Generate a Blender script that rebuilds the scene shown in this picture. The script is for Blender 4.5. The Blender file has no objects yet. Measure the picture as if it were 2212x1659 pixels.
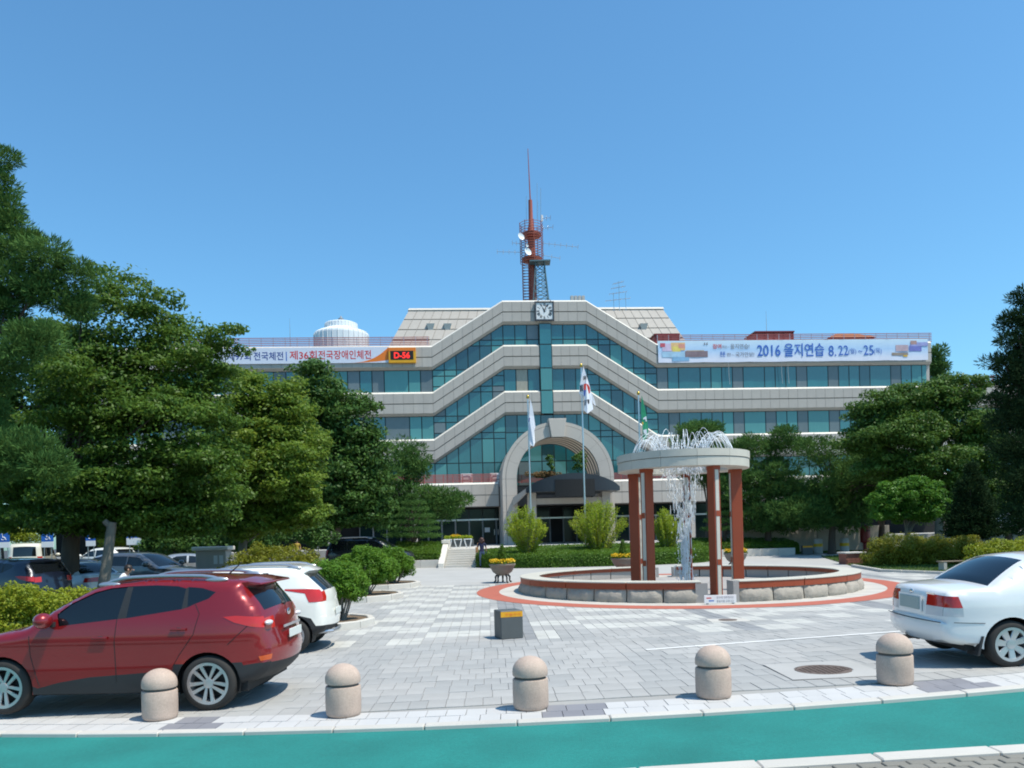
import bpy, bmesh, math, random
import numpy as np
from mathutils import Vector, Matrix
from mathutils.geometry import delaunay_2d_cdt, tessellate_polygon

sc = bpy.context.scene
COL = sc.collection
R = math.radians
PI = math.pi
# ------------------------------------------------------------------ camera, sky, sun, exposure
F, CX, CY, TH, CH = 1750.0, 1106.0, 1158.0, .027, 2.15      # focal length and horizon of the 2212 px wide photograph
cd = bpy.data.cameras.new('camera'); cam = bpy.data.objects.new('camera', cd); COL.objects.link(cam)
cd.sensor_width = 36; cd.lens = F / 2212 * 36; cd.clip_end = 3000; cd.clip_start = .1
cd.shift_y = (CY - 829.5) / 2212
cam.matrix_world = Matrix.Translation((0, 0, CH)) @ Matrix.Rotation(R(90), 4, 'X') @ Matrix.Rotation(-TH, 4, 'Z')
sc.camera = cam
SUN = Vector((.40, -.213, .89)).normalized()
w = bpy.data.worlds.new('World'); sc.world = w; w.use_nodes = True
nt = w.node_tree
sky = nt.nodes.new('ShaderNodeTexSky'); sky.sky_type = 'NISHITA'; sky.sun_disc = False
sky.sun_elevation = math.asin(SUN.z); sky.sun_rotation = math.atan2(SUN.x, SUN.y)
sky.air_density = 1.15; sky.dust_density = .9; sky.ozone_density = 3.2
bg = nt.nodes['Background']; bg.inputs[1].default_value = .14
tint = nt.nodes.new('ShaderNodeVectorMath'); tint.operation = 'MULTIPLY'; tint.inputs[1].default_value = (.61, 1.0, 1.13)      # the camera's cool rendering of the clear sky
nt.links.new(sky.outputs[0], tint.inputs[0]); nt.links.new(tint.outputs[0], bg.inputs[0])
sl = bpy.data.lights.new('sun', 'SUN'); sl.energy = 4.4; sl.angle = R(.5); sl.color = (1, .925, .80)
so = bpy.data.objects.new('sun', sl); COL.objects.link(so); so.rotation_euler = SUN.to_track_quat('Z', 'Y').to_euler(); so.location = (20, -10, 60)
sc.view_settings.view_transform = 'Standard'; sc.view_settings.look = 'None'; sc.view_settings.gamma = 1
sc.view_settings.use_curve_mapping = False; sc.view_settings.exposure = 0.30
sc.cycles.filter_width = 1.9; sc.cycles.max_bounces = 7; sc.cycles.transparent_max_bounces = 8

# ------------------------------------------------------------------ pixel -> place helpers (used once, to lay the place out)
def ray(x, y):
    u = x - CX; v = y - CY
    return (u - TH * v) / F, (v + TH * u) / F
def g(X, Y):            # the plaza: a gentle cross fall near the kerb, then a gentle climb towards the building
    z = .15 + min(max((Y - 20) * .0137, 0), .80)
    return z + .023 * min(max(X, -10), 10) * min(max((20 - Y) / 9, 0), 1)
def gp(x, y):
    a, d = ray(x, y); lo, hi = 2.0, 400.0
    for _ in range(60):
        Y = (lo + hi) / 2
        if CH - d * Y > g(a * Y, Y): lo = Y
        else: hi = Y
    return Vector((a * Y, Y, g(a * Y, Y)))
def P(x, y, Y):
    a, d = ray(x, y); return Vector((a * Y, Y, CH - d * Y))
PS = R(4.5)
OX, OY = ray(1179, 900)[0] * 72, 72.0
cP, sP = math.cos(PS), math.sin(PS)
def fl(S, d, z=0): return Vector((OX + S * cP - d * sP, OY + S * sP + d * cP, z))   # building frame: S along the facade, d behind it
def fac(x, y, dd=0):
    a, d = ray(x, y)
    S = (OX - dd * sP - a * (OY + dd * cP)) / (a * sP - cP)
    return S, CH - d * (OY + S * sP + dd * cP)

# ------------------------------------------------------------------ mesh builder
class MB:
    def __init__(s): s.v = []; s.f = []; s.m = []
    def add(s, vs, fs, mi=0):
        o = len(s.v); s.v += [tuple(p) for p in vs]; s.f += [tuple(i + o for i in q) for q in fs]; s.m += [mi] * len(fs); return s
    def box(s, x0, x1, y0, y1, z0, z1, mi=0):
        return s.add([(x0,y0,z0),(x1,y0,z0),(x1,y1,z0),(x0,y1,z0),(x0,y0,z1),(x1,y0,z1),(x1,y1,z1),(x0,y1,z1)],
                     [(3,2,1,0),(4,5,6,7),(0,1,5,4),(1,2,6,5),(2,3,7,6),(3,0,4,7)], mi)
    def poly(s, pts, mi=0): return s.add(pts, [tuple(range(len(pts)))], mi)
    def prism(s, pts, vec, mi=0):
        n = len(pts); vec = Vector(vec); a = [Vector(p) for p in pts]; b = [p + vec for p in a]
        return s.add(a + b, [tuple(range(n)), tuple(range(2 * n - 1, n - 1, -1))] + [(i, i + n, (i + 1) % n + n, (i + 1) % n) for i in range(n)], mi)
    def tube(s, p0, p1, r, n=6, r2=None, mi=0): return s.path([p0, p1], [r, r if r2 is None else r2], n, mi)
    def path(s, pts, r, n=6, mi=0, closed=False):
        pts = [Vector(p) for p in pts]; k = len(pts)
        rr = r if isinstance(r, (list, tuple)) else [r] * k
        vs = []; up = None
        for i in range(k):
            if closed: t = pts[(i + 1) % k] - pts[i - 1]
            else: t = pts[min(i + 1, k - 1)] - pts[max(i - 1, 0)]
            t = t.normalized() if t.length > 1e-9 else Vector((0, 0, 1))
            if up is None: up = Vector((0, 0, 1)) if abs(t.z) < .95 else Vector((1, 0, 0))
            a = t.cross(up)
            if a.length < 1e-4: a = t.cross(Vector((0, 1, 0)))
            a.normalize(); b = a.cross(t); up = b
            vs += [pts[i] + (a * math.cos(q) + b * math.sin(q)) * rr[i] for q in [2 * PI * j / n for j in range(n)]]
        fs = []
        for i in range(k if closed else k - 1):
            i2 = (i + 1) % k
            for j in range(n):
                fs.append((i * n + j, i * n + (j + 1) % n, i2 * n + (j + 1) % n, i2 * n + j))
        if not closed: fs += [tuple(range(n - 1, -1, -1)), tuple((k - 1) * n + j for j in range(n))]
        return s.add(vs, fs, mi)
    def lathe(s, prof, n=24, c=(0, 0, 0), mi=0, sx=1, sy=1, cap=True):
        vs = [(c[0] + r * math.cos(2 * PI * j / n) * sx, c[1] + r * math.sin(2 * PI * j / n) * sy, c[2] + z) for r, z in prof for j in range(n)]
        fs = [(i * n + j, i * n + (j + 1) % n, (i + 1) * n + (j + 1) % n, (i + 1) * n + j) for i in range(len(prof) - 1) for j in range(n)]
        if cap: fs += [tuple(range(n - 1, -1, -1)), tuple((len(prof) - 1) * n + j for j in range(n))]
        return s.add(vs, fs, mi)
    def ell(s, c, r, n=12, k=8, mi=0):
        pr = [(max(math.sin(PI * i / k), .001), -math.cos(PI * i / k)) for i in range(k + 1)]
        vs = [(c[0] + q * math.cos(2 * PI * j / n) * r[0], c[1] + q * math.sin(2 * PI * j / n) * r[1], c[2] + z * r[2]) for q, z in pr for j in range(n)]
        return s.add(vs, [(i * n + j, i * n + (j + 1) % n, (i + 1) * n + (j + 1) % n, (i + 1) * n + j) for i in range(k) for j in range(n)], mi)
    def build(s, name, mat=None, parent=None, smooth=False, loc=None, bevel=0, ang=40):
        me = bpy.data.meshes.new(name); me.from_pydata(s.v, [], s.f)
        return finish(me, name, mat, parent, smooth, loc, bevel, s.m, ang)
def finish(me, name, mat, parent=None, smooth=False, loc=None, bevel=0, mi=None, ang=40):
    mats = mat if isinstance(mat, (list, tuple)) else [mat]
    for x in mats:
        if x: me.materials.append(x)
    if mi and len(mats) > 1: me.polygons.foreach_set('material_index', mi)
    if bevel:
        bm = bmesh.new(); bm.from_mesh(me); bmesh.ops.remove_doubles(bm, verts=bm.verts, dist=1e-5)
        bmesh.ops.recalc_face_normals(bm, faces=bm.faces)
        ed = [e for e in bm.edges if len(e.link_faces) == 2 and e.calc_face_angle(0) > .6]
        bmesh.ops.bevel(bm, geom=ed, offset=bevel, segments=2 if smooth else 1, affect='EDGES', profile=.6, clamp_overlap=True)
        bm.to_mesh(me); bm.free()
    if smooth:
        me.polygons.foreach_set('use_smooth', [True] * len(me.polygons))
        if ang < 170: me.set_sharp_from_angle(angle=R(ang))
    me.update()
    o = bpy.data.objects.new(name, me); COL.objects.link(o)
    if parent is not None: o.parent = parent
    if loc is not None: o.location = loc
    return o
def empty(name, loc=(0, 0, 0), rz=0):
    o = bpy.data.objects.new(name, None); COL.objects.link(o); o.location = loc; o.rotation_euler = (0, 0, rz); o.empty_display_size = .2; return o
def tag(o, label, cat, group=None):
    o['label'] = label; o['category'] = cat
    if group: o['group'] = group
    return o
def thing(name, label, cat, loc=(0, 0, 0), rz=0, group=None): return tag(empty(name, loc, rz), label, cat, group)
def struct(o): o['kind'] = 'structure'; return o
def stuff(o): o['kind'] = 'stuff'; return o
def kids(o): return [c for c in ALLKIDS.get(o.name, [])]
def dup(root, loc, rz=None, label=None, scale=None):
    m = {}
    def cp(o, par):
        c = o.copy(); COL.objects.link(c); m[o] = c
        if par is not None: c.parent = par
        for ch in o.children: cp(ch, c)
        return c
    r = cp(root, None); r.location = loc
    if rz is not None: r.rotation_euler = (0, 0, rz)
    if label: r['label'] = label
    if scale: r.scale = (scale,) * 3
    return r

# ------------------------------------------------------------------ materials
def M(name, col, rough=.6, metal=0, bump=0, bscale=40, var=0, vscale=3, coat=0, spec=.5, island=0, emit=None, trans=0, ior=1.45, dirt=0, stretch=None, dscale=90):
    m = bpy.data.materials.new(name); m.use_nodes = True; t = m.node_tree; N = t.nodes; L = t.links
    b = N['Principled BSDF']; b.inputs['Roughness'].default_value = rough; b.inputs['Metallic'].default_value = metal
    b.inputs['Base Color'].default_value = (*col, 1); b.inputs['Coat Weight'].default_value = coat; b.inputs['Coat Roughness'].default_value = .03
    b.inputs['Specular IOR Level'].default_value = spec; b.inputs['IOR'].default_value = ior; b.inputs['Transmission Weight'].default_value = trans
    src = None
    tc = N.new('ShaderNodeTexCoord')
    vec = tc.outputs['Object']
    if stretch:
        mp = N.new('ShaderNodeMapping'); mp.inputs['Scale'].default_value = stretch; L.new(vec, mp.inputs[0]); vec = mp.outputs[0]
    def mixv(inp, fac_out, lo, hi):      # multiply brightness by a factor lo..hi
        mr = N.new('ShaderNodeMapRange'); mr.inputs[3].default_value = lo; mr.inputs[4].default_value = hi; L.new(fac_out, mr.inputs[0])
        vm = N.new('ShaderNodeVectorMath'); vm.operation = 'SCALE'
        if inp is None: vm.inputs[0].default_value = col
        else: L.new(inp, vm.inputs[0])
        L.new(mr.outputs[0], vm.inputs['Scale']); return vm.outputs[0]
    if var:
        nz = N.new('ShaderNodeTexNoise'); nz.inputs['Scale'].default_value = vscale; nz.inputs['Detail'].default_value = 6; nz.inputs['Roughness'].default_value = .65
        L.new(vec, nz.inputs['Vector']); src = mixv(src, nz.outputs[0], 1 - var, 1 + var)
    if island:
        ge = N.new('ShaderNodeNewGeometry'); src = mixv(src, ge.outputs['Random Per Island'], 1 - island, 1 + island)
        oi = N.new('ShaderNodeObjectInfo'); src = mixv(src, oi.outputs['Random'], 1 - island * .6, 1 + island * .6)
    if dirt:
        nz = N.new('ShaderNodeTexNoise'); nz.inputs['Scale'].default_value = .9; nz.inputs['Detail'].default_value = 8
        L.new(vec, nz.inputs['Vector']); src = mixv(src, nz.outputs[0], 1 - dirt, 1 + dirt * .5)
        nz = N.new('ShaderNodeTexNoise'); nz.inputs['Scale'].default_value = dscale; nz.inputs['Detail'].default_value = 3
        L.new(vec, nz.inputs['Vector']); src = mixv(src, nz.outputs[0], 1 - dirt * .7, 1 + dirt * .7)
    if src is not None: L.new(src, b.inputs['Base Color'])
    if bump:
        nz = N.new('ShaderNodeTexNoise'); nz.inputs['Scale'].default_value = bscale; nz.inputs['Detail'].default_value = 5
        L.new(vec, nz.inputs['Vector']); bp = N.new('ShaderNodeBump'); bp.inputs['Strength'].default_value = bump; bp.inputs['Distance'].default_value = .02
        L.new(nz.outputs[0], bp.inputs['Height']); L.new(bp.outputs[0], b.inputs['Normal'])
    if emit: b.inputs['Emission Color'].default_value = (*emit[0], 1); b.inputs['Emission Strength'].default_value = emit[1]
    return m
def LEAF(name, c1, c2, trans=.3, rough=.5, spec=.25):
    m = bpy.data.materials.new(name); m.use_nodes = True; t = m.node_tree; N = t.nodes; L = t.links
    b = N['Principled BSDF']; b.inputs['Roughness'].default_value = rough; b.inputs['Specular IOR Level'].default_value = spec
    ge = N.new('ShaderNodeNewGeometry'); tc = N.new('ShaderNodeTexCoord')
    nz = N.new('ShaderNodeTexNoise'); nz.inputs['Scale'].default_value = .55; nz.inputs['Detail'].default_value = 3; L.new(tc.outputs['Object'], nz.inputs['Vector'])
    ad = N.new('ShaderNodeMath'); ad.operation = 'MULTIPLY_ADD'; ad.inputs[1].default_value = .55; L.new(ge.outputs['Random Per Island'], ad.inputs[0])
    sb = N.new('ShaderNodeMath'); sb.operation = 'MULTIPLY_ADD'; sb.inputs[1].default_value = 1.3; sb.inputs[2].default_value = -.42; L.new(nz.outputs[0], sb.inputs[0]); L.new(sb.outputs[0], ad.inputs[2])
    mx = N.new('ShaderNodeMix'); mx.data_type = 'RGBA'; mx.clamp_factor = True; L.new(ad.outputs[0], mx.inputs[0])
    mx.inputs[6].default_value = (*c1, 1); mx.inputs[7].default_value = (*c2, 1); L.new(mx.outputs[2], b.inputs['Base Color'])
    tr = N.new('ShaderNodeBsdfTranslucent'); ms = N.new('ShaderNodeMixShader'); ms.inputs[0].default_value = trans
    hs = N.new('ShaderNodeHueSaturation'); hs.inputs['Hue'].default_value = .48; hs.inputs['Value'].default_value = 1.5; L.new(mx.outputs[2], hs.inputs['Color']); L.new(hs.outputs[0], tr.inputs[0])
    out = N['Material Output']; L.new(b.outputs[0], ms.inputs[1]); L.new(tr.outputs[0], ms.inputs[2]); L.new(ms.outputs[0], out.inputs[0])
    return m
m_stone = M('granite cladding', (.43, .392, .35), .62, var=.16, vscale=1.6, bump=.05, bscale=60, island=.05, stretch=(1.5, 1.5, .3))
m_stone_lt = M('pale and sunlit coping stone', (.66, .62, .55), .55, var=.08, vscale=2)  # lighter than the cladding: sun on the band tops put into the colour
m_stone_joint = M('dark joint', (.13, .12, .11), .9)
m_stone_bed = M('panel joint', (.27, .25, .225), .9)
m_arch = M('pinkish arch granite', (.50, .445, .39), .6, var=.06, vscale=1.5, bump=.04, island=.03)
m_frame = M('dark window frame', (.012, .022, .024), .4)
m_glass = M('teal window glass', (.018, .115, .125), .06, spec=.9, ior=1.6, var=.35, vscale=.5, island=.22)  # colour noise imitates varied reflections in the panes
m_glass_lt = M('teal glass over pale blind', (.075, .24, .235), .08, spec=.8, var=.15, vscale=.6, island=.15, stretch=(3, 1, .3))
m_glass_bk = M('dark teal glass', (.012, .055, .065), .05, spec=.9, ior=1.6, island=.3)
m_blind = M('grey roller blind behind glass', (.13, .16, .17), .15, spec=.6, var=.15, vscale=2, island=.15)
m_curtain = M('beige curtain behind glass', (.33, .31, .25), .25, var=.35, vscale=3, stretch=(4, 1, .6))
m_door = M('dark door glass', (.008, .022, .022), .12, spec=.3)
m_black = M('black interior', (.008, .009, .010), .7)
m_slate = M('dark slate canopy metal', (.028, .034, .042), .38, var=.1)
m_redrail = M('red painted rail', (.38, .085, .075), .5)
m_steel = M('bright steel', (.55, .56, .57), .3, metal=.9)
m_grey = M('grey metal', (.28, .29, .30), .5, metal=.3)
m_white = M('white paint', (.74, .74, .73), .4)
m_redtower = M('red oxide tower paint', (.34, .085, .055), .55, var=.15, vscale=5)
m_tealtower = M('teal lattice paint', (.10, .17, .19), .5)
m_tank = M('white tank panels', (.70, .74, .76), .35, var=.08)
m_bannerL = M('pale banner cloth', (.62, .66, .76), .7, var=.04)
m_bannerR = M('light blue banner cloth', (.60, .73, .86), .7, var=.05, vscale=.4)
m_ink_blue = M('blue ink', (.035, .13, .48), .6)
m_ink_navy = M('navy ink', (.02, .05, .25), .6)
m_ink_red = M('red ink', (.58, .03, .03), .6)
m_ink_grey = M('grey ink', (.16, .17, .22), .6)
m_orange = M('orange sign paint', (.75, .19, .02), .5)
m_amber = M('amber sign paint', (.68, .33, .012), .5, var=.1)
m_led = M('led red', (.3, .01, .01), .5, emit=((1, .03, .02), 1.1))
m_pink = M('rough pink granite', (.50, .385, .315), .75, var=.20, vscale=7, bump=.3, bscale=90, dirt=.30, dscale=60)
m_rough = M('rock faced granite', (.36, .325, .275), .85, var=.18, vscale=5, bump=.9, bscale=14, dirt=.2)
m_rough_in = M('sawn pool granite', (.33, .31, .29), .7, var=.1, vscale=3, bump=.05, island=.06)
m_terra = M('terracotta red tile', (.275, .052, .017), .45, var=.14, vscale=4, dirt=.12)
m_cream = M('cream fountain stone', (.52, .50, .43), .6, var=.12, vscale=3, dirt=.12)
m_teal_path = M('teal rubber path', (.013, .20, .178), .9, var=.22, vscale=1.1, bump=.5, bscale=120, dirt=.34, dscale=34)
m_kerb = M('kerb granite', (.50, .475, .43), .75, var=.12, vscale=2, dirt=.15, island=.06)
m_tile_w = M('white granite tile', (.50, .495, .485), .65, var=.07, dirt=.14, island=.07)
m_tile_d = M('dark grey tile', (.215, .215, .235), .7, var=.10, dirt=.12, island=.10)
m_pav = M('light grey paver', (.375, .37, .355), .75, var=.08, dirt=.2, island=.06)
m_pav2 = M('mid grey paver', (.34, .34, .33), .75, var=.08, dirt=.2, island=.06)
m_pavw = M('off white paver', (.49, .485, .45), .75, var=.07, dirt=.16, island=.05)
m_pavd = M('bluish dark paver', (.245, .25, .255), .75, var=.08, dirt=.12, island=.08)
m_mortar = M('sandy joint', (.33, .325, .31), .95, dirt=.15)
m_road = M('pale concrete drive', (.40, .395, .38), .85, var=.10, vscale=.6, dirt=.15)
m_asphalt = M('asphalt', (.062, .064, .068), .9, var=.2, vscale=.5, bump=.2, bscale=150)
m_brick = M('olive grey sidewalk brick', (.19, .18, .155), .85, var=.15, dirt=.15, island=.18)
m_redring = M('red ring paving', (.40, .115, .075), .85, var=.1, dirt=.12)
m_soil = M('soil', (.15, .105, .065), .95, var=.3, vscale=6, bump=.5)
m_lawn = M('lawn soil', (.045, .075, .022), .95, var=.35, vscale=3)
m_bark = M('bark', (.085, .065, .05), .9, var=.3, vscale=4, bump=.8, bscale=18, stretch=(3, 3, .6))
m_bark_g = M('grey bark', (.17, .155, .13), .9, var=.25, vscale=4, bump=.6, bscale=18)
m_stem = M('pale stem', (.24, .21, .15), .9)
m_pot = M('weathered stone pot', (.20, .175, .15), .7, var=.2, vscale=3, bump=.2)
m_potleg = M('dark iron leg', (.07, .065, .06), .6)
m_box = M('dark granite block', (.085, .094, .095), .55, var=.12, vscale=5, dirt=.12)
m_yellow = M('yellow band paint', (.72, .42, .02), .5)
m_concrete = M('concrete post', (.47, .46, .43), .8, var=.1)
m_iron = M('rusty iron cover', (.16, .12, .10), .7, var=.3, vscale=12, bump=.6, bscale=60, metal=.3)
m_gold = M('gilded finial', (.55, .38, .08), .3, metal=.9)
m_pole = M('flagpole steel', (.62, .63, .65), .28, metal=.8)
m_cloth = M('white flag cloth', (.74, .75, .80), .75, var=.05, vscale=3)
m_cloth_g = M('green flag cloth', (.012, .24, .12), .7, var=.1)
m_flagblack = M('flag black', (.015, .015, .02), .7); m_flagred = M('flag red', (.65, .05, .03), .7); m_flagblue = M('flag blue', (.03, .07, .35), .7)
m_signblue = M('sign blue', (.02, .12, .45), .4)
m_skin = M('skin', (.46, .25, .17), .55); m_hair = M('dark hair', (.02, .014, .012), .5); m_hairb = M('brown hair', (.06, .025, .02), .5)
m_navy = M('navy fabric', (.018, .022, .06), .8); m_denim = M('blue trousers', (.07, .10, .17), .8); m_shirt = M('white shirt', (.72, .72, .74), .8); m_khaki = M('dark trousers', (.05, .05, .055), .8)
m_ochre = M('ochre shirt', (.42, .30, .05), .8); m_tan = M('tan leather', (.32, .17, .07), .6)
m_bench = M('weathered timber', (.20, .165, .125), .8, var=.2)
m_postbox = M('dark red enamel', (.20, .016, .016), .35)
m_redbrick = M('red brick', (.26, .10, .07), .85, var=.2, vscale=8)
m_copper = M('brown roof tile', (.33, .13, .05), .7, var=.15)
# foliage
l_zelk = LEAF('zelkova leaf', (0.034, 0.088, 0.012), (0.115, 0.205, 0.028), .36)
l_pod = LEAF('podded tree leaf', (0.062, 0.135, 0.014), (0.2, 0.285, 0.042), .40)
l_dark = LEAF('dark broadleaf', (0.028, 0.082, 0.016), (0.085, 0.165, 0.03), .25)
l_pine = LEAF('pine needle', (.034, .092, .026), (.11, .205, .05), .15, .75, .06)
l_pinel = LEAF('lit pine needle', (0.029, 0.088, 0.023), (0.091, 0.189, 0.047), .18, .75, .06)
l_maple = LEAF('maple leaf', (0.036, 0.092, 0.015), (0.105, 0.195, 0.032), .3)
l_topi = LEAF('topiary leaf', (0.036, 0.12, 0.012), (0.105, 0.245, 0.026), .3)
l_conif = LEAF('dark conifer', (0.012, 0.031, 0.013), (0.034, 0.067, 0.024), .1, .75, .06)
l_spread = LEAF('spreading shrub leaf', (0.05, 0.14, 0.012), (0.15, 0.285, 0.03), .32)
l_azal = LEAF('azalea leaf', (0.14, 0.205, 0.014), (0.33, 0.36, 0.03), .36)
l_azald = LEAF('olive azalea leaf', (0.115, 0.145, 0.014), (0.26, 0.26, 0.026), .32)
l_hedge = LEAF('hedge leaf', (0.040, 0.105, 0.010), (0.110, 0.205, 0.022), .34)
l_fors = LEAF('forsythia leaf', (0.17, 0.27, 0.018), (0.4, 0.46, 0.045), .46)
l_flower = LEAF('yellow flower', (0.600, 0.380, 0.010), (0.800, 0.580, 0.030), .2)
l_grass = LEAF('grass blade', (0.035, 0.080, 0.010), (0.100, 0.170, 0.022), .3)
# ================================================================== GROUND
rnd = random.Random(7)
def gz(x, y, dz): return (x, y, g(x, y) + dz)
def sheet(name, x0, x1, ys, mat, dz, nx=1):
    b = MB()
    xs = [x0 + (x1 - x0) * i / nx for i in range(nx + 1)]
    for i in range(nx):
        for a, c in zip(ys, ys[1:]): b.poly([gz(xs[i], a, dz), gz(xs[i + 1], a, dz), gz(xs[i + 1], c, dz), gz(xs[i], c, dz)])
    return struct(b.build(name, mat))
def psheet(name, pts, mat, dz):          # polygon lying on the slope beyond the fold
    b = MB(); b.poly([gz(p[0], p[1], dz) for p in pts]); return struct(b.build(name, mat))
gb_ = MB(); gx = [-700, -60, -10, -6, -2, 2, 6, 10, 60, 700]; gy = [-60, 4, 8, 11, 13, 15, 17, 20, 50, 80, 1300]
gb_.add([gz(x, y, -.09) for x in gx for y in gy], [(i * len(gy) + j, (i + 1) * len(gy) + j, (i + 1) * len(gy) + j + 1, i * len(gy) + j + 1) for i in range(len(gx) - 1) for j in range(len(gy) - 1)])
struct(gb_.build('ground', m_asphalt))
# fitted edge curves of the cycle path, its kerb and the border tiles
def fitc(pts): 
    q = [gp(*p) for p in pts]; return np.polyfit([p.x for p in q], [p.y for p in q], 2)
c_far = fitc([(0,1587),(271,1583),(847,1573.7),(1016,1568),(1694,1528),(1830,1516),(2212,1488.7)])
c_near = fitc([(1390,1659),(1650,1643),(1912,1626.5),(2212,1609)])
YF = lambda x: float(np.polyval(c_far, max(min(x, 8.5), -8.5))) + (0 if abs(x) < 8.5 else (x - math.copysign(8.5, x)) * (.12 if x > 0 else .0))
c_nl = np.polyfit([gp(*p).x for p in ((1390,1659),(1650,1643),(1912,1626.5),(2212,1609))], [gp(*p).y for p in ((1390,1659),(1650,1643),(1912,1626.5),(2212,1609))], 1)
YN = lambda x: float(np.polyval(c_nl, x))
def strip(name, fa, fb, za, zb, mat, x0=-16, x1=16, n=64):
    b = MB()
    for i in range(n):
        a, c = x0 + (x1 - x0) * i / n, x0 + (x1 - x0) * (i + 1) / n
        b.poly([gz(a, fa(a), za), gz(c, fa(c), za), gz(c, fb(c), zb), gz(a, fb(a), zb)])
    return b
cyc = struct(strip('cycle_path', lambda x: YN(x) - .02, lambda x: YF(x) + .02, -.035, -.035, m_teal_path).build('cycle_path', m_teal_path))
def kerb_line(name, fa, w, ztop, x0, x1, step, mat):
    root = struct(empty(name, (0, fa(0), 0)))
    x = x0
    while x < x1:
        a, c = x + .004, x + step - .004
        b = MB(); dz = rnd.uniform(-.003, .003)
        b.prism([gz(a, fa(a), -.12), gz(c, fa(c), -.12), gz(c, fa(c), ztop + dz), gz(a, fa(a), ztop + dz)], (0, w, 0))
        b.v = [(p[0], p[1] - fa(0), p[2]) for p in b.v]
        b.build('kerb_stone', m_kerb, root, bevel=.012); x += step
    return root
kerb_line('far_kerb', lambda x: YF(x), .15, .012, -8, 10, 1.0, m_kerb)
kerb_line('near_kerb', lambda x: YN(x) - .20, .20, .012, -1, 9, 1.0, m_kerb)
# sidewalk bricks in the lower corner
sw = struct(empty('sidewalk', (4, YN(4) - .5, 0)))
b = MB()
strip_b = strip('x', lambda x: YN(x) - 2.5, lambda x: YN(x) - .202, -.03, -.03, m_mortar); 
strip_b.v = [(p[0] - 4, p[1] - YN(4) + .5, p[2]) for p in strip_b.v]; strip_b.build('brick_bed', m_mortar, sw)
bricks = []
for i in range(5):
    for j in range(-4, 36):
        x = j * .205 + (i % 2) * .1
        bricks.append((x, YN(x) - .215 - .105 * i))
me0 = MB().box(-.098, .098, -.1, 0, -.03, 0).build('brick', m_brick, sw, bevel=.006)
first = True
for k, (x, y) in enumerate(bricks):
    o = me0 if first else me0.copy()
    if not first: COL.objects.link(o)
    first = False
    o.location = (x - 4, y - YN(4) + .5, g(x, y) + rnd.uniform(-.012, -.006)); o.rotation_euler = (0, 0, math.atan((YN(x + .1) - YN(x - .1)) / .2))
# --- border of white tiles
YT0 = lambda x: YF(x) + .155
YT1 = lambda x: YF(x) + .155 + .66
band = struct(empty('tile_border', (0, YT0(0), 0)))
sb = strip('x', YT0, YT1, -.02, -.02, m_mortar); sb.v = [(p[0], p[1] - YT0(0), p[2]) for p in sb.v]; sb.build('tile_bed', m_mortar, band)
darks = [gp(415, 1560).x, gp(1242, 1537).x, gp(2045, 1480).x]
hw = [.33, .36, .42]
for r in range(2):
    x = -8.0
    while x < 10:
        xc = x + .115
        dk = any(abs(xc - d + .06 * (r - .5)) < h for d, h in zip(darks, hw))
        a, c = x + .004, x + .226
        lo = lambda q: YT0(q) + r * .33 + .004 - YT0(0); hi = lambda q: YT0(q) + (r + 1) * .33 - .004 - YT0(0)
        dz = rnd.uniform(-.002, .002)
        sx = .06 * r
        MB().prism([(q_ + sx, f_(q_), g(q_ + sx, f_(q_) + YT0(0)) + dz) for q_, f_ in ((a, lo), (c, lo), (c, hi), (a, hi))], (0, 0, -.03)).build('tile', m_tile_d if dk else m_tile_w, band)
        x += .23
# --- plaza pavers
PA = R(1.7); ca, sa = math.cos(PA), math.sin(PA)
def pq(p, q): return (p * ca - q * sa, p * sa + q * ca)
plaza = struct(empty('plaza', (0, 14, 0)))
pz = MB(); gx = [-9 + .5 * k for k in range(57)]; gy = [9.4, 11, 12.5, 14, 16, 18, 20, 26, 33]
def ylow(x, y): return max(y, YT1(x) - .04)
pz.add([(x, ylow(x, y) - 14, g(x, ylow(x, y)) - .014) for x in gx for y in gy], [(i * 9 + j, (i + 1) * 9 + j, (i + 1) * 9 + j + 1, i * 9 + j + 1) for i in range(56) for j in range(8)])
pz.build('mortar_bed', m_mortar, plaza)
PC = ray(1474, 1150)[0] * 27.7
POOL = Vector((PC, 27.7, g(PC, 27.7)))
PM = [m_pav, m_pav2, m_pavw, m_pavd]
stf = MB(); single = []
isl_c = [gp(735, 1356), gp(795, 1287), gp(850, 1264)]
def hashv(i, j): return (math.sin(i * 127.1 + j * 311.7) * 43758.5453) % 1
def put(p0, p1, q0, q1, mi, clip=True):
    pts = [pq(p0, q0), pq(p1, q0), pq(p1, q1), pq(p0, q1)]
    cx_, cy_ = sum(p[0] for p in pts) / 4, sum(p[1] for p in pts) / 4
    rr = math.hypot(cx_ - POOL.x, cy_ - POOL.y)
    if rr < 6.85: return
    lowcut = False
    if clip:
        npts = []
        for (x, y) in pts:
            m = YT1(x) + .006
            if y < m: y = m; lowcut = True
            npts.append((x, y))
        if min(npts[3][1] - npts[0][1], npts[2][1] - npts[1][1]) < .015: return
        pts = npts
    dz = rnd.uniform(-.003, .001); tl = rnd.uniform(-.002, .002)
    top = [(x, y - 14, g(x, y) + dz + (tl if k in (0, 3) else -tl)) for k, (x, y) in enumerate(pts)]
    if not lowcut and cy_ < 13.2 and -3.6 < cx_ < 7.2: single.append((cy_, top, mi)); return
    emit_paver(stf, top, mi)
def emit_paver(b, top, mi):
    bot = [(x, y, z - .02) for x, y, z in top]
    b.add(top + bot, [(0, 1, 2, 3), (0, 4, 5, 1), (1, 5, 6, 2), (2, 6, 7, 3), (3, 7, 4, 0)], mi)
q = 9.7; row = 0
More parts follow.
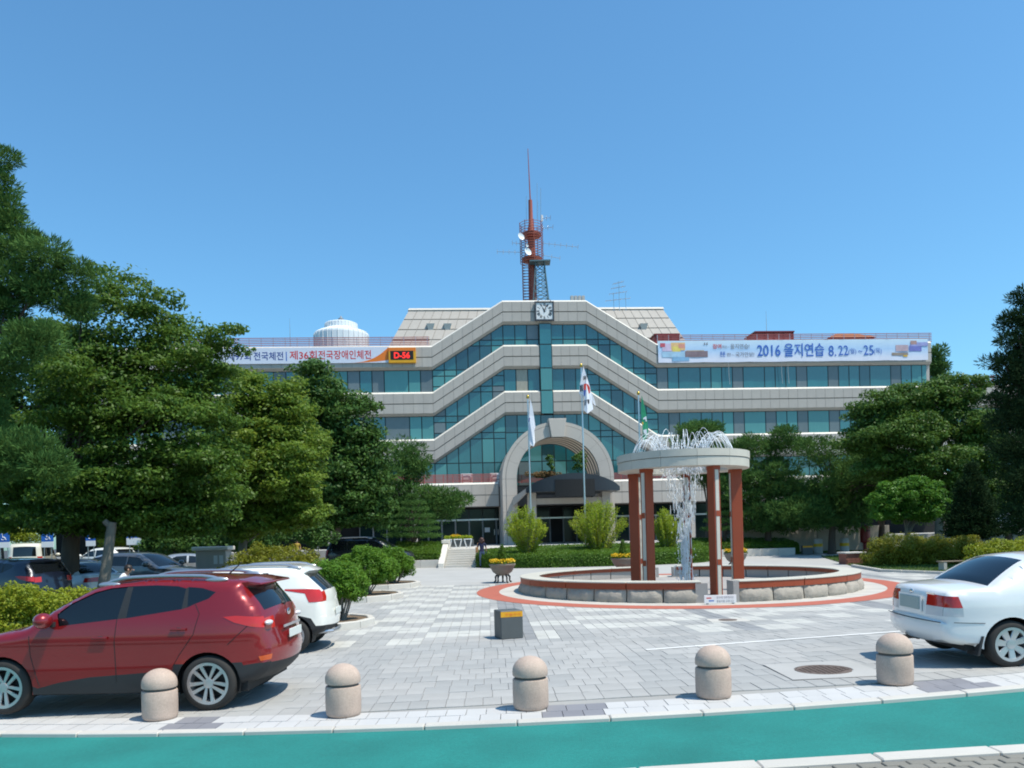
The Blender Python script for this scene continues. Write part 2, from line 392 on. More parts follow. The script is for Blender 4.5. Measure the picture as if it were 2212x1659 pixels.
while q < 15.25:
    p = -9.0 + (row % 2) * .12
    while p < 14:
        wv = .225 if hashv(int(p * 3), row) < .75 else .337
        n = hashv(int(p * 1.1), int(row * .5))
        mi = 0 if n < .55 else 1
        put(p + .0035, p + wv - .0035, q + .0035, q + .4465, mi); p += wv
    q += .45; row += 1
q0B = q
while q < 31.5:
    p = -9.0
    while p < 18:
        bx = int(math.floor((p + 9) / .675)); rb = int((q - q0B) / .47)
        off = hashv(bx, 3)
        bi = int((rb + int(off * 4)) / 2)
        k = (p + 4.45) % 4.6
        if k < .62: mi = 3
        else:
            h = hashv(bx, bi); mi = (2 if (bi + bx) % 2 == 0 else 0) if h < .8 else 1
        if p < -3.35 - (q - 15) * .0: mi = 0 if hashv(int(p * 2), rb) < .5 else 1
        put(p + .004, p + .221, q + .005, q + .465, mi, False)
        p += .225
    q += .47
single.sort(key=lambda s: s[0])
for cy_, top, mi in single[:298]:
    pb = MB(); c = [sum(t[k] for t in top) / 4 for k in range(3)]
    emit_paver(pb, [(x - c[0], y - c[1], z - c[2]) for x, y, z in top], 0)
    pb.build('paver', PM[mi], plaza, loc=c)
for cy_, top, mi in single[298:]: emit_paver(stf, top, mi)
stuff(stf.build('paver', PM, plaza))
sheet('driveway', -9.5, 60, [31.4, 78.4], m_road, -.012)
sheet('parking_lot', -60, -8.9, [11, 14, 17, 20, 78.4], m_asphalt, -.02, 8)
# white parking line and manhole
a, c = gp(1395, 1404), gp(1990, 1361)
d = (c - a).normalized(); n_ = Vector((-d.y, d.x, 0)) * .055
lb = MB(); K = 8
for i in range(K):
    p, q_ = a.lerp(c, i / K), a.lerp(c, (i + 1) / K)
    lb.poly([gz(*(p - n_).xy, .006), gz(*(q_ - n_).xy, .006), gz(*(q_ + n_).xy, .006), gz(*(p + n_).xy, .006)])
struct(lb.build('parking_line', M('worn white line', (.72, .72, .70), .8, dirt=.2)))
mc = gp(1778, 1447)
mh = thing('manhole_cover', 'round rusty manhole cover set in a pale concrete square', 'manhole cover', mc)
fr = MB(); o_, i_ = .62, .375
ring = [(i_ * math.cos(2 * PI * k / 32), i_ * math.sin(2 * PI * k / 32)) for k in range(32)]
sqr = []
for k in range(32):
    cc, ss = math.cos(2 * PI * k / 32), math.sin(2 * PI * k / 32); f = o_ / max(abs(cc), abs(ss)); sqr.append((cc * f, ss * f))
for k in range(32):
    k2 = (k + 1) % 32
    fr.poly([(*ring[k], .006), (*sqr[k], .006), (*sqr[k2], .006), (*ring[k2], .006)])
fr.build('concrete_frame', m_road, mh); mh.rotation_euler = (0, -.0195, 0)
cv = MB().lathe([(.36, -.02), (.36, .006), (.33, .010), (.32, .004), (.001, .004)], 40)
for i in range(-4, 5):
    for j in range(-4, 5):
        if math.hypot(i, j) < 4.2: cv.box(i * .07 - .02, i * .07 + .02, j * .07 - .02, j * .07 + .02, .003, .012)
cv.build('iron_lid', m_iron, mh)
dc = gp(1572, 1340)
dr = thing('drain_cover', 'small rusty drain cover on the dark paving band before the fountain', 'drain cover', dc)
MB().box(-.42, .42, -.3, .3, -.02, .008).build('stone_frame', m_kerb, dr)
MB().lathe([(.2, 0), (.2, .016), (.001, .018)], 24).build('iron_lid', m_iron, dr)
# ================================================================== BOLLARDS
bol_px = [(331,1560),(735,1553),(1148,1538),(1551,1513),(1951,1483)]
bol_lab = ['pale granite bollard before the red car, beside its rear wheel', 'pale granite bollard standing alone just right of the red car',
           'middle granite bollard, directly below the dark stone box with orange band', 'granite bollard with the parking line behind it, left of the manhole',
           'granite bollard in front of the white saloon car bumper']
bp0 = None
for (x, y), lab in zip(bol_px, bol_lab):
    p = gp(x, y); p.y += .2; p.z = g(p.x, p.y)
    if bp0 is None:
        bp0 = thing('stone_bollard', lab, 'bollard', p, 0, 'granite bollards along the kerb')
        rb = .205
        MB().lathe([(rb - .035, 0), (rb - .012, .012), (rb - .004, .03), (rb, .06), (rb + .002, .2), (rb, .335), (rb - .006, .348), (rb - .02, .352)], 40).build('shaft', m_pink, bp0, True)
        MB().lathe([(rb - .03, .345), (rb - .03, .385)], 32).build('groove', m_stone_joint, bp0, True)
        pr = [(rb - .02, .378), (rb - .004, .383), (rb, .40)] + [(rb * math.cos(t), .43 + .178 * math.sin(t)) for t in [PI / 2 * k / 9 for k in range(9)]] + [(.001, .608)]
        MB().lathe(pr, 40).build('dome_cap', m_pink, bp0, True)
    else: dup(bp0, p, rnd.uniform(0, 6), lab)
# ================================================================== FOUNTAIN
pool = thing('fountain_pool', 'circular pool wall of rock faced granite with terracotta band, broken by two gaps', 'fountain', POOL)
z0 = -.12; zr = .30; zt = .475
def arcpt(r, a, z): return (r * math.cos(a), r * math.sin(a), z)
def arcblock(b, r0, r1, a0, a1, zb, zt_, n=4, mi=0, jit=0):
    vs = []; 
    for k in range(n + 1):
        t = a0 + (a1 - a0) * k / n
        vs += [arcpt(r0, t, zb), arcpt(r1, t, zb), arcpt(r1, t, zt_), arcpt(r0, t, zt_)]
    fs = []
    for k in range(n):
        o = k * 4
        for j in range(4): fs.append((o + j, o + 4 + j, o + 4 + (j + 1) % 4, o + (j + 1) % 4))
    fs += [(3, 2, 1, 0), (n * 4, n * 4 + 1, n * 4 + 2, n * 4 + 3)]
    b.add(vs, fs, mi); return b
RB = 5.6
for A0, A1 in [(91, 263), (273.3, 441.5)]:
    ns = 16; da = (A1 - A0) / ns
    for k in range(ns):
        a0, a1 = R(A0 + da * k) + .003, R(A0 + da * (k + 1)) - .003
        b = MB(); nu, nv = 12, 5
        vs = []
        sd = rnd.random() * 100
        for i in range(nu + 1):
            for j in range(nv + 1):
                t = a0 + (a1 - a0) * i / nu; z = z0 + (zr - z0) * j / nv
                e = min(i, nu - i) / nu; ez = min(j, nv - j) / nv
                bul = .10 * min(1, e * 7) * min(1, ez * 3.2 + .15) + (.05 * (hashv(i * 3.3 + sd, j * 1.7) - .5) if 0 < i < nu else 0)
                vs.append(arcpt(RB - .08 + bul + .05 * (1 - j / nv), t, z))
        fs = [(i * (nv + 1) + j, (i + 1) * (nv + 1) + j, (i + 1) * (nv + 1) + j + 1, i * (nv + 1) + j + 1) for i in range(nu) for j in range(nv)]
        b.add(vs, fs); arcblock(b, RB - .35, RB - .085, a0, a1, z0, zr)
        b.build('rock_stone', m_rough, pool, True, ang=60)
        if k % 2 == 0:
            b1 = R(min(A0 + da * (k + 2), A1)) - .002
            arcblock(MB(), RB - .16, RB - .02, a0, b1, zr + .003, zt, 6).build('terracotta_band', m_terra, pool)
            arcblock(MB(), RB - .66, RB + .0, a0, b1, zt + .003, zt + .04, 6).build('coping_stone', m_cream, pool, bevel=.008)
            arcblock(MB(), RB - .60, RB - .46, a0, b1, zr + .05, zt, 6).build('terracotta_band', m_terra, pool)
        arcblock(MB(), RB - .56, RB - .36, a0 + .001, a1 - .001, z0, zr + .047, 3).build('inner_stone', m_rough_in, pool)
    for aa in (A0, A1):
        t = R(aa); s_ = 1 if aa == A0 else -1
        arcblock(MB(), RB - .6, RB + .02, t - .0 + (0 if s_ > 0 else -.03) - .028 * (s_ > 0), t + .0 + (.028 if s_ < 0 else 0), z0, zt + (.03 if aa > 272 and aa < 275 else -.01), 2).build('end_stone', m_rough_in, pool)
# rings round the pool and its floor
def annulus(name, r0, r1, mat, dz, n=96):
    b = MB()
    for k in range(n):
        t0, t1 = 2 * PI * k / n, 2 * PI * (k + 1) / n
        if r0 <= 0: q_ = [(r1, t0), (r1, t1), (0, t1)]
        else: q_ = [(r0, t0), (r1, t0), (r1, t1), (r0, t1)]
        b.poly([(POOL.x + r * math.cos(t), POOL.y + r * math.sin(t), g(POOL.x + r * math.cos(t), POOL.y + r * math.sin(t)) + dz) for r, t in q_])
    return struct(b.build(name, mat))
annulus('red_ring_paving', 6.32, 7.08, m_redring, .006)
annulus('pale_ring_paving', 5.2, 6.33, m_kerb, .003)
annulus('pool_floor', 0, 5.24, m_rough_in, .0)
wl = MB(); wl.lathe([(4.9, 0), (.001, 0)], 64); wl.f = wl.f[:64]; wl.m = wl.m[:64]
m_pond = M('shallow pool water', (.10, .12, .12), .05, spec=.8, bump=.15, bscale=3)
CAN = Vector((ray(1474, 1000)[0] * 26.0, 26.0, g(5.5, 26.0)))
cano = thing('fountain_canopy', 'stone ring on five terracotta slab pillars over the fountain', 'fountain canopy', CAN)
ZB = 4.10 - CAN.z
def ringblocks(r0, r1, zb, zt_, n, nm, mat):
    for k in range(n): arcblock(MB(), r0, r1, 2 * PI * k / n + .002, 2 * PI * (k + 1) / n - .002, zb, zt_, 4).build(nm, mat, cano, smooth=True, ang=30)
ringblocks(1.38, 2.06, ZB, ZB + .265, 12, 'ring_stone', m_cream)
arcblock(MB(), 1.42, 2.03, 0, 2 * PI, ZB + .264, ZB + .285, 64).build('ring_joint', m_stone_joint, cano)
ringblocks(1.38, 2.08, ZB + .284, ZB + .50, 12, 'ring_stone', m_cream)
for adeg in (290, 2, 74, 146, 218):
    t = R(adeg); er, et = Vector((math.cos(t), math.sin(t), 0)), Vector((-math.sin(t), math.cos(t), 0))
    pil = empty('pillar', er * 1.70, t); pil.parent = cano
    for s_ in (-1, 1): MB().box(-.175, .175, s_ * .115 - .05 * (s_ > 0), s_ * .115 + .05 * (s_ < 0), -.1, ZB - .004).build('side_slab', m_terra, pil, bevel=.012)
    MB().box(-.188, .188, -.063, .063, -.1, ZB - .12).build('cream_core', m_cream, pil, bevel=.008)
    for zz in (ZB - 1.52, ZB - 2.98):
        for sx in (-1, 1): MB().box(min(sx * .1875, sx * .195), max(sx * .1875, sx * .195), -.0635, .0635, zz, zz + .17).build('red_inlay', m_terra, pil)
    MB().box(-.19, .19, -.12, .12, ZB - .118, ZB - .002).build('pillar_head', m_terra, pil)
# water: jets that rise from the ring, arch inward and fall down the middle
def water_mat():
    m = bpy.data.materials.new('falling water'); m.use_nodes = True; N = m.node_tree.nodes; L = m.node_tree.links
    b = N['Principled BSDF']; b.inputs['Base Color'].default_value = (.86, .89, .92, 1); b.inputs['Roughness'].default_value = .35; b.inputs['Transmission Weight'].default_value = .15; b.inputs['IOR'].default_value = 1.33
    return m
m_water = water_mat()
wb = MB(); nj = 54
for k in range(nj):
    t = 2 * PI * k / nj + rnd.uniform(-.03, .03); wv = 3.45 + rnd.uniform(-.35, .35); v = 1.30 + rnd.uniform(-.10, .10)
    def at(tt): 
        r = 1.62 - v * tt; return Vector((r * math.cos(t), r * math.sin(t), ZB + .5 + wv * tt - 4.9 * tt * tt))
    segs = 12
    prev = None
    pts = [at(.70 * i / segs) for i in range(segs + 1)]
    wb.path(pts, [.006 + .005 * rnd.random() for _ in pts], 4)
    for i in range(14):                        # beads breaking off the stream
        tt = .55 + rnd.random() * .3; p = at(tt) + Vector((rnd.gauss(0, .04), rnd.gauss(0, .04), rnd.gauss(0, .05)))
        wb.ell(p, (.014, .014, .02 + .04 * rnd.random()), 5, 4)
    tend = (wv + math.sqrt(wv * wv + 19.6 * (ZB + .4))) / 9.8
    for i in range(17):
        tt = .72 + (tend - .72) * rnd.random() ** .8; p = at(tt) + Vector((rnd.gauss(0, .05), rnd.gauss(0, .05), 0))
        if p.z < .02: p.z = .02
        sp = abs(wv - 9.8 * tt)
        wb.ell(p, (.007 + .007 * rnd.random(), .007 + .007 * rnd.random(), .015 + .022 * sp * rnd.random()), 5, 4)
for i in range(300):                           # spray round the splash
    r = abs(rnd.gauss(0, .17)); t = rnd.random() * 2 * PI; z = rnd.random() ** 1.6 * 2.0
    wb.ell((r * math.cos(t), r * math.sin(t), z), (.012, .012, .03), 5, 4)
wo = wb.build('fountain_water', m_water, None, True, loc=CAN, ang=180); stuff(wo)
tag(wo, 'white water arching off the ring and falling in the middle of the fountain', 'water')
def signboard(name, lab, pos, wd, ht, lines, rz=0):
    t = thing(name, lab, 'sign', pos, rz)
    MB().box(-wd / 2, wd / 2, -.012, .012, .03, ht).build('panel', m_white, t, bevel=.004)
    for s_ in (-1, 1): MB().box(s_ * wd * .4 - .02, s_ * wd * .4 + .02, -.06, .06, 0, .04).build('foot', m_grey, t)
    return t
# ================================================================== TEXT
_fc = {}
def text_mesh(body, wd, ht, ext=.004, bold=0):
    c = bpy.data.curves.new('t', 'FONT'); c.body = body; c.size = 1; c.extrude = 0; c.offset = bold; c.resolution_u = 3
    o = bpy.data.objects.new('t', c); COL.objects.link(o)
    dg = bpy.context.evaluated_depsgraph_get(); me = bpy.data.meshes.new_from_object(o.evaluated_get(dg))
    bpy.data.objects.remove(o); bpy.data.curves.remove(c)
    n = len(me.vertices); co = np.zeros(n * 3); me.vertices.foreach_get('co', co); co = co.reshape(-1, 3)
    mn, mx_ = co.min(0), co.max(0)
    sx = wd / (mx_[0] - mn[0]); sz = ht / (mx_[1] - mn[1])
    new = np.stack([(co[:, 0] - (mn[0] + mx_[0]) / 2) * sx, np.full(n, -ext), (co[:, 1] - (mn[1] + mx_[1]) / 2) * sz], 1)
    me.vertices.foreach_set('co', new.ravel()); me.update(); return me
def lettering(body, wd, ht, mat, parent, loc, bold=0, name='lettering', ext=.004):
    me = text_mesh(body, wd, ht, ext, bold); me.name = name
    return finish(me, name, mat, parent, loc=loc)
sg = gp(1558, 1306); sg.y += .1
t = signboard('notice_sign', 'small white notice sign standing in the front gap of the fountain wall', sg, .86, .25, 0)
lettering('분수대 내부에서는', .46, .065, m_ink_grey, t, (.13, -.014, .185)); lettering('물놀이를 금합니다', .46, .065, m_ink_grey, t, (.13, -.014, .085))
MB().box(-.37, -.24, -.0145, -.0135, .16, .19).build('logo_mark', m_ink_red, t); MB().box(-.31, -.17, -.0145, -.0135, .085, .115).build('logo_mark', m_ink_blue, t)
sg = POOL + Vector((-.55, 4.95, .02))
t = signboard('notice_sign', 'white notice sign in the rear gap of the fountain, behind the left pillars', sg, .95, .36, 0)
lettering('분수대 내부에서는', .5, .08, m_ink_grey, t, (.13, -.014, .25)); lettering('물놀이를 금합니다', .5, .08, m_ink_grey, t, (.13, -.014, .13))
# ================================================================== CITY HALL
hall = thing('city_hall', 'wide beige stone city hall with stepped gable bands, teal windows and arched entrance', 'city hall', fl(0, 0, 0), PS)
SC = .15; HF, HJ = 3.75, 10.08; LV = [23.05, 19.1, 15.02, 10.87]; BH = 2.1; SL, SR = -42.0, 36.0
rb_ = random.Random(3)
panels = []          # (priority, quad (s,z)x4, d)
def lerp(a, b, t): return a + (b - a) * t
def band_seg(s0, z0_, s1, z1_, endcap=False, d0=0.0, prio=1, single=True):
    """one straight stretch of a floor band; z at the top edge, sheared along the slope"""
    prof = [(.16, 0), (.03, -.15), (.03, -1.0), (.10, -1.01), (.10, -1.075), (.03, -1.085), (.03, -1.88), (.24, -BH), (.7, -BH), (.7, 0)]
    b = MB(); n = len(prof)
    vs = [(s0, d0 + d, z0_ + z) for d, z in prof] + [(s1, d0 + d, z1_ + z) for d, z in prof]
    b.add(vs, [(i, i + n, (i + 1) % n + n, (i + 1) % n) for i in range(n)] + [tuple(range(n)), tuple(range(2 * n - 1, n - 1, -1))])
    b.build('floor_band', m_stone_bed, hall)
    L_ = abs(s1 - s0); k = max(1, round(L_ / .86))
    cp = MB(); q = [(.165, .012), (.0, -.148), (.03, -.148), (.4, .0), (.4, .012)]
    vs = [(s0, d0 + d, z0_ + z) for d, z in q] + [(s1, d0 + d, z1_ + z) for d, z in q]; n = len(q)
    cp.add(vs, [(i, i + n, (i + 1) % n + n, (i + 1) % n) for i in range(n)] + [tuple(range(n)), tuple(range(2 * n - 1, n - 1, -1))]); cp.build('coping', m_stone_lt, hall)
    bt = MB(); bt.add([(s0, d0 + .0, z0_ - 1.885), (s1, d0 + .0, z1_ - 1.885), (s1, d0 + .235, z1_ - BH - .004), (s0, d0 + .235, z0_ - BH - .004)], [(0, 3, 2, 1)]); bt.build('soffit_chamfer', m_stone, hall)
    for i in range(k):
        a, c = i / k, (i + 1) / k
        g_ = .012 / max(L_ / k, .2)
        a += g_ / k; c -= g_ / k
        for zt, zb in ((-.155, -1.0), (-1.085, -1.88)):
            panels.append((prio, [(lerp(s0, s1, a), lerp(z0_, z1_, a) + zt), (lerp(s0, s1, c), lerp(z0_, z1_, c) + zt), (lerp(s0, s1, c), lerp(z0_, z1_, c) + zb), (lerp(s0, s1, a), lerp(z0_, z1_, a) + zb)], d0))
for i in range(3):
    zt = LV[i]; zl = LV[i + 1]
    if i == 0: band_seg(SC - HF, zt, SC + HF, zt, prio=0)
    else:
        band_seg(SC - HF, zt, SC - .56, zt, prio=0); band_seg(SC + .56, zt, SC + HF, zt, prio=0)
    band_seg(SC - HJ, zl, SC - HF, zt, prio=0); band_seg(SC + HF, zt, SC + HJ, zl, prio=0)
    band_seg(SL, zl, SC - HJ, zl, prio=3 if i < 2 else 4); band_seg(SC + HJ, zl, SR if i == 0 else 49.0, zl, prio=1 if i == 1 else (2 if i == 0 else 5))
panels.sort(key=lambda t: t[0]); st = MB()
for n_, (pr_, q, d0) in enumerate(panels):
    c = (sum(p[0] for p in q) / 4, d0, sum(p[1] for p in q) / 4)
    pts = [(p[0] - c[0], 0, p[1] - c[2]) for p in q]
    if n_ < 298: MB().prism(pts, (0, .035, 0)).build('panel', m_stone, hall, loc=c)
    else: st.prism([(p[0], d0, p[1]) for p in q], (0, .035, 0))
stuff(st.build('panel', m_stone, hall))
# solid body behind the glass
b = MB(); D0, D1 = .62, 17
for pts in ([(SL, 1.3), (SR - .3, 1.3), (SR - .3, LV[1] - .25), (SL, LV[1] - .25)],):
    b.prism([(s, D0, z) for s, z in pts], (0, D1 - D0, 0))
b.prism([(s, D0 + .002, z) for s, z in [(SC - HJ, LV[1] - .3), (SC + HJ, LV[1] - .3), (SC + HF, LV[0] - .3), (SC - HF, LV[0] - .3)]], (0, D1 - D0, 0))
b.box(SR - .31, 48.6, D0 + .01, D1, 1.3, LV[2] - .25)
b.build('main_wall', m_stone_joint, hall)
# windows -------------------------------------------------------------
def clip(poly, f):
    out = []; n = len(poly)
    for i in range(n):
        a, c = poly[i], poly[(i + 1) % n]; fa, fc = f(a), f(c)
        if fa >= 0: out.append(a)
        if (fa >= 0) != (fc >= 0):
            t = fa / (fa - fc); out.append((a[0] + (c[0] - a[0]) * t, a[1] + (c[1] - a[1]) * t))
    return out
def inset(poly, w_):
    n = len(poly); out = poly
    ar = sum(poly[i][0] * poly[(i + 1) % n][1] - poly[(i + 1) % n][0] * poly[i][1] for i in range(n))
    sg_ = 1 if ar > 0 else -1
    for i in range(n):
        a, c = poly[i], poly[(i + 1) % n]; dx, dz = c[0] - a[0], c[1] - a[1]; l = math.hypot(dx, dz)
        if l < 1e-6: continue
        nx, nz = -dz / l * sg_, dx / l * sg_
        out = clip(out, lambda p, a=a, nx=nx, nz=nz: (p[0] - a[0]) * nx + (p[1] - a[1]) * nz - w_)
        if len(out) < 3: return []
    return out
def area(p): return abs(sum(p[i][0] * p[(i + 1) % len(p)][1] - p[(i + 1) % len(p)][0] * p[i][1] for i in range(len(p)))) / 2
def window(poly, d, mat, fw=.045, parent=None):
    if len(poly) < 3 or area(poly) < .04: return
    inn = inset(poly, fw)
    if len(inn) < 3: return
    cx_ = sum(p[0] for p in poly) / len(poly); cz = sum(p[1] for p in poly) / len(poly)
    f = MB(); f.prism([(p[0] - cx_, 0, p[1] - cz) for p in poly], (0, .06, 0))
    o = f.build('window', m_frame, parent or hall, loc=(cx_, d, cz))
    tl = rb_.uniform(-.004, .004)
    MB().poly([(p[0] - cx_, -.004 + tl * (p[0] - cx_), p[1] - cz) for p in inn]).build('pane', mat, o)
rowsplit = [19.60, 19.1, 16.98, 16.45, 15.52, 15.02, 12.9, 12.35, 11.4, 10.9, 8.7]
def pick():
    r = rb_.random()
    return m_glass if r < .62 else (m_glass_lt if r < .84 else (m_glass_bk if r < .95 else m_blind))
def grid(region, cols, rows, d, chooser=None, fw=.045):
    for i in range(len(cols) - 1):
        for j in range(len(rows) - 1):
            p = [(cols[i], rows[j]), (cols[i + 1], rows[j]), (cols[i + 1], rows[j + 1]), (cols[i], rows[j + 1])]
            n = len(region)
            for k in range(n):
                a, c = region[k], region[(k + 1) % n]
                p = clip(p, lambda q, a=a, c=c: (c[0] - a[0]) * (q[1] - a[1]) - (c[1] - a[1]) * (q[0] - a[0]))
                if len(p) < 3: break
            if len(p) >= 3:
                p2 = []
                for q in p:
                    if not p2 or math.hypot(q[0] - p2[-1][0], q[1] - p2[-1][1]) > 1e-4: p2.append(q)
                window(p2, d, (chooser(i, j) if chooser else pick()), fw)
CW = (HF - .56) / 3; DG = .36
for sgn in (-1, 1):
    def X(x): return SC + sgn * x
    def order(p): return p if sgn > 0 else p[::-1]
    flat = sorted([X(.56 + CW * k) for k in range(4)]); slope = sorted([X(HF + (HJ - HF) / 6 * k) for k in range(7)])
    for i in range(3):
        zt = LV[i] - BH; zb = LV[i + 1] if i < 2 else 6.6
        rs = [zb] + [z for z in sorted(rowsplit) if zb + .12 < z < zt - .12] + [zt]
        if i < 2: rs = [zb, zb + .52, zt]
        if i == 1: rs = [zb, zt]
        if i == 2: rs = [6.6, 8.75, 11.35, zt]
        reg = order([(X(.56), zb), (X(HF), zb), (X(HF), zt), (X(.56), zt)])
        cho = None
        if i == 1: cho = lambda a, b_, s=sgn: (m_curtain if s < 0 and a == 1 else (m_glass_bk if s > 0 and a == 1 else m_glass))
        grid(reg, flat, rs, DG, cho)
        zt2 = LV[i + 1] - BH; zb2 = LV[i + 2] if i < 2 else 6.6
        reg = order([(X(HF), zb), (X(HJ), zb2), (X(HJ), zt2), (X(HF), zt)])
        lo, hi = min(zb, zb2), max(zt, zt2)
        rs = [lo] + [z for z in sorted(rowsplit) if lo + .1 < z < hi - .1] + [hi]
        if i == 2: rs = [6.6, 8.72, 10.85, 11.4, hi]
        grid(reg, slope, rs, DG, None)
# central glass strip
grid([(SC - .56, 6.6), (SC + .56, 6.6), (SC + .56, 12.9), (SC - .56, 12.9)], [SC - .56, SC + .56], [6.6, 8.75, 11.35, 12.9], DG, None)
zz = [LV[2] - BH, 15.02, 17.0, 19.1, 20.95]
for a, c in zip(zz, zz[1:]): window([(SC - .55, a), (SC + .55, a), (SC + .55, c), (SC - .55, c)], -.04, m_glass_lt if rb_.random() < .6 else m_glass, .05)
# wings
pat = [1, 1, 2, 1, 1]
rowR0 = [m_blind, m_glass, m_glass, m_glass, m_glass_lt, m_glass, m_blind, m_glass, m_glass, m_glass, m_glass, m_blind, m_glass, m_blind, m_glass, m_glass, m_glass_bk, m_glass, m_blind, m_glass, m_glass_lt]
rowR1 = [m_glass_bk, m_blind, m_glass, m_glass, m_glass, m_glass_lt, m_blind, m_glass_lt, m_blind, m_glass_lt, m_glass_lt, m_blind, m_glass_lt, m_blind, m_glass]
for i in range(3):
    zt = LV[i + 1] - BH; zb = LV[i + 2] if i < 2 else 6.6
    for sgn in (-1, 1):
        end = SR - .35 if sgn > 0 and i == 0 else (48.4 if sgn > 0 else -SL)
        s = HJ + (.0 if sgn > 0 else 0); k = 0; seq = [1, 1, 2, 1, 1, 1]
        while s < end - .3:
            wv = [1, 1, 2, 1, 1, 1, 1][k % 5] * 1.0 if sgn > 0 else [1.06, 1.06, 2.12, 1.06, 1.06][k % 5]
            s2 = min(s + wv, end)
            if sgn > 0 and i < 2 and k < len((rowR0, rowR1)[i]): mt = (rowR0, rowR1)[i][k]
            elif sgn < 0: mt = [m_blind, m_glass_lt, m_glass_lt, m_blind, m_glass][(k + i) % 5]
            else: mt = pick()
            a, c = SC + sgn * s, SC + sgn * s2
            if sgn < 0: a, c = c, a
            if not (sgn < 0 and s > 27) or k % 2 == 0 or True: window([(a, zb), (c, zb), (c, zt), (a, zt)], DG, mt)
            s = s2; k += 1
# right end wall face of the upper wing
MB().box(SR - .32, SR - .02, .35, 16, LV[2], LV[1] - BH).build('end_wall', m_stone, hall)
# sloping roof block behind -------------------------------------------------
pent = empty('roof_block', (0, 0, 0)); pent.parent = hall
a1, _ = fac(884, 669, 13); a2, _ = fac(1431, 662, 13)
zt_p, zb_p = 25.9, 18.9; sl_ = .5; fd = .42
def pp(u, v):     # front slope: u along, v 0 top .. 1 bottom
    h = (zt_p - zb_p) * v
    l, r_ = a1 - h * sl_, a2 + h * sl_
    return Vector((l + (r_ - l) * u, 13 - h * fd, zt_p - h))
b = MB()
T = [pp(0, 0), pp(1, 0), pp(1, 1), pp(0, 1)]; back = [Vector((p.x, 30 + (p.x * 0), p.z)) for p in T]
b.add([p + Vector((0, .06, -.02)) for p in T] + back, [(0, 3, 2, 1), (0, 1, 5, 4), (0, 4, 7, 3), (1, 2, 6, 5), (4, 5, 6, 7)])
b.build('roof_core', m_stone_bed, pent)
nu, nv = 30, 6
nrm = (pp(.5, 0) - pp(.5, 1)).cross(Vector((1, 0, 0))).normalized()
for j in range(nv):
    for i in range(nu):
        g_ = .025; u0, u1 = (i + g_) / nu, (i + 1 - g_) / nu; v0, v1 = (j + g_) / nv, (j + 1 - g_ - .03) / nv
        q = [pp(u0, v0), pp(u0, v1), pp(u1, v1), pp(u1, v0)]
        if q[1].z < 19.2: continue
        c = sum(q, Vector()) / 4
        MB().prism([p - c for p in q], (0, .05, 0)).build('roof_panel', m_stone, pent, loc=c)
MB().prism([pp(0, -.02) + Vector((-.1, -.1, 0)), pp(1, -.02) + Vector((.1, -.1, 0)), pp(1, .01) + Vector((.1, -.1, 0)), pp(0, .01) + Vector((-.1, -.1, 0))], (0, 1, 0)).build('roof_edge', m_stone_lt, pent)
for side in (-1, 1):   # side slope cladding
    u = 0 if side < 0 else 1
    for j in range(nv):
        MB().prism([pp(u, j / nv + .005) + Vector((side * .03, .2, 0)), pp(u, (j + .96) / nv) + Vector((side * .03, .2, 0)), pp(u, (j + .96) / nv) + Vector((side * .03, 12, 0)), pp(u, j / nv + .005) + Vector((side * .03, 12, 0))], (-side * .06, 0, 0)).build('roof_panel', m_stone, pent)
for px_ in (930, 967, 1393):
    s_, z_ = fac(px_, 703, 11.5); yy = 13 - (zt_p - z_) * fd
    v = MB(); v.add([(s_ - .42, yy - .3, z_ + .3), (s_ + .42, yy - .3, z_ + .3), (s_ + .22, yy - .12, z_ - .4), (s_ - .22, yy - .12, z_ - .4), (s_ - .42, yy + .15, z_ + .3), (s_ + .42, yy + .15, z_ + .3), (s_ + .22, yy + .3, z_ - .4), (s_ - .22, yy + .3, z_ - .4)],
        [(0, 1, 2, 3), (0, 3, 7, 4), (1, 5, 6, 2), (3, 2, 6, 7), (0, 4, 5, 1)]); v.build('roof_vent', m_stone_lt, pent)
# balcony, ground floor ---------------------------------------------------
PD = -3.5; PZ0, PZ1 = 4.62, 6.72
pb = empty('balcony', (0, 0, 0)); pb.parent = hall
MB().box(SL, SR, PD + .05, .6, PZ0 + .05, 6.3).build('balcony_slab', m_stone_joint, pb)
pp_ = []
for a, c in ((SL, -4.6), (4.75, SR)):
    n = round((c - a) / 1.15)
    for i in range(n):
        x0, x1 = a + (c - a) * i / n, a + (c - a) * (i + 1) / n
        vis = -16 < x0 < 16
        for zb, zt in ((PZ0 + .1, 5.62), (5.70, 6.55)): pp_.append((0 if vis else 1, x0 + .012, x1 - .012, zb, zt))
    MB().prism([(a, PD + .14, PZ1), (a, PD - .04, 6.56), (a, PD + .4, 6.56), (a, PD + .4, PZ1)], (c - a, 0, 0)).build('coping', m_stone_lt, pb)
    MB().box(a, c, PD + .005, PD + .05, PZ0 + .06, 6.56).build('parapet_core', m_stone_bed, pb)
st = MB()
for pr_, x0, x1, zb, zt in pp_:
    if pr_ == 0: MB().box(x0, x1, PD - .03, PD + .01, zb, zt).build('panel', m_stone, pb)
    else: st.box(x0, x1, PD - .03, PD + .01, zb, zt)
stuff(st.build('panel', m_stone, pb))
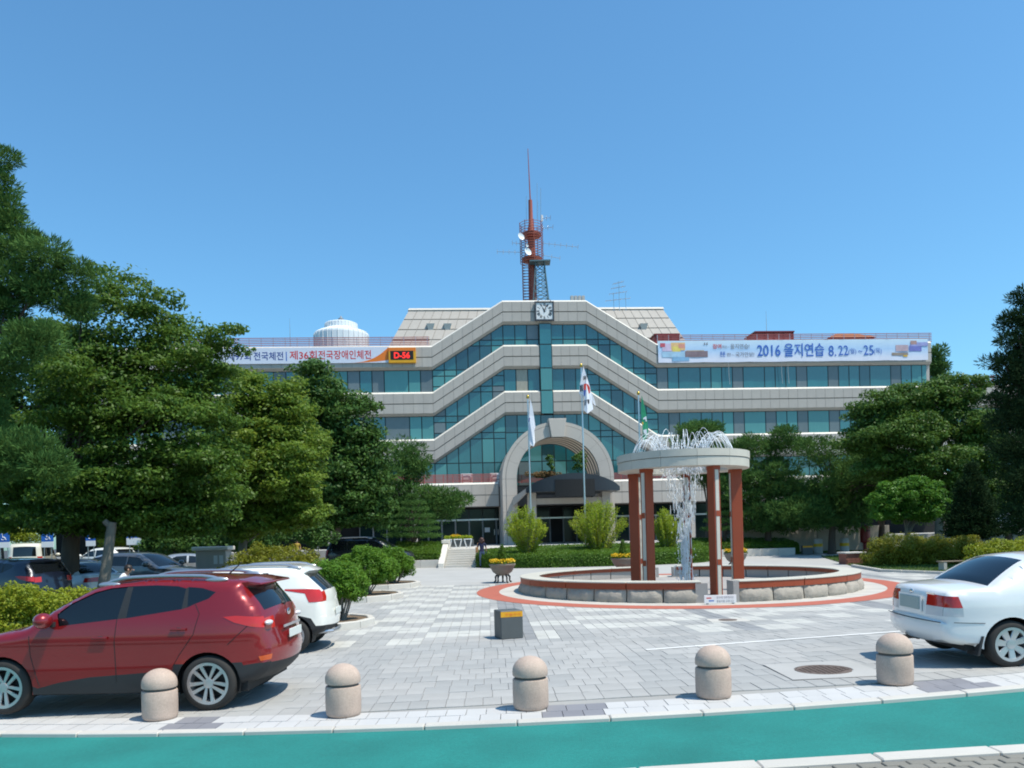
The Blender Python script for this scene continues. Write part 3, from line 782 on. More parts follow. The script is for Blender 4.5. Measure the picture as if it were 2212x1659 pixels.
# ground floor wall of glass doors, columns
gf = empty('ground_floor', (0, 0, 0)); gf.parent = hall
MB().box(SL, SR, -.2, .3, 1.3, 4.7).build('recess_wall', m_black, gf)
for k in range(-14, 15):
    x0 = k * 1.18
    if -3.2 < x0 < 3.3 and False: continue
    for zb, zt in ((1.46, 3.62), (3.68, 4.6)):
        f = MB(); f.box(x0, x0 + 1.16, -1.0, -.93, zb, zt); o = f.build('door' if zb < 2 else 'transom', m_grey if zb < 2 else m_frame, gf)
        MB().box(x0 + .05, x0 + 1.11, -1.006, -1.0005, zb + .05, zt - .05).build('pane', m_door if k != 0 else m_black, o)
        if zb < 2 and k in (-5, -4): MB().box(x0 + (.98 if k == -5 else .12), x0 + (1.02 if k == -5 else .16), -1.05, -1.01, 2.3, 2.8).build('handle', m_steel, o)
MB().box(-16, 16, -1.04, -.9, 3.60, 3.72).build('door_rail', m_steel, gf)
MB().box(-5.75, -5.3, -1.012, -1.008, 2.55, 2.95).build('door_notice', m_white, gf)
for x0 in (-18.5, -11.9, 11.9, 18.5): MB().box(x0 - .4, x0 + .4, -3.2, -2.4, 1.3, PZ0 + .06).build('column', m_stone, gf, bevel=.02)
# plinth and terrace
MB().box(SL, 49, -9.5, .4, .2, 1.45).build('plinth', m_road, hall)
MB().box(-14, 16, -17.6, -9.49, .2, 1.42).build('terrace', m_road, hall)
# entrance arch -------------------------------------------------------------
arch = empty('entrance_arch', (0, 0, 0)); arch.parent = hall
AC = .02; AZ = 6.72; RO, RI = 4.52, 3.36; AD = -7.0
def archseg(r0, r1, t0, t1, d0, d1, n=6):
    b = MB(); return sweep_arc(b, r0, r1, t0, t1, d0, d1, n)
def sweep_arc(b, r0, r1, t0, t1, d0, d1, n):
    vs = []
    for k in range(n + 1):
        t = t0 + (t1 - t0) * k / n; cs, sn = math.cos(t), math.sin(t)
        vs += [(AC + r0 * cs, d0, AZ + r0 * sn), (AC + r1 * cs, d0, AZ + r1 * sn), (AC + r1 * cs, d1, AZ + r1 * sn), (AC + r0 * cs, d1, AZ + r0 * sn)]
    fs = []
    for k in range(n):
        o = 4 * k
        for j in range(4): fs.append((o + j, o + (j + 1) % 4, o + 4 + (j + 1) % 4, o + 4 + j))
    fs += [(0, 3, 2, 1), (4 * n, 4 * n + 1, 4 * n + 2, 4 * n + 3)]
    return b.add(vs, fs)
kw = R(9.0)
for sd in (0, 1):      # face stones of the curve
    ts = np.linspace(0, PI / 2 - kw, 5)
    for a, c in zip(ts, ts[1:]):
        t0, t1 = (a, c) if sd == 0 else (PI - c, PI - a)
        archseg(RI, RO - .30, t0 + .0012, t1 - .0012, AD, AD + .5).build('arch_stone', m_arch, arch, True, ang=30)
        archseg(RO - .27, RO, t0 + .0012, t1 - .0012, AD + .03, AD + .5).build('rim_stone', m_arch, arch, True, ang=30)
    for k in range(4):
        zb, zt = 1.42 + (AZ - 1.42) * k / 4, 1.42 + (AZ - 1.42) * (k + 1) / 4 - .012
        x0, x1 = (RI, RO - .30) if sd == 0 else (-RO + .30, -RI)
        MB().box(AC + x0, AC + x1, AD, AD + .5, zb, zt).build('leg_stone', m_arch, arch)
        x0, x1 = (RO - .27, RO) if sd == 0 else (-RO, -RO + .27)
        MB().box(AC + x0, AC + x1, AD + .03, AD + .5, zb, zt).build('rim_stone', m_arch, arch)
ks = MB(); kb, kt = 3.25, 4.74
ks.prism([(AC - .5, AD - .28, AZ + kb), (AC + .5, AD - .28, AZ + kb), (AC + .72, AD - .28, AZ + kt), (AC - .72, AD - .28, AZ + kt)], (0, .9, 0)); ks.build('keystone', m_arch, arch, bevel=.02)
joint = MB(); sweep_arc(joint, RI + .06, RO - .04, 0, PI, AD + .06, AD + .49, 40)
for sd in (-1, 1):
    x0, x1 = sorted((sd * (RI + .06), sd * (RO - .04))); joint.box(AC + x0, AC + x1, AD + .06, AD + .49, 1.41, AZ)
joint.build('joint_core', m_stone_joint, arch)
# barrel behind: five ribs with gaps opened to let light into the vault
nr = 5; dep = 5.2; rd = dep / nr
for k in range(nr):
    d0, d1 = AD + .5 + rd * k + .42, AD + .5 + rd * (k + 1)
    archseg(RI + .0, RO - .02, 0, PI, d0, d1, 40).build('vault_rib', m_arch, arch, True, ang=30)
    for sd in (-1, 1):
        x0, x1 = sorted((sd * RI, sd * (RO - .02))); MB().box(AC + x0, AC + x1, d0, d1, 1.41, AZ).build('vault_leg', m_arch, arch)
# canopy ------------------------------------------------------------------
can = empty('entrance_canopy', (0, 0, 0)); can.parent = hall
S0, S1 = -2.98, 4.22; n = 24
def cf(t): s = S0 + (S1 - S0) * t; e = 4 * t * (1 - t); return s, -10.6 - 1.0 * e, 5.42, 5.72 + 1.02 * e ** .8
b = MB(); vs = []
for k in range(n + 1):
    s, d, zb, zt = cf(k / n); vs += [(s, d, zb), (s, d, zt), (s, -6.3, zt - .05), (s, -6.3, zb)]
fs = []
for k in range(n):
    o = 4 * k
    for j in range(4): fs.append((o + j, o + (j + 1) % 4, o + 4 + (j + 1) % 4, o + 4 + j))
fs += [(0, 3, 2, 1), (4 * n, 4 * n + 1, 4 * n + 2, 4 * n + 3)]
b.add(vs, fs).build('canopy_shell', m_slate, can)
vs = []; b = MB(); k0, k1 = 7, 17
for k in range(k0, k1 + 1):
    s, d, zb, zt = cf(k / n); vs += [(s, d - .05, 5.0), (s, d - .05, min(zt - .25, 6.28)), (s, d + .3, min(zt - .25, 6.28)), (s, d + .3, 5.0)]
fs = []
for k in range(k1 - k0):
    o = 4 * k
    for j in range(4): fs.append((o + j, o + (j + 1) % 4, o + 4 + (j + 1) % 4, o + 4 + j))
fs += [(0, 3, 2, 1), (4 * (k1 - k0), 4 * (k1 - k0) + 1, 4 * (k1 - k0) + 2, 4 * (k1 - k0) + 3)]
b.add(vs, fs).build('canopy_sign_box', m_black, can)
MB().prism([(S0 - .75, -7.2, 4.5), (S0 + .02, -10.3, 5.38), (S0 + .02, -10.3, 5.72), (S0 - .75, -7.2, 5.2)], (.1, .25, 0)).build('side_fascia', m_stone, can)
for s in (-2.4, 3.4): MB().box(s - .32, s + .32, -9.3, -8.66, 1.4, 5.44).build('column', m_stone, can, bevel=.02)
MB().box(-2.08, 3.08, -9.2, -8.8, 4.55, 5.0).build('canopy_beam', m_stone, can)
MB().lathe([(.001, -.28), (.12, -.25), (.15, -.1), (.08, .05), (.02, .1), (.02, .5)], 12, (1.35, -11.2, 5.0)).build('hanging_lamp', m_steel, can, True)
# ---------------------------------------------------------------- things on the building
# clock
m_frame2 = M('dark clock frame', (.05, .055, .065), .5)
s_, z_ = fac(1176, 672, -.2)
ck = thing('wall_clock', 'square white clock with dark frame at the top of the gable', 'clock', fl(s_, -.16, z_ - .86), PS)
h = .86
fr = MB()
for x0, x1, z0_, z1_ in ((-h, h, 2 * h - .13, 2 * h), (-h, h, 0, .13), (-h, -h + .13, .13, 2 * h - .13), (h - .13, h, .13, 2 * h - .13)): fr.box(x0, x1, -.08, .1, z0_, z1_)
fr.build('frame', m_frame2, ck); MB().box(-h + .08, h - .08, -.03, .1, .08, 2 * h - .08).build('face', m_white, ck)
for k, nu_ in enumerate(['XII', 'I', 'II', 'III', 'IIII', 'V', 'VI', 'VII', 'VIII', 'IX', 'X', 'XI']):
    t = k * PI / 6; r = .57
    o = lettering(nu_, .06 * (len(nu_) + .6), .26, m_flagblack, ck, (r * math.sin(t), -.036, h + r * math.cos(t)), name='numeral', bold=.035); o.rotation_euler = (0, t, 0)
for nm, ang, ln, w_ in (('hour_hand', R(-24), .38, .06), ('minute_hand', R(20), .58, .045)):
    o = MB().add([(-w_, -.05, -.1), (w_, -.05, -.1), (w_ * .5, -.05, ln), (-w_ * .5, -.05, ln), (-w_, -.042, -.1), (w_, -.042, -.1), (w_ * .5, -.042, ln), (-w_ * .5, -.042, ln)], [(0, 1, 2, 3), (0, 4, 5, 1), (1, 5, 6, 2), (2, 6, 7, 3), (3, 7, 4, 0)]).build(nm, m_flagblack, ck, loc=(0, -.01 if nm[0] == 'm' else 0, h)); o.rotation_euler = (0, ang, 0)
MB().tube((-.6, .1, 2 * h), (-.45, -.35, 2 * h + .1), .03).tube((.6, .1, 2 * h), (.5, -.3, 2 * h + .1), .03).build('lamp_arm', m_grey, ck)
# railings
def railing(label, sA, sB, d, z0_, hh, step, nr_, mat_r, mat_p, rr=.027):
    t = thing('roof_railing', label, 'railing', fl(sA, d, z0_), PS)
    n = int((sB - sA) / step)
    for k in range(n + 1): MB().tube((k * step, 0, 0), (k * step, 0, hh + .05), .032, 5).build('post', mat_p, t)
    for k in range(nr_):
        z = hh * (k + 1) / nr_
        MB().box(0, sB - sA, -rr, rr, z - rr, z + rr).build('rail', mat_r, t)
    return t
railing('red roof railing over the left banner', -34, SC - HJ - .2, .55, LV[1] - .05, .92, 1.03, 6, m_redrail, m_steel)
railing('red roof railing over the long light blue banner', SC + HJ + .2, SR + .4, .55, LV[1] - .05, .92, 1.03, 6, m_redrail, m_steel)
railing('low red balcony railing left of the entrance arch', -14, -4.7, -3.1, PZ1, .72, .8, 6, m_redrail, m_redrail, .03)
railing('low red balcony railing inside and right of the entrance arch', -3.2, 15, -3.1 + 2.0, PZ1, .72, .8, 6, m_redrail, m_redrail, .03)
railing('red railing on the lower annexe roof at the far right', SR + 3, 48, .5, LV[2], .9, 1.1, 5, m_redrail, m_redrail)
# air conditioners on the balcony
for k, (px_, lab) in enumerate([(1008, 'white air conditioner behind the balcony railing, further from the arch'), (1071, 'white air conditioner behind the balcony railing, close beside the arch')]):
    s_, z_ = fac(px_, 1030, -2.4)
    t = thing('air_conditioner', lab, 'air conditioner', fl(s_, -2.4, 6.3), PS, 'air conditioners on the balcony')
    MB().box(-.5, .5, -.2, .2, .1, 1.25).build('casing', m_white, t, bevel=.02)
    MB().path([(.38 * math.cos(a), -.215, .72 + .38 * math.sin(a)) for a in np.linspace(0, 2 * PI, 20)], .03, 5).build('fan_guard', m_grey, t)
    MB().box(-.35, .35, -.22, -.2, .68, .76).build('fan_blade', m_grey, t)
# roof tank
tp = P(738, 742, 82)
tk = thing('roof_tank', 'white ribbed round tank with domed top on the roof', 'tank', (tp.x, tp.y, 18.9), PS)
sc_ = 82 / 1750
r1 = 58 * sc_; zb = P(738, 742, 82).z; zsh = P(738, 722, 82).z; zd = P(738, 707, 82).z; ztp = P(738, 699, 82).z; zf = P(738, 686, 82).z
prof = [(r1, 0)] + [(r1 * q_, P(738, y_, 82).z - 18.9) for q_, y_ in ((1, 727), (.985, 723.5), (.92, 720), (.80, 717.2), (.68, 715), (.60, 712), (.585, 701), (.55, 699.5), (.52, 698.6))] + [(.001, ztp - 18.9 + .1)]
MB().lathe(prof, 40).build('tank_shell', m_tank, tk)
for k in range(32):
    a = 2 * PI * k / 32
    MB().path([(r * 1.006 * math.cos(a), r * 1.006 * math.sin(a), z) for r, z in prof[:9]], .035, 4).build('rib', m_white, tk)
MB().lathe([(.28, ztp - 18.9 + .2), (.28, ztp - 18.9 + .5), (.18, ztp - 18.9 + .55), (.22, zf - 18.9 - .3), (.05, zf - 18.9 + .15)], 10).build('finial', m_grey, tk)
# roof sheds and pavilion
def shed(x0, x1, y0, y1, Y, label):
    a, c = P(x0, y0, Y), P(x1, y1, Y)
    t = thing('roof_shed', label, 'rooftop shed', ((a.x + c.x) / 2, Y + 1.2, 18.9), PS, 'dark red rooftop sheds')
    w_, h_ = (c.x - a.x) / 2, a.z - 18.9
    MB().box(-w_, w_, -1.2, 1.2, 0, h_ - .12).build('wall', m_redrail, t)
    MB().box(-w_ - .1, w_ + .1, -1.35, 1.35, h_ - .118, h_).build('roof', m_postbox, t)
    n = max(3, int(w_ * 2 / .9))
    for k in range(n + 1): MB().box(-w_ + k * 2 * w_ / n - .06, -w_ + k * 2 * w_ / n + .06, -1.26, -1.2, 0, h_ - .12).build('post', m_postbox, t)
shed(1412, 1464, 722, 736, 76, 'dark red rooftop shed next to the gable, beside the sloping roof block')
shed(1628, 1712, 717, 733, 76, 'dark red rooftop shed behind the middle of the right roof railing')
a, c = P(1786, 730, 79), P(1893, 728, 79)
t = thing('roof_pavilion', 'low orange brown hip roof pavilion behind the right roof railing', 'pavilion', ((a.x + c.x) / 2, 80.5, 18.9), PS)
w_ = (c.x - a.x) / 2; hz = a.z - 18.9
MB().add([(-w_, -1.6, hz), (w_, -1.6, hz), (w_, 1.6, hz), (-w_, 1.6, hz), (-w_ * .35, 0, hz + .75), (w_ * .35, 0, hz + .75)], [(0, 1, 5, 4), (1, 2, 5), (2, 3, 4, 5), (3, 0, 4), (3, 2, 1, 0)]).build('roof', m_copper, t)
for sx in (-1, 1):
    for sy in (-1, 1): MB().box(sx * w_ * .85 - .08, sx * w_ * .85 + .08, sy * 1.3 - .08, sy * 1.3 + .08, 0, hz + .02).build('post', m_postbox, t)
# ---------------------------------------------------------------- banners and LED sign
s0, z0_ = fac(1422, 785, -.06); s1, z1_ = fac(2003, 730.8, -.06); _, ztl = fac(1420, 739, -.06); _, zbr = fac(2004, 776.5, -.06)
bh = (ztl - z0_ + z1_ - zbr) / 2; bz = (ztl + z0_ + z1_ + zbr) / 4 - bh / 2
BW = s1 - s0
bn = thing('banner', 'long light blue banner with 2016 and blue Korean lettering on the right wing', 'banner', fl((s0 + s1) / 2, -.09, bz), PS)
b = MB(); n = 48; vs = []
for k in range(n + 1):
    x = -BW / 2 + BW * k / n; sag = .05 * math.sin(k * .9) ; vs += [(x, -.01 - .012 * math.sin(k * 1.7), -.03 * math.sin(PI * (k % 8) / 8)), (x, 0, bh)]
b.add(vs, [(2 * k, 2 * k + 2, 2 * k + 3, 2 * k + 1) for k in range(n)])
b.prism([(-BW / 2, 0, bh - .03), (BW / 2, 0, bh - .03), (BW / 2, 0, bh + .02), (-BW / 2, 0, bh + .02)], (0, .03, 0))
m_bg = bpy.data.materials.new('printed sky gradient banner'); m_bg.use_nodes = True
N_ = m_bg.node_tree.nodes; L_ = m_bg.node_tree.links; tc_ = N_.new('ShaderNodeTexCoord'); sp_ = N_.new('ShaderNodeSeparateXYZ'); L_.new(tc_.outputs['Generated'], sp_.inputs[0])
cr = N_.new('ShaderNodeValToRGB'); cr.color_ramp.elements[0].color = (.68, .70, .80, 1); cr.color_ramp.elements[1].color = (.58, .72, .82, 1); e = cr.color_ramp.elements.new(.55); e.color = (.42, .60, .82, 1)
cr.color_ramp.elements[0].position = .15; cr.color_ramp.elements[-1].position = 1.0
L_.new(sp_.outputs[2], cr.inputs[0]); L_.new(cr.outputs[0], N_['Principled BSDF'].inputs['Base Color']); N_['Principled BSDF'].inputs['Roughness'].default_value = .7
b.build('cloth', m_bg, bn)
def bx(px_): return fac(px_, 760, -.06)[0] - (s0 + s1) / 2
def ltr(px0, px1, f0, f1, txt, mat, bold=0): 
    a, c = bx(px0), bx(px1); lettering(txt, c - a, bh * (f1 - f0), mat, bn, ((a + c) / 2, -.035, bh * (f0 + f1) / 2), bold)
def zx4(z): return (2100 + z / 4.808) / 1.4756
def zx5(z): return (2500 + z / 4.608) / 1.4756
ltr(zx4(1505), zx4(1860), .25, .78, '2016', m_ink_blue, .012)
ltr(zx4(1915), zx5(580), .22, .84, '을지연습', m_ink_blue, .012)
ltr(zx5(645), zx5(755), .22, .72, '8.', m_ink_blue, .004); ltr(zx5(788), zx5(935), .26, .72, '22', m_ink_blue, .004); ltr(zx5(938), zx5(1050), .28, .58, '(월)', m_ink_blue)
ltr(zx5(1080), zx5(1140), .40, .48, '~', m_ink_blue); ltr(zx5(1160), zx5(1305), .26, .72, '25', m_ink_blue, .004); ltr(zx5(1310), zx5(1425), .28, .58, '(목)', m_ink_blue)
ltr(zx4(825), zx4(955), .62, .84, '참여', m_ink_red, .01); ltr(zx4(965), zx4(1075), .64, .78, '하는~', m_ink_grey); ltr(zx4(1095), zx4(1385), .60, .84, '을지연습!', m_ink_grey)
ltr(zx4(935), zx4(1015), .24, .48, '튼튼', m_ink_blue, .01); ltr(zx4(1035), zx4(1150), .26, .42, '한~', m_ink_grey); ltr(zx4(1170), zx4(1455), .22, .46, '국가안보!', m_ink_grey)
ltr(zx4(690), zx4(750), .80, .93, '“', m_ink_grey)
def patch(px0, px1, f0, f1, col, k=[0]):
    k[0] += 1; a, c = bx(px0), bx(px1); lay = -.028 - .0012 * (k[0] % 9)
    MB().box(a, c, lay - .001, lay, bh * f0, bh * f1).build('printed_picture', M('print %d' % k[0], col, .7, var=.45, vscale=1.7), bn)
for q in [(zx4(50), zx4(200), .52, .88, (.62, .50, .66)), (zx4(20), zx4(95), .72, .90, (.55, .10, .14)), (zx4(185), zx4(400), .56, .92, (.75, .48, .22)), (zx4(205), zx4(330), .50, .74, (.75, .60, .15)), (zx4(300), zx4(400), .66, .86, (.70, .30, .22)),
          (zx4(45), zx4(395), .24, .50, (.36, .55, .70)), (zx4(200), zx4(460), .06, .26, (.22, .42, .62)), (zx4(398), zx4(745), .24, .52, (.22, .16, .18)), (zx4(420), zx4(690), .42, .56, (.48, .38, .26)), (zx4(470), zx4(600), .28, .42, (.55, .42, .28)),
          (zx5(1630), zx5(1815), .42, .72, (.48, .36, .40)), (zx5(1830), zx5(2010), .42, .70, (.16, .18, .48)), (zx5(1850), zx5(2105), .66, .84, (.30, .32, .58)), (zx5(1570), zx5(1810), .22, .36, (.30, .24, .20)), (zx5(1740), zx5(1800), .16, .24, (.70, .42, .05)), (zx5(1850), zx5(1940), .74, .92, (.45, .28, .26))]: patch(*q)
# ropes of the banner
rp = MB()
for x_, yy in ((1653, 640), (1690, 830), (1700, 830)):
    pass
for px_ in (1573, 1687, 1701):
    s_, z_ = fac(px_, 780, -.05); MB().path([(s_ - (s0 + s1) / 2, .0, .0), (s_ - (s0 + s1) / 2 + .02, .03, -1.0), (s_ - (s0 + s1) / 2 + .1, .06, -2.0)], .018, 4).build('rope', m_concrete, bn)
# left banner
s0, _ = fac(455, 770, -.06); s1, z_ = fac(841, 770, -.06); _, zt_ = fac(700, 750.5, -.06); _, zb_ = fac(800, 784, -.06)
BWl = s1 - s0; bhl = zt_ - zb_
bl = thing('banner', 'white banner with navy and red Korean lettering on the left wing, behind the tree tops', 'banner', fl((s0 + s1) / 2, -.09, zb_), PS)
MB().box(-BWl / 2, BWl / 2, -.01, .02, 0, bhl).build('cloth', m_bannerL, bl)
def lx(px_): return fac(px_, 770, -.06)[0] - (s0 + s1) / 2
def z3(z): return (700 + z / 2.949) / 1.4756
def ltl(a, c, txt, mat, f0=.22, f1=.74): lettering(txt, lx(c) - lx(a), bhl * (f1 - f0), mat, bl, ((lx(a) + lx(c)) / 2, -.014, bhl * (f0 + f1) / 2), .012)
ltl(z3(75), z3(295), '제97회', m_ink_navy); ltl(z3(322), z3(600), '전국체전', m_ink_navy)
ltl(z3(625), z3(634), '|', m_ink_blue, .16, .74)
ltl(z3(660), z3(915), '제36회', m_ink_red, .24, .80); ltl(z3(930), z3(1425), '전국장애인체전', m_ink_red, .24, .80)
a, c = lx(z3(1180)), lx(z3(1590))
sw_ = MB(); n = 16
for k in range(n):
    t0, t1 = k / n, (k + 1) / n
    f = lambda t: (a + (c - a) * t, bhl * (.0 + .55 * t ** 2.2), bhl * (.0 + .98 * t ** 2.8))
    p, q = f(t0), f(t1); sw_.poly([(p[0], -.013, p[1] * .3), (q[0], -.013, q[1] * .3), (q[0], -.013, q[2]), (p[0], -.013, p[2])])
sw_.build('orange_swoosh', m_orange, bl)
s0, _ = fac(839.5, 768, -.15); s1, _ = fac(898.5, 768, -.15); _, zt_ = fac(870, 751.5, -.15); _, zb_ = fac(870, 784.5, -.15)
ld = thing('countdown_sign', 'orange framed black LED sign showing D-56 in red beside the left banner', 'LED sign', fl((s0 + s1) / 2, -.2, zb_), PS)
W_, H_ = s1 - s0, zt_ - zb_
MB().box(-W_ / 2, W_ / 2, -.1, .18, 0, H_).build('frame', m_amber, ld, bevel=.02)
MB().box(-W_ / 2 + .01, W_ / 2 - .01, -.104, -.1, H_ * .74, H_ - .02).build('top_band', m_orange, ld)
MB().box(-W_ * .43, W_ * .41, -.112, -.105, H_ * .2, H_ * .78).build('screen', m_black, ld)
lettering('D-56', W_ * .58, H_ * .42, m_led, ld, (-.02, -.114, H_ * .49), .03)
# ---------------------------------------------------------------- antenna mast
def tz(zx, zy, Y=79): return P((1550 + zx / 3.131) / 1.4756, (450 + zy / 3.131) / 1.4756, Y)
base = tz(465, 1560); top = tz(440, 590)
MX, MY = base.x, 79.0; zb = 22.6
mast = thing('antenna_mast', 'tall red antenna mast with caged platforms on the roof behind the clock', 'antenna mast', (MX, MY, zb))
def mz(zy): return tz(450, zy).z - zb
MB().path([(0, 0, 0), (0, 0, mz(900)), (0, 0, mz(820)), (0, 0, mz(590))], [.42, .36, .22, .19], 12).build('pole', m_redtower, mast, True)
MB().path([(0, 0, mz(590)), (-.1, 0, mz(75))], [.07, .03], 5).build('lightning_rod', m_redtower, mast)
ppm = 1750 / 79; zpm = 3.131 * 1.4756 * ppm
rc = 115 / zpm
for zy in (945, 1185):
    MB().lathe([(.3, mz(zy) - .18), (rc * .82, mz(zy) - .12), (rc * .86, mz(zy) + .15), (.3, mz(zy) + .15)], 16).build('platform', m_redtower, mast)
nrg = 15
for k in range(nrg + 1):
    z = mz(830) + (mz(1215) - mz(830)) * k / nrg
    MB().path([(rc * math.cos(a), rc * math.sin(a), z) for a in np.linspace(0, 2 * PI, 19)[:-1]], .026, 4, closed=True).build('cage_ring', m_redtower, mast)
for k in range(8):
    a = 2 * PI * k / 8 + .2
    MB().tube((rc * math.cos(a), rc * math.sin(a), mz(820)), (rc * math.cos(a), rc * math.sin(a), mz(1225)), .034, 5).build('cage_bar', m_redtower, mast)
for sx in (-1, 1): MB().tube((sx * .42 - .62 + .1, -.2, 0), (sx * .42 - .62 + .1, -.2, mz(1210)), .05, 5).build('ladder_rail', m_redtower, mast)
for k in range(22): 
    z = mz(1210) * (k + .5) / 22
    MB().path([(-.52 + .45 * math.cos(a), -.1 + .45 * math.sin(a), z) for a in np.linspace(0, 2 * PI, 11)[:-1]], .035, 4, closed=True).build('ladder_hoop', m_redtower, mast)
for zx, zy, r in ((340, 960, .36), (408, 1110, .38), (400, 1050, .15)):
    p = tz(zx, zy, 77.6) - Vector((MX, MY, zb))
    o = MB().lathe([(.001, 0), (r * .6, .04), (r, .14), (r, .16), (r * .6, .08), (.001, .05)], 18).build('dish', m_tank, mast, True, loc=p); o.rotation_euler = (R(75), 0, R(35))
    MB().tube(p, (p.x * .4, 0, p.z), .04, 5).build('dish_arm', m_grey, mast)
for zx, z0y, z1y, r, mt in ((400, 820, 550, .03, m_steel), (507, 780, 420, .03, m_steel), (515, 960, 600, .03, m_steel), (543, 800, 470, .04, m_steel), (555, 800, 740, .12, m_white)):
    MB().tube(tz(zx, z0y, 79.3) - Vector((MX, MY, zb)), tz(zx, z1y, 79.3) - Vector((MX, MY, zb)), r, 5).build('whip_aerial', mt, mast)
for (x0, y0), (x1, y1) in (((560, 772), (640, 764)), ((565, 872), (665, 858)), ((570, 1020), (915, 1058)), ((110, 1104), (345, 1110)), ((570, 1140), (735, 1170)), ((260, 1015), (340, 1025))):
    p, q = tz(x0, y0, 78.4) - Vector((MX, MY, zb)), tz(x1, y1, 78.4) - Vector((MX, MY, zb))
    b = MB().tube(p, q, .022, 4)
    nn = max(2, int((q - p).length / .55))
    for k in range(nn + 1):
        c = p.lerp(q, k / nn); b.tube(c + Vector((0, -.3, .12)), c + Vector((0, .3, -.12)), .016, 4)
    b.build('yagi_aerial', m_steel, mast)
# teal lattice tower
p0 = tz(540, 1565); ltw = thing('lattice_tower', 'small teal lattice tower standing close beside the red antenna mast', 'lattice tower', (p0.x, 78.2, zb))
H_ = tz(535, 1220, 78.2).z - zb
def lw(z): return .92 - .5 * z / H_
for sx in (-1, 1):
    for sy in (-1, 1): MB().tube((sx * lw(0), sy * lw(0), 0), (sx * lw(H_), sy * lw(H_), H_), .05, 5).build('leg', m_tealtower, ltw)
nl = 8
for k in range(nl):
    z, z2 = H_ * k / nl, H_ * (k + 1) / nl
    for sy in (-1, 1):
        MB().tube((-lw(z), sy * lw(z), z), (lw(z2), sy * lw(z2), z2), .032, 4).tube((lw(z), sy * lw(z), z), (-lw(z2), sy * lw(z2), z2), .032, 4).tube((-lw(z2), sy * lw(z2), z2), (lw(z2), sy * lw(z2), z2), .032, 4).build('cross_brace', m_tealtower, ltw)
MB().box(-1.0, 1.0, -.7, .7, H_, H_ + .12).build('top_platform', m_tealtower, ltw)
# TV aerial right, small roof vents
def aerial(px_, y0, y1, Y, label):
    a, c = P(px_, y0, Y), P(px_, y1, Y)
    t = thing('roof_aerial', label, 'aerial', (a.x, Y, min(a.z, 25.5)))
    return t, c.z - min(a.z, 25.5)
t, hh = aerial(1338, 664, 607, 84, 'grey television aerial with several crossed arms above the sloping roof block')
MB().tube((0, 0, -.3), (0, 0, hh), .035, 5).build('mast', m_steel, t)
for z, l in ((hh * .3, 1.4), (hh * .55, 1.0), (hh * .75, .8), (hh * .92, .6)):
    b = MB().tube((-l, -.1, z - .1), (l * .8, .1, z + .15), .025, 4)
    for k in range(6): x = -l + l * 1.8 * k / 5; b.tube((x, -.35, z - .1 + .25 * k / 5), (x, .35, z - .1 + .25 * k / 5), .018, 4)
    b.build('yagi_arm', m_steel, t)
for px_ in (1326, 1352): 
    q = P(px_, 664, 84).x - t.location.x; MB().tube((q, 0, -.3), (q, 0, hh * .55), .03, 4).build('mast', m_steel, t)
for px_, y0, y1, lab in ((627, 742, 688, 'thin grey lightning rod on the left wing roof'), (1656, 722, 672, 'thin grey lightning rod on the right wing roof')):
    a, c = P(px_, y0, 77), P(px_, y1, 77)
    t = thing('lightning_rod', lab, 'lightning rod', (a.x, 77, 18.9)); MB().path([(0, 0, 0), (0, 0, (c.z - 18.9) * .6), (0, 0, c.z - 18.9)], [.05, .035, .015], 5).build('rod', m_steel, t); MB().box(-.15, .15, -.15, .15, 0, .1).build('base', m_grey, t)
a = P(1246, 640, 75)
t = thing('roof_ventilator', 'low grey roof ventilators on the right edge of the gable top', 'roof ventilator', (a.x, 75, 22.75), PS)
for k in range(4): MB().box(-.6 + k * .35, -.34 + k * .35, -.2, .2, 0, a.z - 22.75).build('vent_box', m_concrete, t)
# ---------------------------------------------------------------- flags and poles
def flagpole(px_, ytop, Y, label, ybase=1192):
    p = P(px_[1], ybase, Y); tp = P(px_[0], ytop, Y); zg = g(p.x, Y) + .1
    t = thing('flagpole', label, 'flagpole', (p.x, Y, zg), 0, 'flagpoles in the hedge')
    hgt = tp.z - zg; 
    MB().path([(0, 0, 0), (0, 0, hgt * .5), (0, 0, hgt)], [.06, .05, .035], 10).build('pole', m_pole, t, True)
    MB().ell((0, 0, hgt + .1), (.09, .09, .12), 10, 8).build('finial', m_gold, t, True)
    MB().lathe([(.14, 0), (.14, .08), (.08, .12)], 12).build('base', m_grey, t)
    return t, tp
FY = 47.0
fp1, t1 = flagpole((1149, 1149), 861, FY, 'flagpole with a limp white flag, in front of the arch')
fp2, t2 = flagpole((1266, 1266), 793, FY + .6, 'tallest flagpole, carrying the South Korean flag')
fp3, t3 = flagpole((1388, 1388), 853, FY, 'flagpole with a limp green flag, partly behind the fountain ring')
def f6(zx, zy): return ((1640 + zx / 4.608) / 1.4756, (1130 + zy / 4.608) / 1.4756)
def flag(name, label, faces, Y, mats, loc):
    """faces: (polygon in photo zoom pixels, depth offsets per vertex, material); a folded cloth of real thickness"""
    t = thing(name, label, 'flag', loc)
    for k, (pl, dz, mt, nm) in enumerate(faces):
        pts = []
        for (zx, zy), d in zip(pl, dz): q = P(*f6(zx, zy), Y + d); pts.append(q - Vector(loc))
        MB().prism(pts, (0, .02, 0)).build(nm, mt, t)
    return t
L2 = P(1266, 890, FY + .6)
Yf = FY + .45
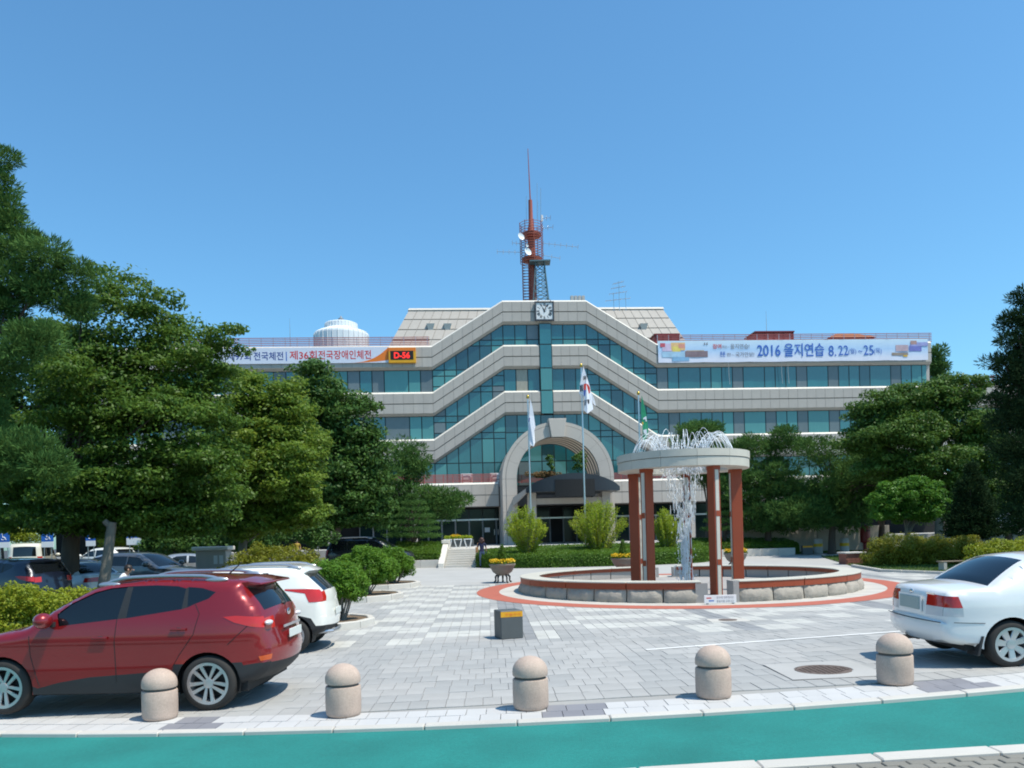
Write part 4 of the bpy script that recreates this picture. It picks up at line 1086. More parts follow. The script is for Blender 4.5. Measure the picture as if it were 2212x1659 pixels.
K = [([(1010,168),(962,440),(948,565),(1000,655),(1022,600),(1020,440)], [0,.0,.0,.12,.0,.0], m_cloth, 'cloth'),
     ([(1010,168),(1020,440),(1022,600),(1020,820),(1070,868),(1155,805),(1128,600),(1108,470),(1050,290)], [0,-.0,-.02,-.1,-.2,-.1,.0,.0,.0], m_cloth, 'cloth'),
     ([(1118,540),(1130,640),(1165,735),(1195,755),(1180,690),(1150,600)], [.05,.1,.15,.2,.2,.1], m_cloth, 'cloth'),
     ([(1017,432),(1050,428),(1082,440),(1106,490),(1110,560),(1082,590),(1075,548),(1050,522),(1020,520)], [-.05]*9, m_flagred, 'emblem_red'),
     ([(1020,522),(1050,524),(1074,550),(1080,592),(1055,612),(1022,612)], [-.055]*6, m_flagblue, 'emblem_blue')]
for zx, zy, wd, ht in ((1012,318,11,55),(1028,315,11,55),(1045,312,11,55),(1054,662,13,62),(1072,660,13,62),(1088,658,11,62),(1028,670,14,78)):
    K.append(([(zx,zy),(zx+wd,zy),(zx+wd,zy+ht),(zx,zy+ht)], [-.13]*4, m_flagblack, 'trigram_bar'))
for zx, zy, wd, ht in ((966,455,14,85),(988,450,12,85)): K.append(([(zx,zy),(zx+wd,zy),(zx+wd,zy+ht),(zx,zy+ht)], [-.03]*4, m_flagblack, 'trigram_bar'))
flag('national_flag', 'limp South Korean flag, white with red and blue disc and black bars', K, Yf, None, L2)
L1 = P(1149, 950, FY)
flag('white_flag', 'limp white flag with a dark blue mark on the pole before the arch', [
    ([(232,655),(215,900),(208,1000),(218,1200),(225,1320),(280,1355),(300,1300),(290,1120),(308,1060),(285,900),(262,760)], [0,0,0,0,-.1,-.2,-.1,0,0,0,0], m_cloth, 'cloth'),
    ([(210,935),(228,930),(224,975),(210,990)], [-.03]*4, m_ink_navy, 'mark'), ([(232,975),(252,968),(248,1000),(228,1010)], [-.03]*4, m_ink_grey, 'mark'),
    ([(222,1150),(290,1085),(296,1105),(222,1170)], [-.02,-.05,.1,.1], m_cloth, 'fold')], FY - .1, None, L1)
L3 = P(1388, 950, FY)
flag('green_flag', 'limp green flag with white lettering and a yellow spot on the right pole', [
    ([(1866,600),(1858,850),(1868,980),(1880,1060),(1882,1240),(1893,1290),(1950,1200),(1965,1120),(1955,1000),(1930,850),(1893,690)], [0,0,0,-.05,-.1,-.15,-.1,0,0,0,0], m_cloth_g, 'cloth'),
    ([(1888,935),(1935,905),(1942,985),(1925,985),(1922,950),(1890,955)], [-.04]*6, m_cloth, 'mark'), ([(1892,1110),(1940,1095),(1945,1165),(1900,1160)], [-.14]*4, m_cloth, 'mark'),
    ([(1870,990),(1892,995),(1890,1030),(1874,1020)], [-.06]*4, m_yellow, 'mark')], FY - .1, None, L3)
# ================================================================== VEHICLES
def PAINT(name, col, metal=.25, rough=.28): return M(name, col, rough, metal=metal, coat=1.0, var=.03, vscale=.7)
m_pred = PAINT('metallic red paint', (.235, .007, .009), .3, .3)
m_pwhite = PAINT('warm white paint', (.76, .75, .69), 0, .35); m_pwhite2 = PAINT('cool white paint', (.75, .745, .73), 0, .35)
m_pblack = PAINT('black paint', (.012, .013, .018), .2); m_psilver = PAINT('silver paint', (.45, .47, .49), .6); m_pgrey = PAINT('grey paint', (.12, .13, .145), .5); m_pcream = PAINT('cream paint', (.66, .62, .50), 0, .35); m_pnavy = PAINT('dark blue paint', (.010, .014, .028), .2)
m_cglass = M('tinted car glass', (.006, .008, .010), .03, spec=.7, ior=1.5)
m_clad = M('black plastic cladding', (.022, .023, .025), .6, var=.2)
m_tyre = M('tyre rubber', (.030, .028, .026), .85, var=.2)
m_alloy = M('alloy silver', (.50, .51, .53), .32, metal=.8); m_alloyd = M('rim dark', (.018, .018, .02), .5)
m_lamp = M('red lamp glass', (.48, .018, .012), .12, coat=.6); m_lampc = M('clear lamp glass', (.62, .60, .60), .1, coat=.6); m_lampa = M('amber lamp glass', (.55, .10, .03), .15)
m_chrome = M('chrome trim', (.75, .75, .76), .12, metal=1); m_plate = M('number plate', (.62, .64, .60), .5, var=.08, vscale=20); m_plateg = M('green grey number plate', (.33, .39, .37), .5)
def pip(p, poly):
    x, y = p; c = False; n = len(poly); j = n - 1
    for i in range(n):
        xi, yi = poly[i]; xj, yj = poly[j]
        if (yi > y) != (yj > y) and x < (xj - xi) * (y - yi) / (yj - yi) + xi: c = not c
        j = i
    return c
def segd(p, a, b):
    dx, dz = b[0] - a[0], b[1] - a[1]; l = dx * dx + dz * dz
    t = 0 if l < 1e-12 else max(0, min(1, ((p[0] - a[0]) * dx + (p[1] - a[1]) * dz) / l))
    return math.hypot(p[0] - a[0] - dx * t, p[1] - a[1] - dz * t)
def spline(pts, step):
    """Catmull-Rom through the outline points, resampled; a point with a third item stays a corner"""
    out = []; n = len(pts)
    for i in range(n - 1):
        p0, p1, p2, p3 = pts[max(i - 1, 0)], pts[i], pts[i + 1], pts[min(i + 2, n - 1)]
        if len(p1) > 2: p0 = p1
        if len(p2) > 2: p3 = p2
        k = max(1, int(math.hypot(p2[0] - p1[0], p2[1] - p1[1]) / step))
        for j in range(k):
            t = j / k
            out.append(tuple(.5 * (2 * p1[c] + (p2[c] - p0[c]) * t + (2 * p0[c] - 5 * p1[c] + 4 * p2[c] - p3[c]) * t * t + (3 * p1[c] - p0[c] - 3 * p2[c] + p3[c]) * t ** 3) for c in (0, 1)))
    out.append(tuple(pts[-1][:2])); return out
def wheel(parent, x, y, r, rrim, side, style, wd=.22):
    t = MB()
    pr = [(rrim, -wd / 2), (rrim + .02, -wd / 2 - .004), (r - .03, -wd / 2), (r - .004, -wd / 2 + .03), (r, -wd / 4), (r, wd / 4), (r - .004, wd / 2 - .03), (r - .03, wd / 2), (rrim + .02, wd / 2 + .004), (rrim, wd / 2)]
    t.lathe(pr, 40, cap=False); o = t.build('wheel', m_tyre, parent, True, ang=50)
    o.location = (x, y, r); o.rotation_euler = (R(-90) * side, 0, 0)
    # local +z of the wheel looks outward
    rm = MB(); rm.lathe([(rrim + .002, -wd * .3), (rrim + .002, wd / 2), (rrim + .006, wd / 2 + .004), (rrim - .03, wd / 2 + .002), (rrim - .036, wd / 2 - .03), (rrim - .05, wd * .1), (rrim - .05, -wd * .3)], 40, cap=False)
    n, two = (5, True) if style == 'twin' else ((7, False) if style == 'seven' else (6, False))
    for k in range(n):
        a = 2 * PI * k / n + .3
        for off in ((-.042, .042) if two else (0,)):
            w0, w1 = (.017, .030) if two else (.036, .050)
            ca_, sa_ = math.cos(a), math.sin(a)
            def pt(rr, tt, z): return (rr * ca_ - tt * sa_, rr * sa_ + tt * ca_, z)
            z0_, z1_ = wd / 2 - .035, wd / 2 - .012
            r0, r1 = .045, rrim - .02; o0, o1 = off * .55, off * (1.35 if two else 1)
            rm.add([pt(r0, o0 - w0, z0_), pt(r1, o1 - w1, z1_), pt(r1, o1 + w1, z1_), pt(r0, o0 + w0, z0_), pt(r0, o0 - w0 * .8, z0_ + .015), pt(r1, o1 - w1 * .8, z1_ + .01), pt(r1, o1 + w1 * .8, z1_ + .01), pt(r0, o0 + w0 * .8, z0_ + .015)],
                   [(4, 5, 6, 7), (0, 1, 5, 4), (1, 2, 6, 5), (2, 3, 7, 6), (3, 0, 4, 7)])
    rm.lathe([(.065, wd / 2 - .03), (.06, wd / 2 - .01), (.001, wd / 2 - .006)], 16)
    rm.build('rim', m_alloy, o, True, ang=30)
    MB().lathe([(rrim - .04, wd * .12), (.001, wd * .12)], 24).build('brake_disc', m_alloyd, o)
    return o
def make_car(name, label, S, loc, heading, group=None, step=.07):
    t = thing(name, label, 'car', loc, heading, group)
    W = S['W']; top = spline(S['top'], step); wb, wr = S['wb'], S['wr']; belt = S['belt']; roof = max(p[1] for p in top); ar = S.get('arch', wr + .055)
    x0, x1 = min(p[0] for p in top), max(p[0] for p in top); xm, L_ = (x0 + x1) / 2, x1 - x0
    pf, pr_ = S.get('pf', .14), S.get('pr', .13)
    def plan(x):
        e = max(0, (x - (x1 - .9)) / .9); f = max(0, ((x0 + .75) - x) / .75)
        return 1 - pf * e * e - pr_ * f * f
    def wid(x, z):
        if z < .40: s = .965 + .035 * max(0, (z - .15)) / .25
        elif z < belt - .25: s = 1.0
        elif z < belt: s = 1 - .035 * ((z - belt + .25) / .25) ** 2
        else: s = .965 - S.get('tumble', .20) * ((z - belt) / (roof - belt)) ** 1.1
        if S.get('crease'):
            s += .008 * math.exp(-((z - S['crease']) / .035) ** 2)
        return W / 2 * plan(x) * s
    rr = S.get('round', .10)
    segs = list(zip(top, top[1:]))
    def inset_(p):
        d = min(segd(p, a, b) for a, b in segs if abs(a[0] - p[0]) < .45 and abs(a[1] - p[1]) < .45) if any(abs(a[0] - p[0]) < .45 and abs(a[1] - p[1]) < .45 for a, b in segs) else 9
        return 0 if d >= rr else rr - math.sqrt(max(0, rr * rr - (rr - d) ** 2))
    # ---- side sheet: constrained triangulation of outline + label polygons
    zb = S.get('zb', .24)
    bot = [top[-1]]
    for c in (wb, 0):
        dx = math.sqrt(ar * ar - (wr - zb) ** 2); a0 = math.atan2(zb - wr, dx)
        angs = np.linspace(a0, PI - a0, 18)
        bot += [(c + ar * math.cos(a), wr + ar * math.sin(a)) for a in angs]
    outline = top + bot[1:]
    verts = [Vector(p) for p in outline]; n = len(verts); edges = [(i, (i + 1) % n) for i in range(n)]
    def dens(poly, st=.06):
        out = []
        for a, b in zip(poly, poly[1:] + poly[:1]):
            k = max(1, int(math.hypot(b[0] - a[0], b[1] - a[1]) / st)); out += [(a[0] + (b[0] - a[0]) * j / k, a[1] + (b[1] - a[1]) * j / k) for j in range(k)]
        return out
    labs = [(l, p) for l, p in S['labels']]
    for l, p in labs:
        q = [v for v in dens(p)]; o = len(verts); verts += [Vector(v) for v in q]; edges += [(o + i, o + (i + 1) % len(q)) for i in range(len(q))]
    st = S.get('grid', .07)
    for i in range(int(L_ / st) + 1):
        for j in range(int(roof / st) + 1):
            p = (x0 + i * st + .013, .2 + j * st + .009)
            if pip(p, outline): verts.append(Vector(p))
    vo, eo, fo, *_ = delaunay_2d_cdt(verts, edges, [], 0, 1e-4)
    lab = {}
    for f in fo:
        c = ((vo[f[0]].x + vo[f[1]].x + vo[f[2]].x) / 3, (vo[f[0]].y + vo[f[1]].y + vo[f[2]].y) / 3)
        if not pip(c, outline): continue
        l = 'body'
        for nm, p in labs:
            if pip(c, p): l = nm; break
        lab.setdefault(l, []).append(f)
    Y3 = [max(.02, wid(v.x, v.y) - inset_((v.x, v.y))) for v in vo]
    MATS = dict(body=S['paint'], door=S['paint'], window=m_cglass, pillar=m_clad, cladding=m_clad, taillight=m_lamp, lamp_clear=m_lampc, headlight=m_lampc, lamp_amber=m_lampa, windshield=m_cglass, rear_window=m_cglass, bumper=S['paint'], plate=m_plate, trim=m_chrome)
    body = MB()
    for l, fs in lab.items():
        for sgn in (1, -1):
            if S.get('halfdetail') and l != 'body' and False: pass
            b = body if l == 'body' else MB(); off = -.014 if l == 'window' else (.006 if l in ('taillight', 'lamp_clear', 'headlight', 'lamp_amber') else (-.006 if l == 'pillar' else 0))
            b.add([(v.x, (y + off) * sgn, v.y) for v, y in zip(vo, Y3)], [f if sgn < 0 else tuple(reversed(f)) for f in fs])
            if l != 'body':
                nm = l.split('.')[0]
                o = prune(b).build({'lamp_clear': 'reversing_light', 'lamp_amber': 'reflector'}.get(nm, nm), MATS[nm], t, True, ang=60)
    # ---- sheet across the car from front bumper over the roof to the rear bumper
    svals = [-1, -.97, -.92, -.86, -.8, -.7, -.55, -.4, -.2, 0, .2, .4, .55, .7, .8, .86, .92, .97, 1]
    rows = []
    for i, p in enumerate(top):
        a, b = top[max(i - 1, 0)], top[min(i + 1, len(top) - 1)]
        tx, tz = b[0] - a[0], b[1] - a[1]; l = math.hypot(tx, tz); nx, nz = (-tz / l, tx / l)
        y = max(.02, wid(*p) - rr); vert = abs(nx)
        bl = .035 + (S.get('bulge_r', .10) if p[0] < xm else S.get('bulge_f', .14)) * max(0, vert - .25)
        # sharp tuck: bulge fades at the far lower ends
        rows.append([(p[0] + nx * bl * (1 - s * s), y * s, p[1] + nz * bl * (1 - s * s)) for s in svals])
    ns = len(svals); strips = {}
    for i in range(len(top) - 1):
        for j in range(ns - 1):
            mx_, mz = (top[i][0] + top[i + 1][0]) / 2, (top[i][1] + top[i + 1][1]) / 2; sc_ = abs(svals[j] + svals[j + 1]) / 2
            l = 'body'
            for nm, fn in S['strip']:
                if fn(mx_, mz, sc_): l = nm; break
            if l.split('.')[0] in ('taillight', 'headlight'): l += '.L' if svals[j] < 0 else '.R'
            if l == 'cladding': l += '.rear' if mx_ < xm else '.front'
            strips.setdefault(l, []).append((i * ns + j, i * ns + j + 1, (i + 1) * ns + j + 1, (i + 1) * ns + j))
    flat = [v for r_ in rows for v in r_]
    for l, fs in strips.items():
        if l == 'body': body.add(flat, [tuple(reversed(f)) for f in fs]); continue
        b = MB(); b.add(flat, [tuple(reversed(f)) for f in fs]); nm = l.split('.')[0]
        prune(b).build(nm, MATS[nm], t, True, ang=60)
    body = prune(body)
    o = body.build('body', S['paint'], t)
    bm = bmesh.new(); bm.from_mesh(o.data); bmesh.ops.remove_doubles(bm, verts=bm.verts, dist=.0015); bm.to_mesh(o.data); bm.free()
    o.data.polygons.foreach_set('use_smooth', [True] * len(o.data.polygons)); o.data.set_sharp_from_angle(angle=R(38))
    # ---- under body, wheel wells, wheels
    ub = MB(); ub.box(x0 + .28, x1 - .3, -W / 2 + .12, W / 2 - .12, zb - .03, zb + .25)
    for c in (0, wb):
        for s_ in (-1, 1):
            ang = np.linspace(-.35, PI + .35, 16)
            for a, b_ in zip(ang, ang[1:]):
                ub.poly([(c + ar * math.cos(q), s_ * yy, wr + ar * math.sin(q)) for q, yy in ((a, W / 2 - .05), (b_, W / 2 - .05), (b_, W / 2 - .40), (a, W / 2 - .40))])
            ub.poly([(c + ar * math.cos(q), s_ * (W / 2 - .38), wr + ar * math.sin(q)) for q in ang])
    ub.build('underbody', m_black, t)
    for c in (0, wb):
        for s_ in (-1, 1): wheel(t, c, s_ * (W / 2 - S.get('win', .125)), wr, S['rim'], s_, S.get('style', 'twin'))
    # ---- seams
    surf = lambda x, z, off=.0: max(.02, wid(x, z) - inset_((x, z))) + off
    for pl in S.get('seams', []):
        for s_ in (-1, 1): MB().path([(x, s_ * surf(x, z, .0005), z) for x, z in dens2(pl)], .0045, 4).build('door_seam', m_black, t)
    for (hx, hz) in S.get('handles', []):
        for s_ in (-1, 1):
            MB().box(hx - .10, hx + .10, -.012, .012, -.016, .016).build('door_handle', S.get('handle_mat', S['paint']), t, True, loc=(0, s_ * (surf(hx, hz) + .022), hz), bevel=.01)
            MB().ell((hx, s_ * (surf(hx, hz) - .012), hz - .005), (.075, .018, .032), 12, 6).build('handle_recess', m_clad, t, True)
    if S.get('mirror'):
        mx_, mz = S['mirror']
        for s_ in (-1, 1):
            yv = surf(mx_, mz)
            o = MB().ell((mx_ + .02, s_ * (yv + .15), mz + .06), (.11, .13, .10), 14, 10).build('wing_mirror', S['paint'], t, True)
            MB().box(mx_ - .05, mx_ + .04, -.05, .06, -.03, .03).build('mirror_foot', m_clad, o, loc=(0, s_ * (yv + .0), mz + .0))
            MB().ell((mx_ + .05, s_ * (yv + .19), mz + .07), (.06, .075, .022), 10, 6).build('indicator', m_lampc, o, True)
    if S.get('rails'):
        rx0, rx1, rz0, rz1 = S['rails']
        for s_ in (-1, 1):
            yv = surf((rx0 + rx1) / 2, roof - .1) - .10
            pts = []
            for k in range(13):
                x = rx0 + (rx1 - rx0) * k / 12; zt = max(p[1] for p in top if abs(p[0] - x) < .09)
                e = min(1, min(k, 12 - k) / 1.3); pts.append((x, s_ * (yv - .0), zt - .012 + .05 * e))
            MB().path(pts, [.026] + [.022] * 11 + [.028], 8).build('roof_rail', m_alloy if not S.get('rail_mat') else S['rail_mat'], t, True)
            for k in (0, 12):
                MB().ell((pts[k][0] + (.07 if k == 0 else -.07), pts[k][1], pts[k][2] + .005), (.15, .035, .04), 12, 8).build('rail_end', m_alloy, t, True)
    return t, surf
def dens2(pl, st=.05):
    out = []
    for a, b in zip(pl, pl[1:]):
        k = max(1, int(math.hypot(b[0] - a[0], b[1] - a[1]) / st)); out += [(a[0] + (b[0] - a[0]) * j / k, a[1] + (b[1] - a[1]) * j / k) for j in range(k)]
    return out + [pl[-1]]
def prune(b):
    used = sorted({i for f in b.f for i in f}); mp = {u: k for k, u in enumerate(used)}
    b.v = [b.v[u] for u in used]; b.f = [tuple(mp[i] for i in f) for f in b.f]; return b
def zr_(zx, zy): return ((1350 - zx) / 507, (1340 - zy) / 507)
# ---- red SUV
FW = [zr_(*p) for p in ((392, 778), (372, 702), (450, 640), (600, 572), (700, 548), (806, 540), (768, 742))]
RW = [zr_(*p) for p in ((846, 538), (1000, 536), (1140, 545), (1195, 560), (1182, 690), (828, 738))]
QW = [zr_(*p) for p in ((1212, 552), (1300, 560), (1392, 588), (1350, 628), (1268, 658), (1218, 680))]
PB = [zr_(*p) for p in ((806, 540), (846, 538), (828, 738), (768, 742))]
PCc = [zr_(*p) for p in ((1195, 560), (1212, 552), (1218, 680), (1182, 690))]
TL = [(-.20, 1.175), (-.36, 1.185), (-.70, 1.15), (-.95, 1.10), (-.95, .99), (-.74, 1.00), (-.52, 1.045), (-.34, 1.10)]
CL = [(2.25, .36), (2.18, .33), (1.9, .40), (1.5, .46), (.45, .52), (.42, .60), (.1, .60), (.1, .1), (2.25, .1)]
CLR = [(-.1, .60), (-.42, .60), (-.44, .56), (-.62, .58), (-1.1, .56), (-1.1, .1), (-.1, .1)]
CLF = [(3.6, .1), (3.6, .42), (2.9, .42), (2.9, .1)]
red = dict(W=1.82, wb=2.64, wr=.347, rim=.258, belt=1.16, zb=.25, paint=m_pred, style='twin', tumble=.19, round=.11, arch=.395, grid=.06, pr=.17, bulge_r=.09, crease=.93, win=.115,
    top=[(-.36, .30), (-.58, .37), (-.71, .50), (-.728, .565), (-.745, .66), (-.73, .80), (-.69, .93), (-.68, .985), (-.66, 1.13), (-.625, 1.22), (-.56, 1.32), (-.40, 1.53), (-.47, 1.575), (-.40, 1.61), (-.1, 1.635), (.35, 1.655), (.8, 1.66), (1.15, 1.635), (1.5, 1.57), (1.95, 1.34), (2.35, 1.09), (2.6, 1.04), (3.0, .96), (3.30, .84), (3.47, .68), (3.53, .5), (3.48, .34), (3.36, .25)],
    labels=[('window', FW), ('window.r', RW), ('window.q', QW), ('pillar', PB), ('pillar.c', PCc), ('taillight', TL), ('lamp_amber', [(-.62, .66), (-.80, .68), (-.80, .61), (-.64, .60)]), ('cladding', CL), ('cladding.r', CLR), ('cladding.f', CLF)],
    strip=[('rear_window', lambda x, z, s: x < 0 and 1.225 < z < 1.525 and s < .93), ('taillight', lambda x, z, s: x < 0 and .985 < z < 1.13 and s > .70), ('cladding', lambda x, z, s: (x < 0 and z < .565) or (x > 3 and z < .45)),
           ('windshield', lambda x, z, s: 1.50 < x < 2.32 and z > 1.08 and s < .87), ('headlight', lambda x, z, s: x > 3.1 and .68 < z < .84 and s > .62)],
    seams=[[zr_(*p) for p in ((200, 835), (205, 960), (240, 1100), (260, 1160))], [zr_(*p) for p in ((768, 742), (755, 900), (762, 1140))], [zr_(*p) for p in ((1268, 660), (1300, 720), (1265, 850), (1170, 980), (1110, 1080))], [zr_(1480, 920), zr_(1610, 800)]],
    handles=[zr_(665, 858), zr_(1172, 815)], mirror=zr_(345, 765), rails=(-.12, 1.42, 0, 0))
rc = gp(452, 1535); hd_r = PI + math.atan2(.3, 10)
hd_r = PI - R(2.0)
car, sf = make_car('red_car', 'red SUV with silver roof rails, nearest car behind the left bollards', red, (0, 0, 0), hd_r)
ylat = Vector((-math.sin(hd_r), math.cos(hd_r), 0))
car.location = rc - ylat * (.91 - .02); car.location.z = g(rc.x, rc.y) + .005; car.rotation_euler = (R(-.6), 0, hd_r)
# rear details of the red SUV: plate, spoiler, wiper, emblem, reversing lamps, aerial
MB().box(-.012, .0, -.26, .26, -.055, .055).build('number_plate', m_plate, car, loc=(-.845, 0, .88), bevel=.004)
MB().box(-.01, .0, -.35, .35, -.018, .018).build('tailgate_trim', m_chrome, car, loc=(-.80, 0, .985))
MB().ell((-.765, 0, 1.15), (.012, .07, .045), 14, 8).build('emblem', m_chrome, car, True)
MB().path([(-.69, .02, 1.27), (-.56, .30, 1.34), (-.54, .34, 1.345)], .012, 5).build('rear_wiper', m_clad, car); MB().ell((-.69, .02, 1.27), (.05, .05, .03), 8, 6).build('wiper_hub', m_clad, car, True)
sp = MB(); pts = [(-.30, 1.625), (-.60, 1.575), (-.61, 1.55), (-.42, 1.535)]
sp.prism([(x, -.60, z) for x, z in pts], (0, 1.2, 0)); sp.build('roof_spoiler', m_pred, car, True, bevel=.02)
for s_ in (-1, 1): MB().ell((-.70, s_ * .62, 1.07), (.05, .10, .035), 12, 8).build('reversing_light', m_lampc, car, True)
MB().path([(.02, .1, 1.66), (-.18, .1, 1.83)], [.012, .006], 5).build('roof_aerial', m_clad, car)
# ---- white SUV behind it
wl_ = lambda zx, zz: ((1885 - zx) / 332, (985 - zz) / 332)
wht = dict(W=1.80, wb=2.60, wr=.33, rim=.235, belt=1.10, zb=.26, paint=m_pwhite, style='twin', tumble=.17, round=.10, arch=.385, grid=.09, pr=.15, bulge_r=.07,
    top=[(-.36, .32), (-.52, .38), (-.61, .50), (-.615, .68), (-.58, .86), (-.56, .935), (-.53, 1.12), (-.20, 1.46), (-.30, 1.51), (-.20, 1.555), (.1, 1.585), (.5, 1.60), (1.0, 1.59), (1.45, 1.53), (1.9, 1.30), (2.3, 1.06), (2.6, 1.02), (3.0, .95), (3.24, .82), (3.36, .62), (3.36, .42), (3.26, .27)],
    labels=[('window', [(2.0, 1.12), (1.55, 1.42), (1.08, 1.47), (1.06, 1.12)]), ('window.r', [(1.0, 1.12), (1.02, 1.48), (.42, 1.49), (.26, 1.28), (.40, 1.14)]), ('taillight', [(.10, 1.19), (.10, 1.165), (-.26, 1.10), (-.33, .935), (-.80, .935), (-.80, 1.12), (-.36, 1.18)]),
            ('cladding', [(2.95, .1), (2.95, .5), (2.85, .62), (2.6, .75), (2.3, .62), (2.15, .42), (.48, .42), (.40, .62), (0, .745), (-.36, .64), (-.44, .50), (-.70, .50), (-1, .50), (-1, .1)])],
    strip=[('rear_window', lambda x, z, s: x < 0 and 1.13 < z < 1.44 and s < .87), ('taillight', lambda x, z, s: x < 0 and .94 < z < 1.12 and s > .78), ('cladding', lambda x, z, s: (x < 0 and z < .49) or (x > 2.9 and z < .42)),
           ('windshield', lambda x, z, s: 1.48 < x < 2.28 and z > 1.06 and s < .87)],
    seams=[[(1.04, 1.1), (1.05, .5)], [(.30, 1.12), (.36, .9), (.44, .6)]], handles=[(1.25, .98), (.5, 1.0)], mirror=(1.98, 1.12), rails=(-.1, 1.3, 0, 0))
rc = gp(630, 1414); hd = PI + R(2)
car2, _ = make_car('white_suv', 'warm white SUV with black roof rails, half hidden behind the red one', wht, (0, 0, 0), hd)
ylat = Vector((-math.sin(hd), math.cos(hd), 0)); car2.location = rc - ylat * .88; car2.location.z = g(rc.x, rc.y) + .005
MB().box(-.012, 0, -.26, .26, -.06, .06).build('number_plate', m_plate, car2, loc=(-.705, 0, .72), bevel=.004)
MB().lathe([(.075, 0), (.075, .004), (.001, .005)], 20).build('fuel_flap', m_pwhite, car2, loc=(-.02, .87, .98)).rotation_euler = (R(-90), 0, 0)
MB().path([(-.60, .15, 1.15), (-.50, .42, 1.2)], .012, 5).build('rear_wiper', m_clad, car2)
MB().path([(-.32, -.5, .36), (-.66, -.4, .36), (-.70, 0, .36), (-.66, .4, .36), (-.4, .6, .36)], .035, 8).build('skid_bar', m_alloy, car2, True)
# ---- white saloon
sed = dict(W=1.74, wb=2.66, wr=.305, rim=.215, belt=1.0, zb=.25, paint=m_pwhite2, style='seven', tumble=.24, round=.085, arch=.355, grid=.06, pr=.17, bulge_r=.08, crease=.78,
    top=[(-.44, .28), (-.68, .31), (-.79, .36), (-.83, .50), (-.82, .585, 1), (-.785, .60, 1), (-.783, .665), (-.777, .785), (-.755, .93), (-.745, .955), (-.72, .985), (-.64, 1.0), (-.42, 1.02), (-.17, 1.035, 1), (.12, 1.22), (.38, 1.35), (.66, 1.40), (1.1, 1.41), (1.5, 1.37), (1.9, 1.18), (2.25, 1.0), (2.5, .95), (3.0, .86), (3.32, .74), (3.45, .58), (3.46, .42), (3.36, .28)],
    labels=[('window', [(2.05, 1.03), (1.62, 1.27), (1.2, 1.33), (1.18, 1.01)]), ('window.r', [(1.10, 1.01), (1.12, 1.335), (.70, 1.315), (.50, 1.23), (.36, 1.01)]), ('taillight', [(-.64, .93), (-1.2, .93), (-1.2, .785), (-.60, .785)]), ('lamp_clear', [(-.60, .782), (-1.2, .782), (-1.2, .665), (-.59, .67)])],
    strip=[('rear_window', lambda x, z, s: -.16 < x < .40 and 1.04 < z < 1.355 and s < .89), ('taillight', lambda x, z, s: x < -.5 and .785 < z < .93 and s > .62), ('headlight.c', lambda x, z, s: x < -.5 and .665 < z < .785 and s > .62),
           ('windshield', lambda x, z, s: 1.5 < x < 2.22 and z > 1.0 and s < .88), ('headlight', lambda x, z, s: x > 3.1 and .55 < z < .72 and s > .6)],
    seams=[[(.24, 1.0), (.24, .8), (.40, .55), (.43, .40)], [(1.14, 1.0), (1.14, .3)], [(2.1, 1.0), (2.15, .6), (2.1, .35)], [(-.70, .595), (-.34, .585)]], handles=[(.35, .86), (1.4, .84)], mirror=(2.0, 1.02))
rc = gp(2186, 1441); hd = R(1)
car3, _ = make_car('white_car', 'white saloon car with red and clear tail lights, right of the bollards', sed, (0, 0, 0), hd)
ylat = Vector((-math.sin(hd), math.cos(hd), 0)); car3.location = rc + ylat * .85; car3.location.z = g(rc.x, rc.y) + .004; car3.rotation_euler = (R(1.2), 0, hd)
MB().box(-.012, 0, -.26, .26, -.085, .085).build('number_plate', m_plateg, car3, loc=(-.877, 0, .80), bevel=.004)
MB().box(-.01, 0, -.30, .30, -.11, .11).build('plate_recess', m_pwhite2, car3, loc=(-.867, 0, .80))
MB().ell((-.85, 0, .945), (.012, .05, .03), 12, 8).build('emblem', m_chrome, car3, True)
MB().box(-.008, .0, -.10, .10, -.012, .012).build('model_badge', m_chrome, car3, loc=(-.825, -.45, .95))
MB().path([(-.88, .28, .27), (-.5, .28, .27)], .03, 10).build('exhaust_pipe', m_iron, car3, True)
MB().ell((-.35, -.72, 1.0), (.05, .012, .012), 8, 6).build('washer_nozzle', m_clad, car3)
for s_ in (-1, 1): MB().add([(-.39, s_ * .74 - .12, .42), (-.39, s_ * .74 + .12, .42), (-.45, s_ * .74 + .12, .17), (-.45, s_ * .74 - .12, .17), (-.36, s_ * .74 - .12, .42), (-.36, s_ * .74 + .12, .42), (-.42, s_ * .74 + .12, .17), (-.42, s_ * .74 - .12, .17)], [(0, 3, 2, 1), (4, 5, 6, 7), (0, 1, 5, 4), (2, 3, 7, 6), (1, 2, 6, 5), (3, 0, 4, 7)]).build('mud_flap', m_clad, car3)
MB().path([(-.835 - .02 * (1 - q * q) - .055 * (1 - q * q), q * .70, .592) for q in np.linspace(-1, 1, 15)], .006, 4).build('bumper_seam', m_clad, car3)
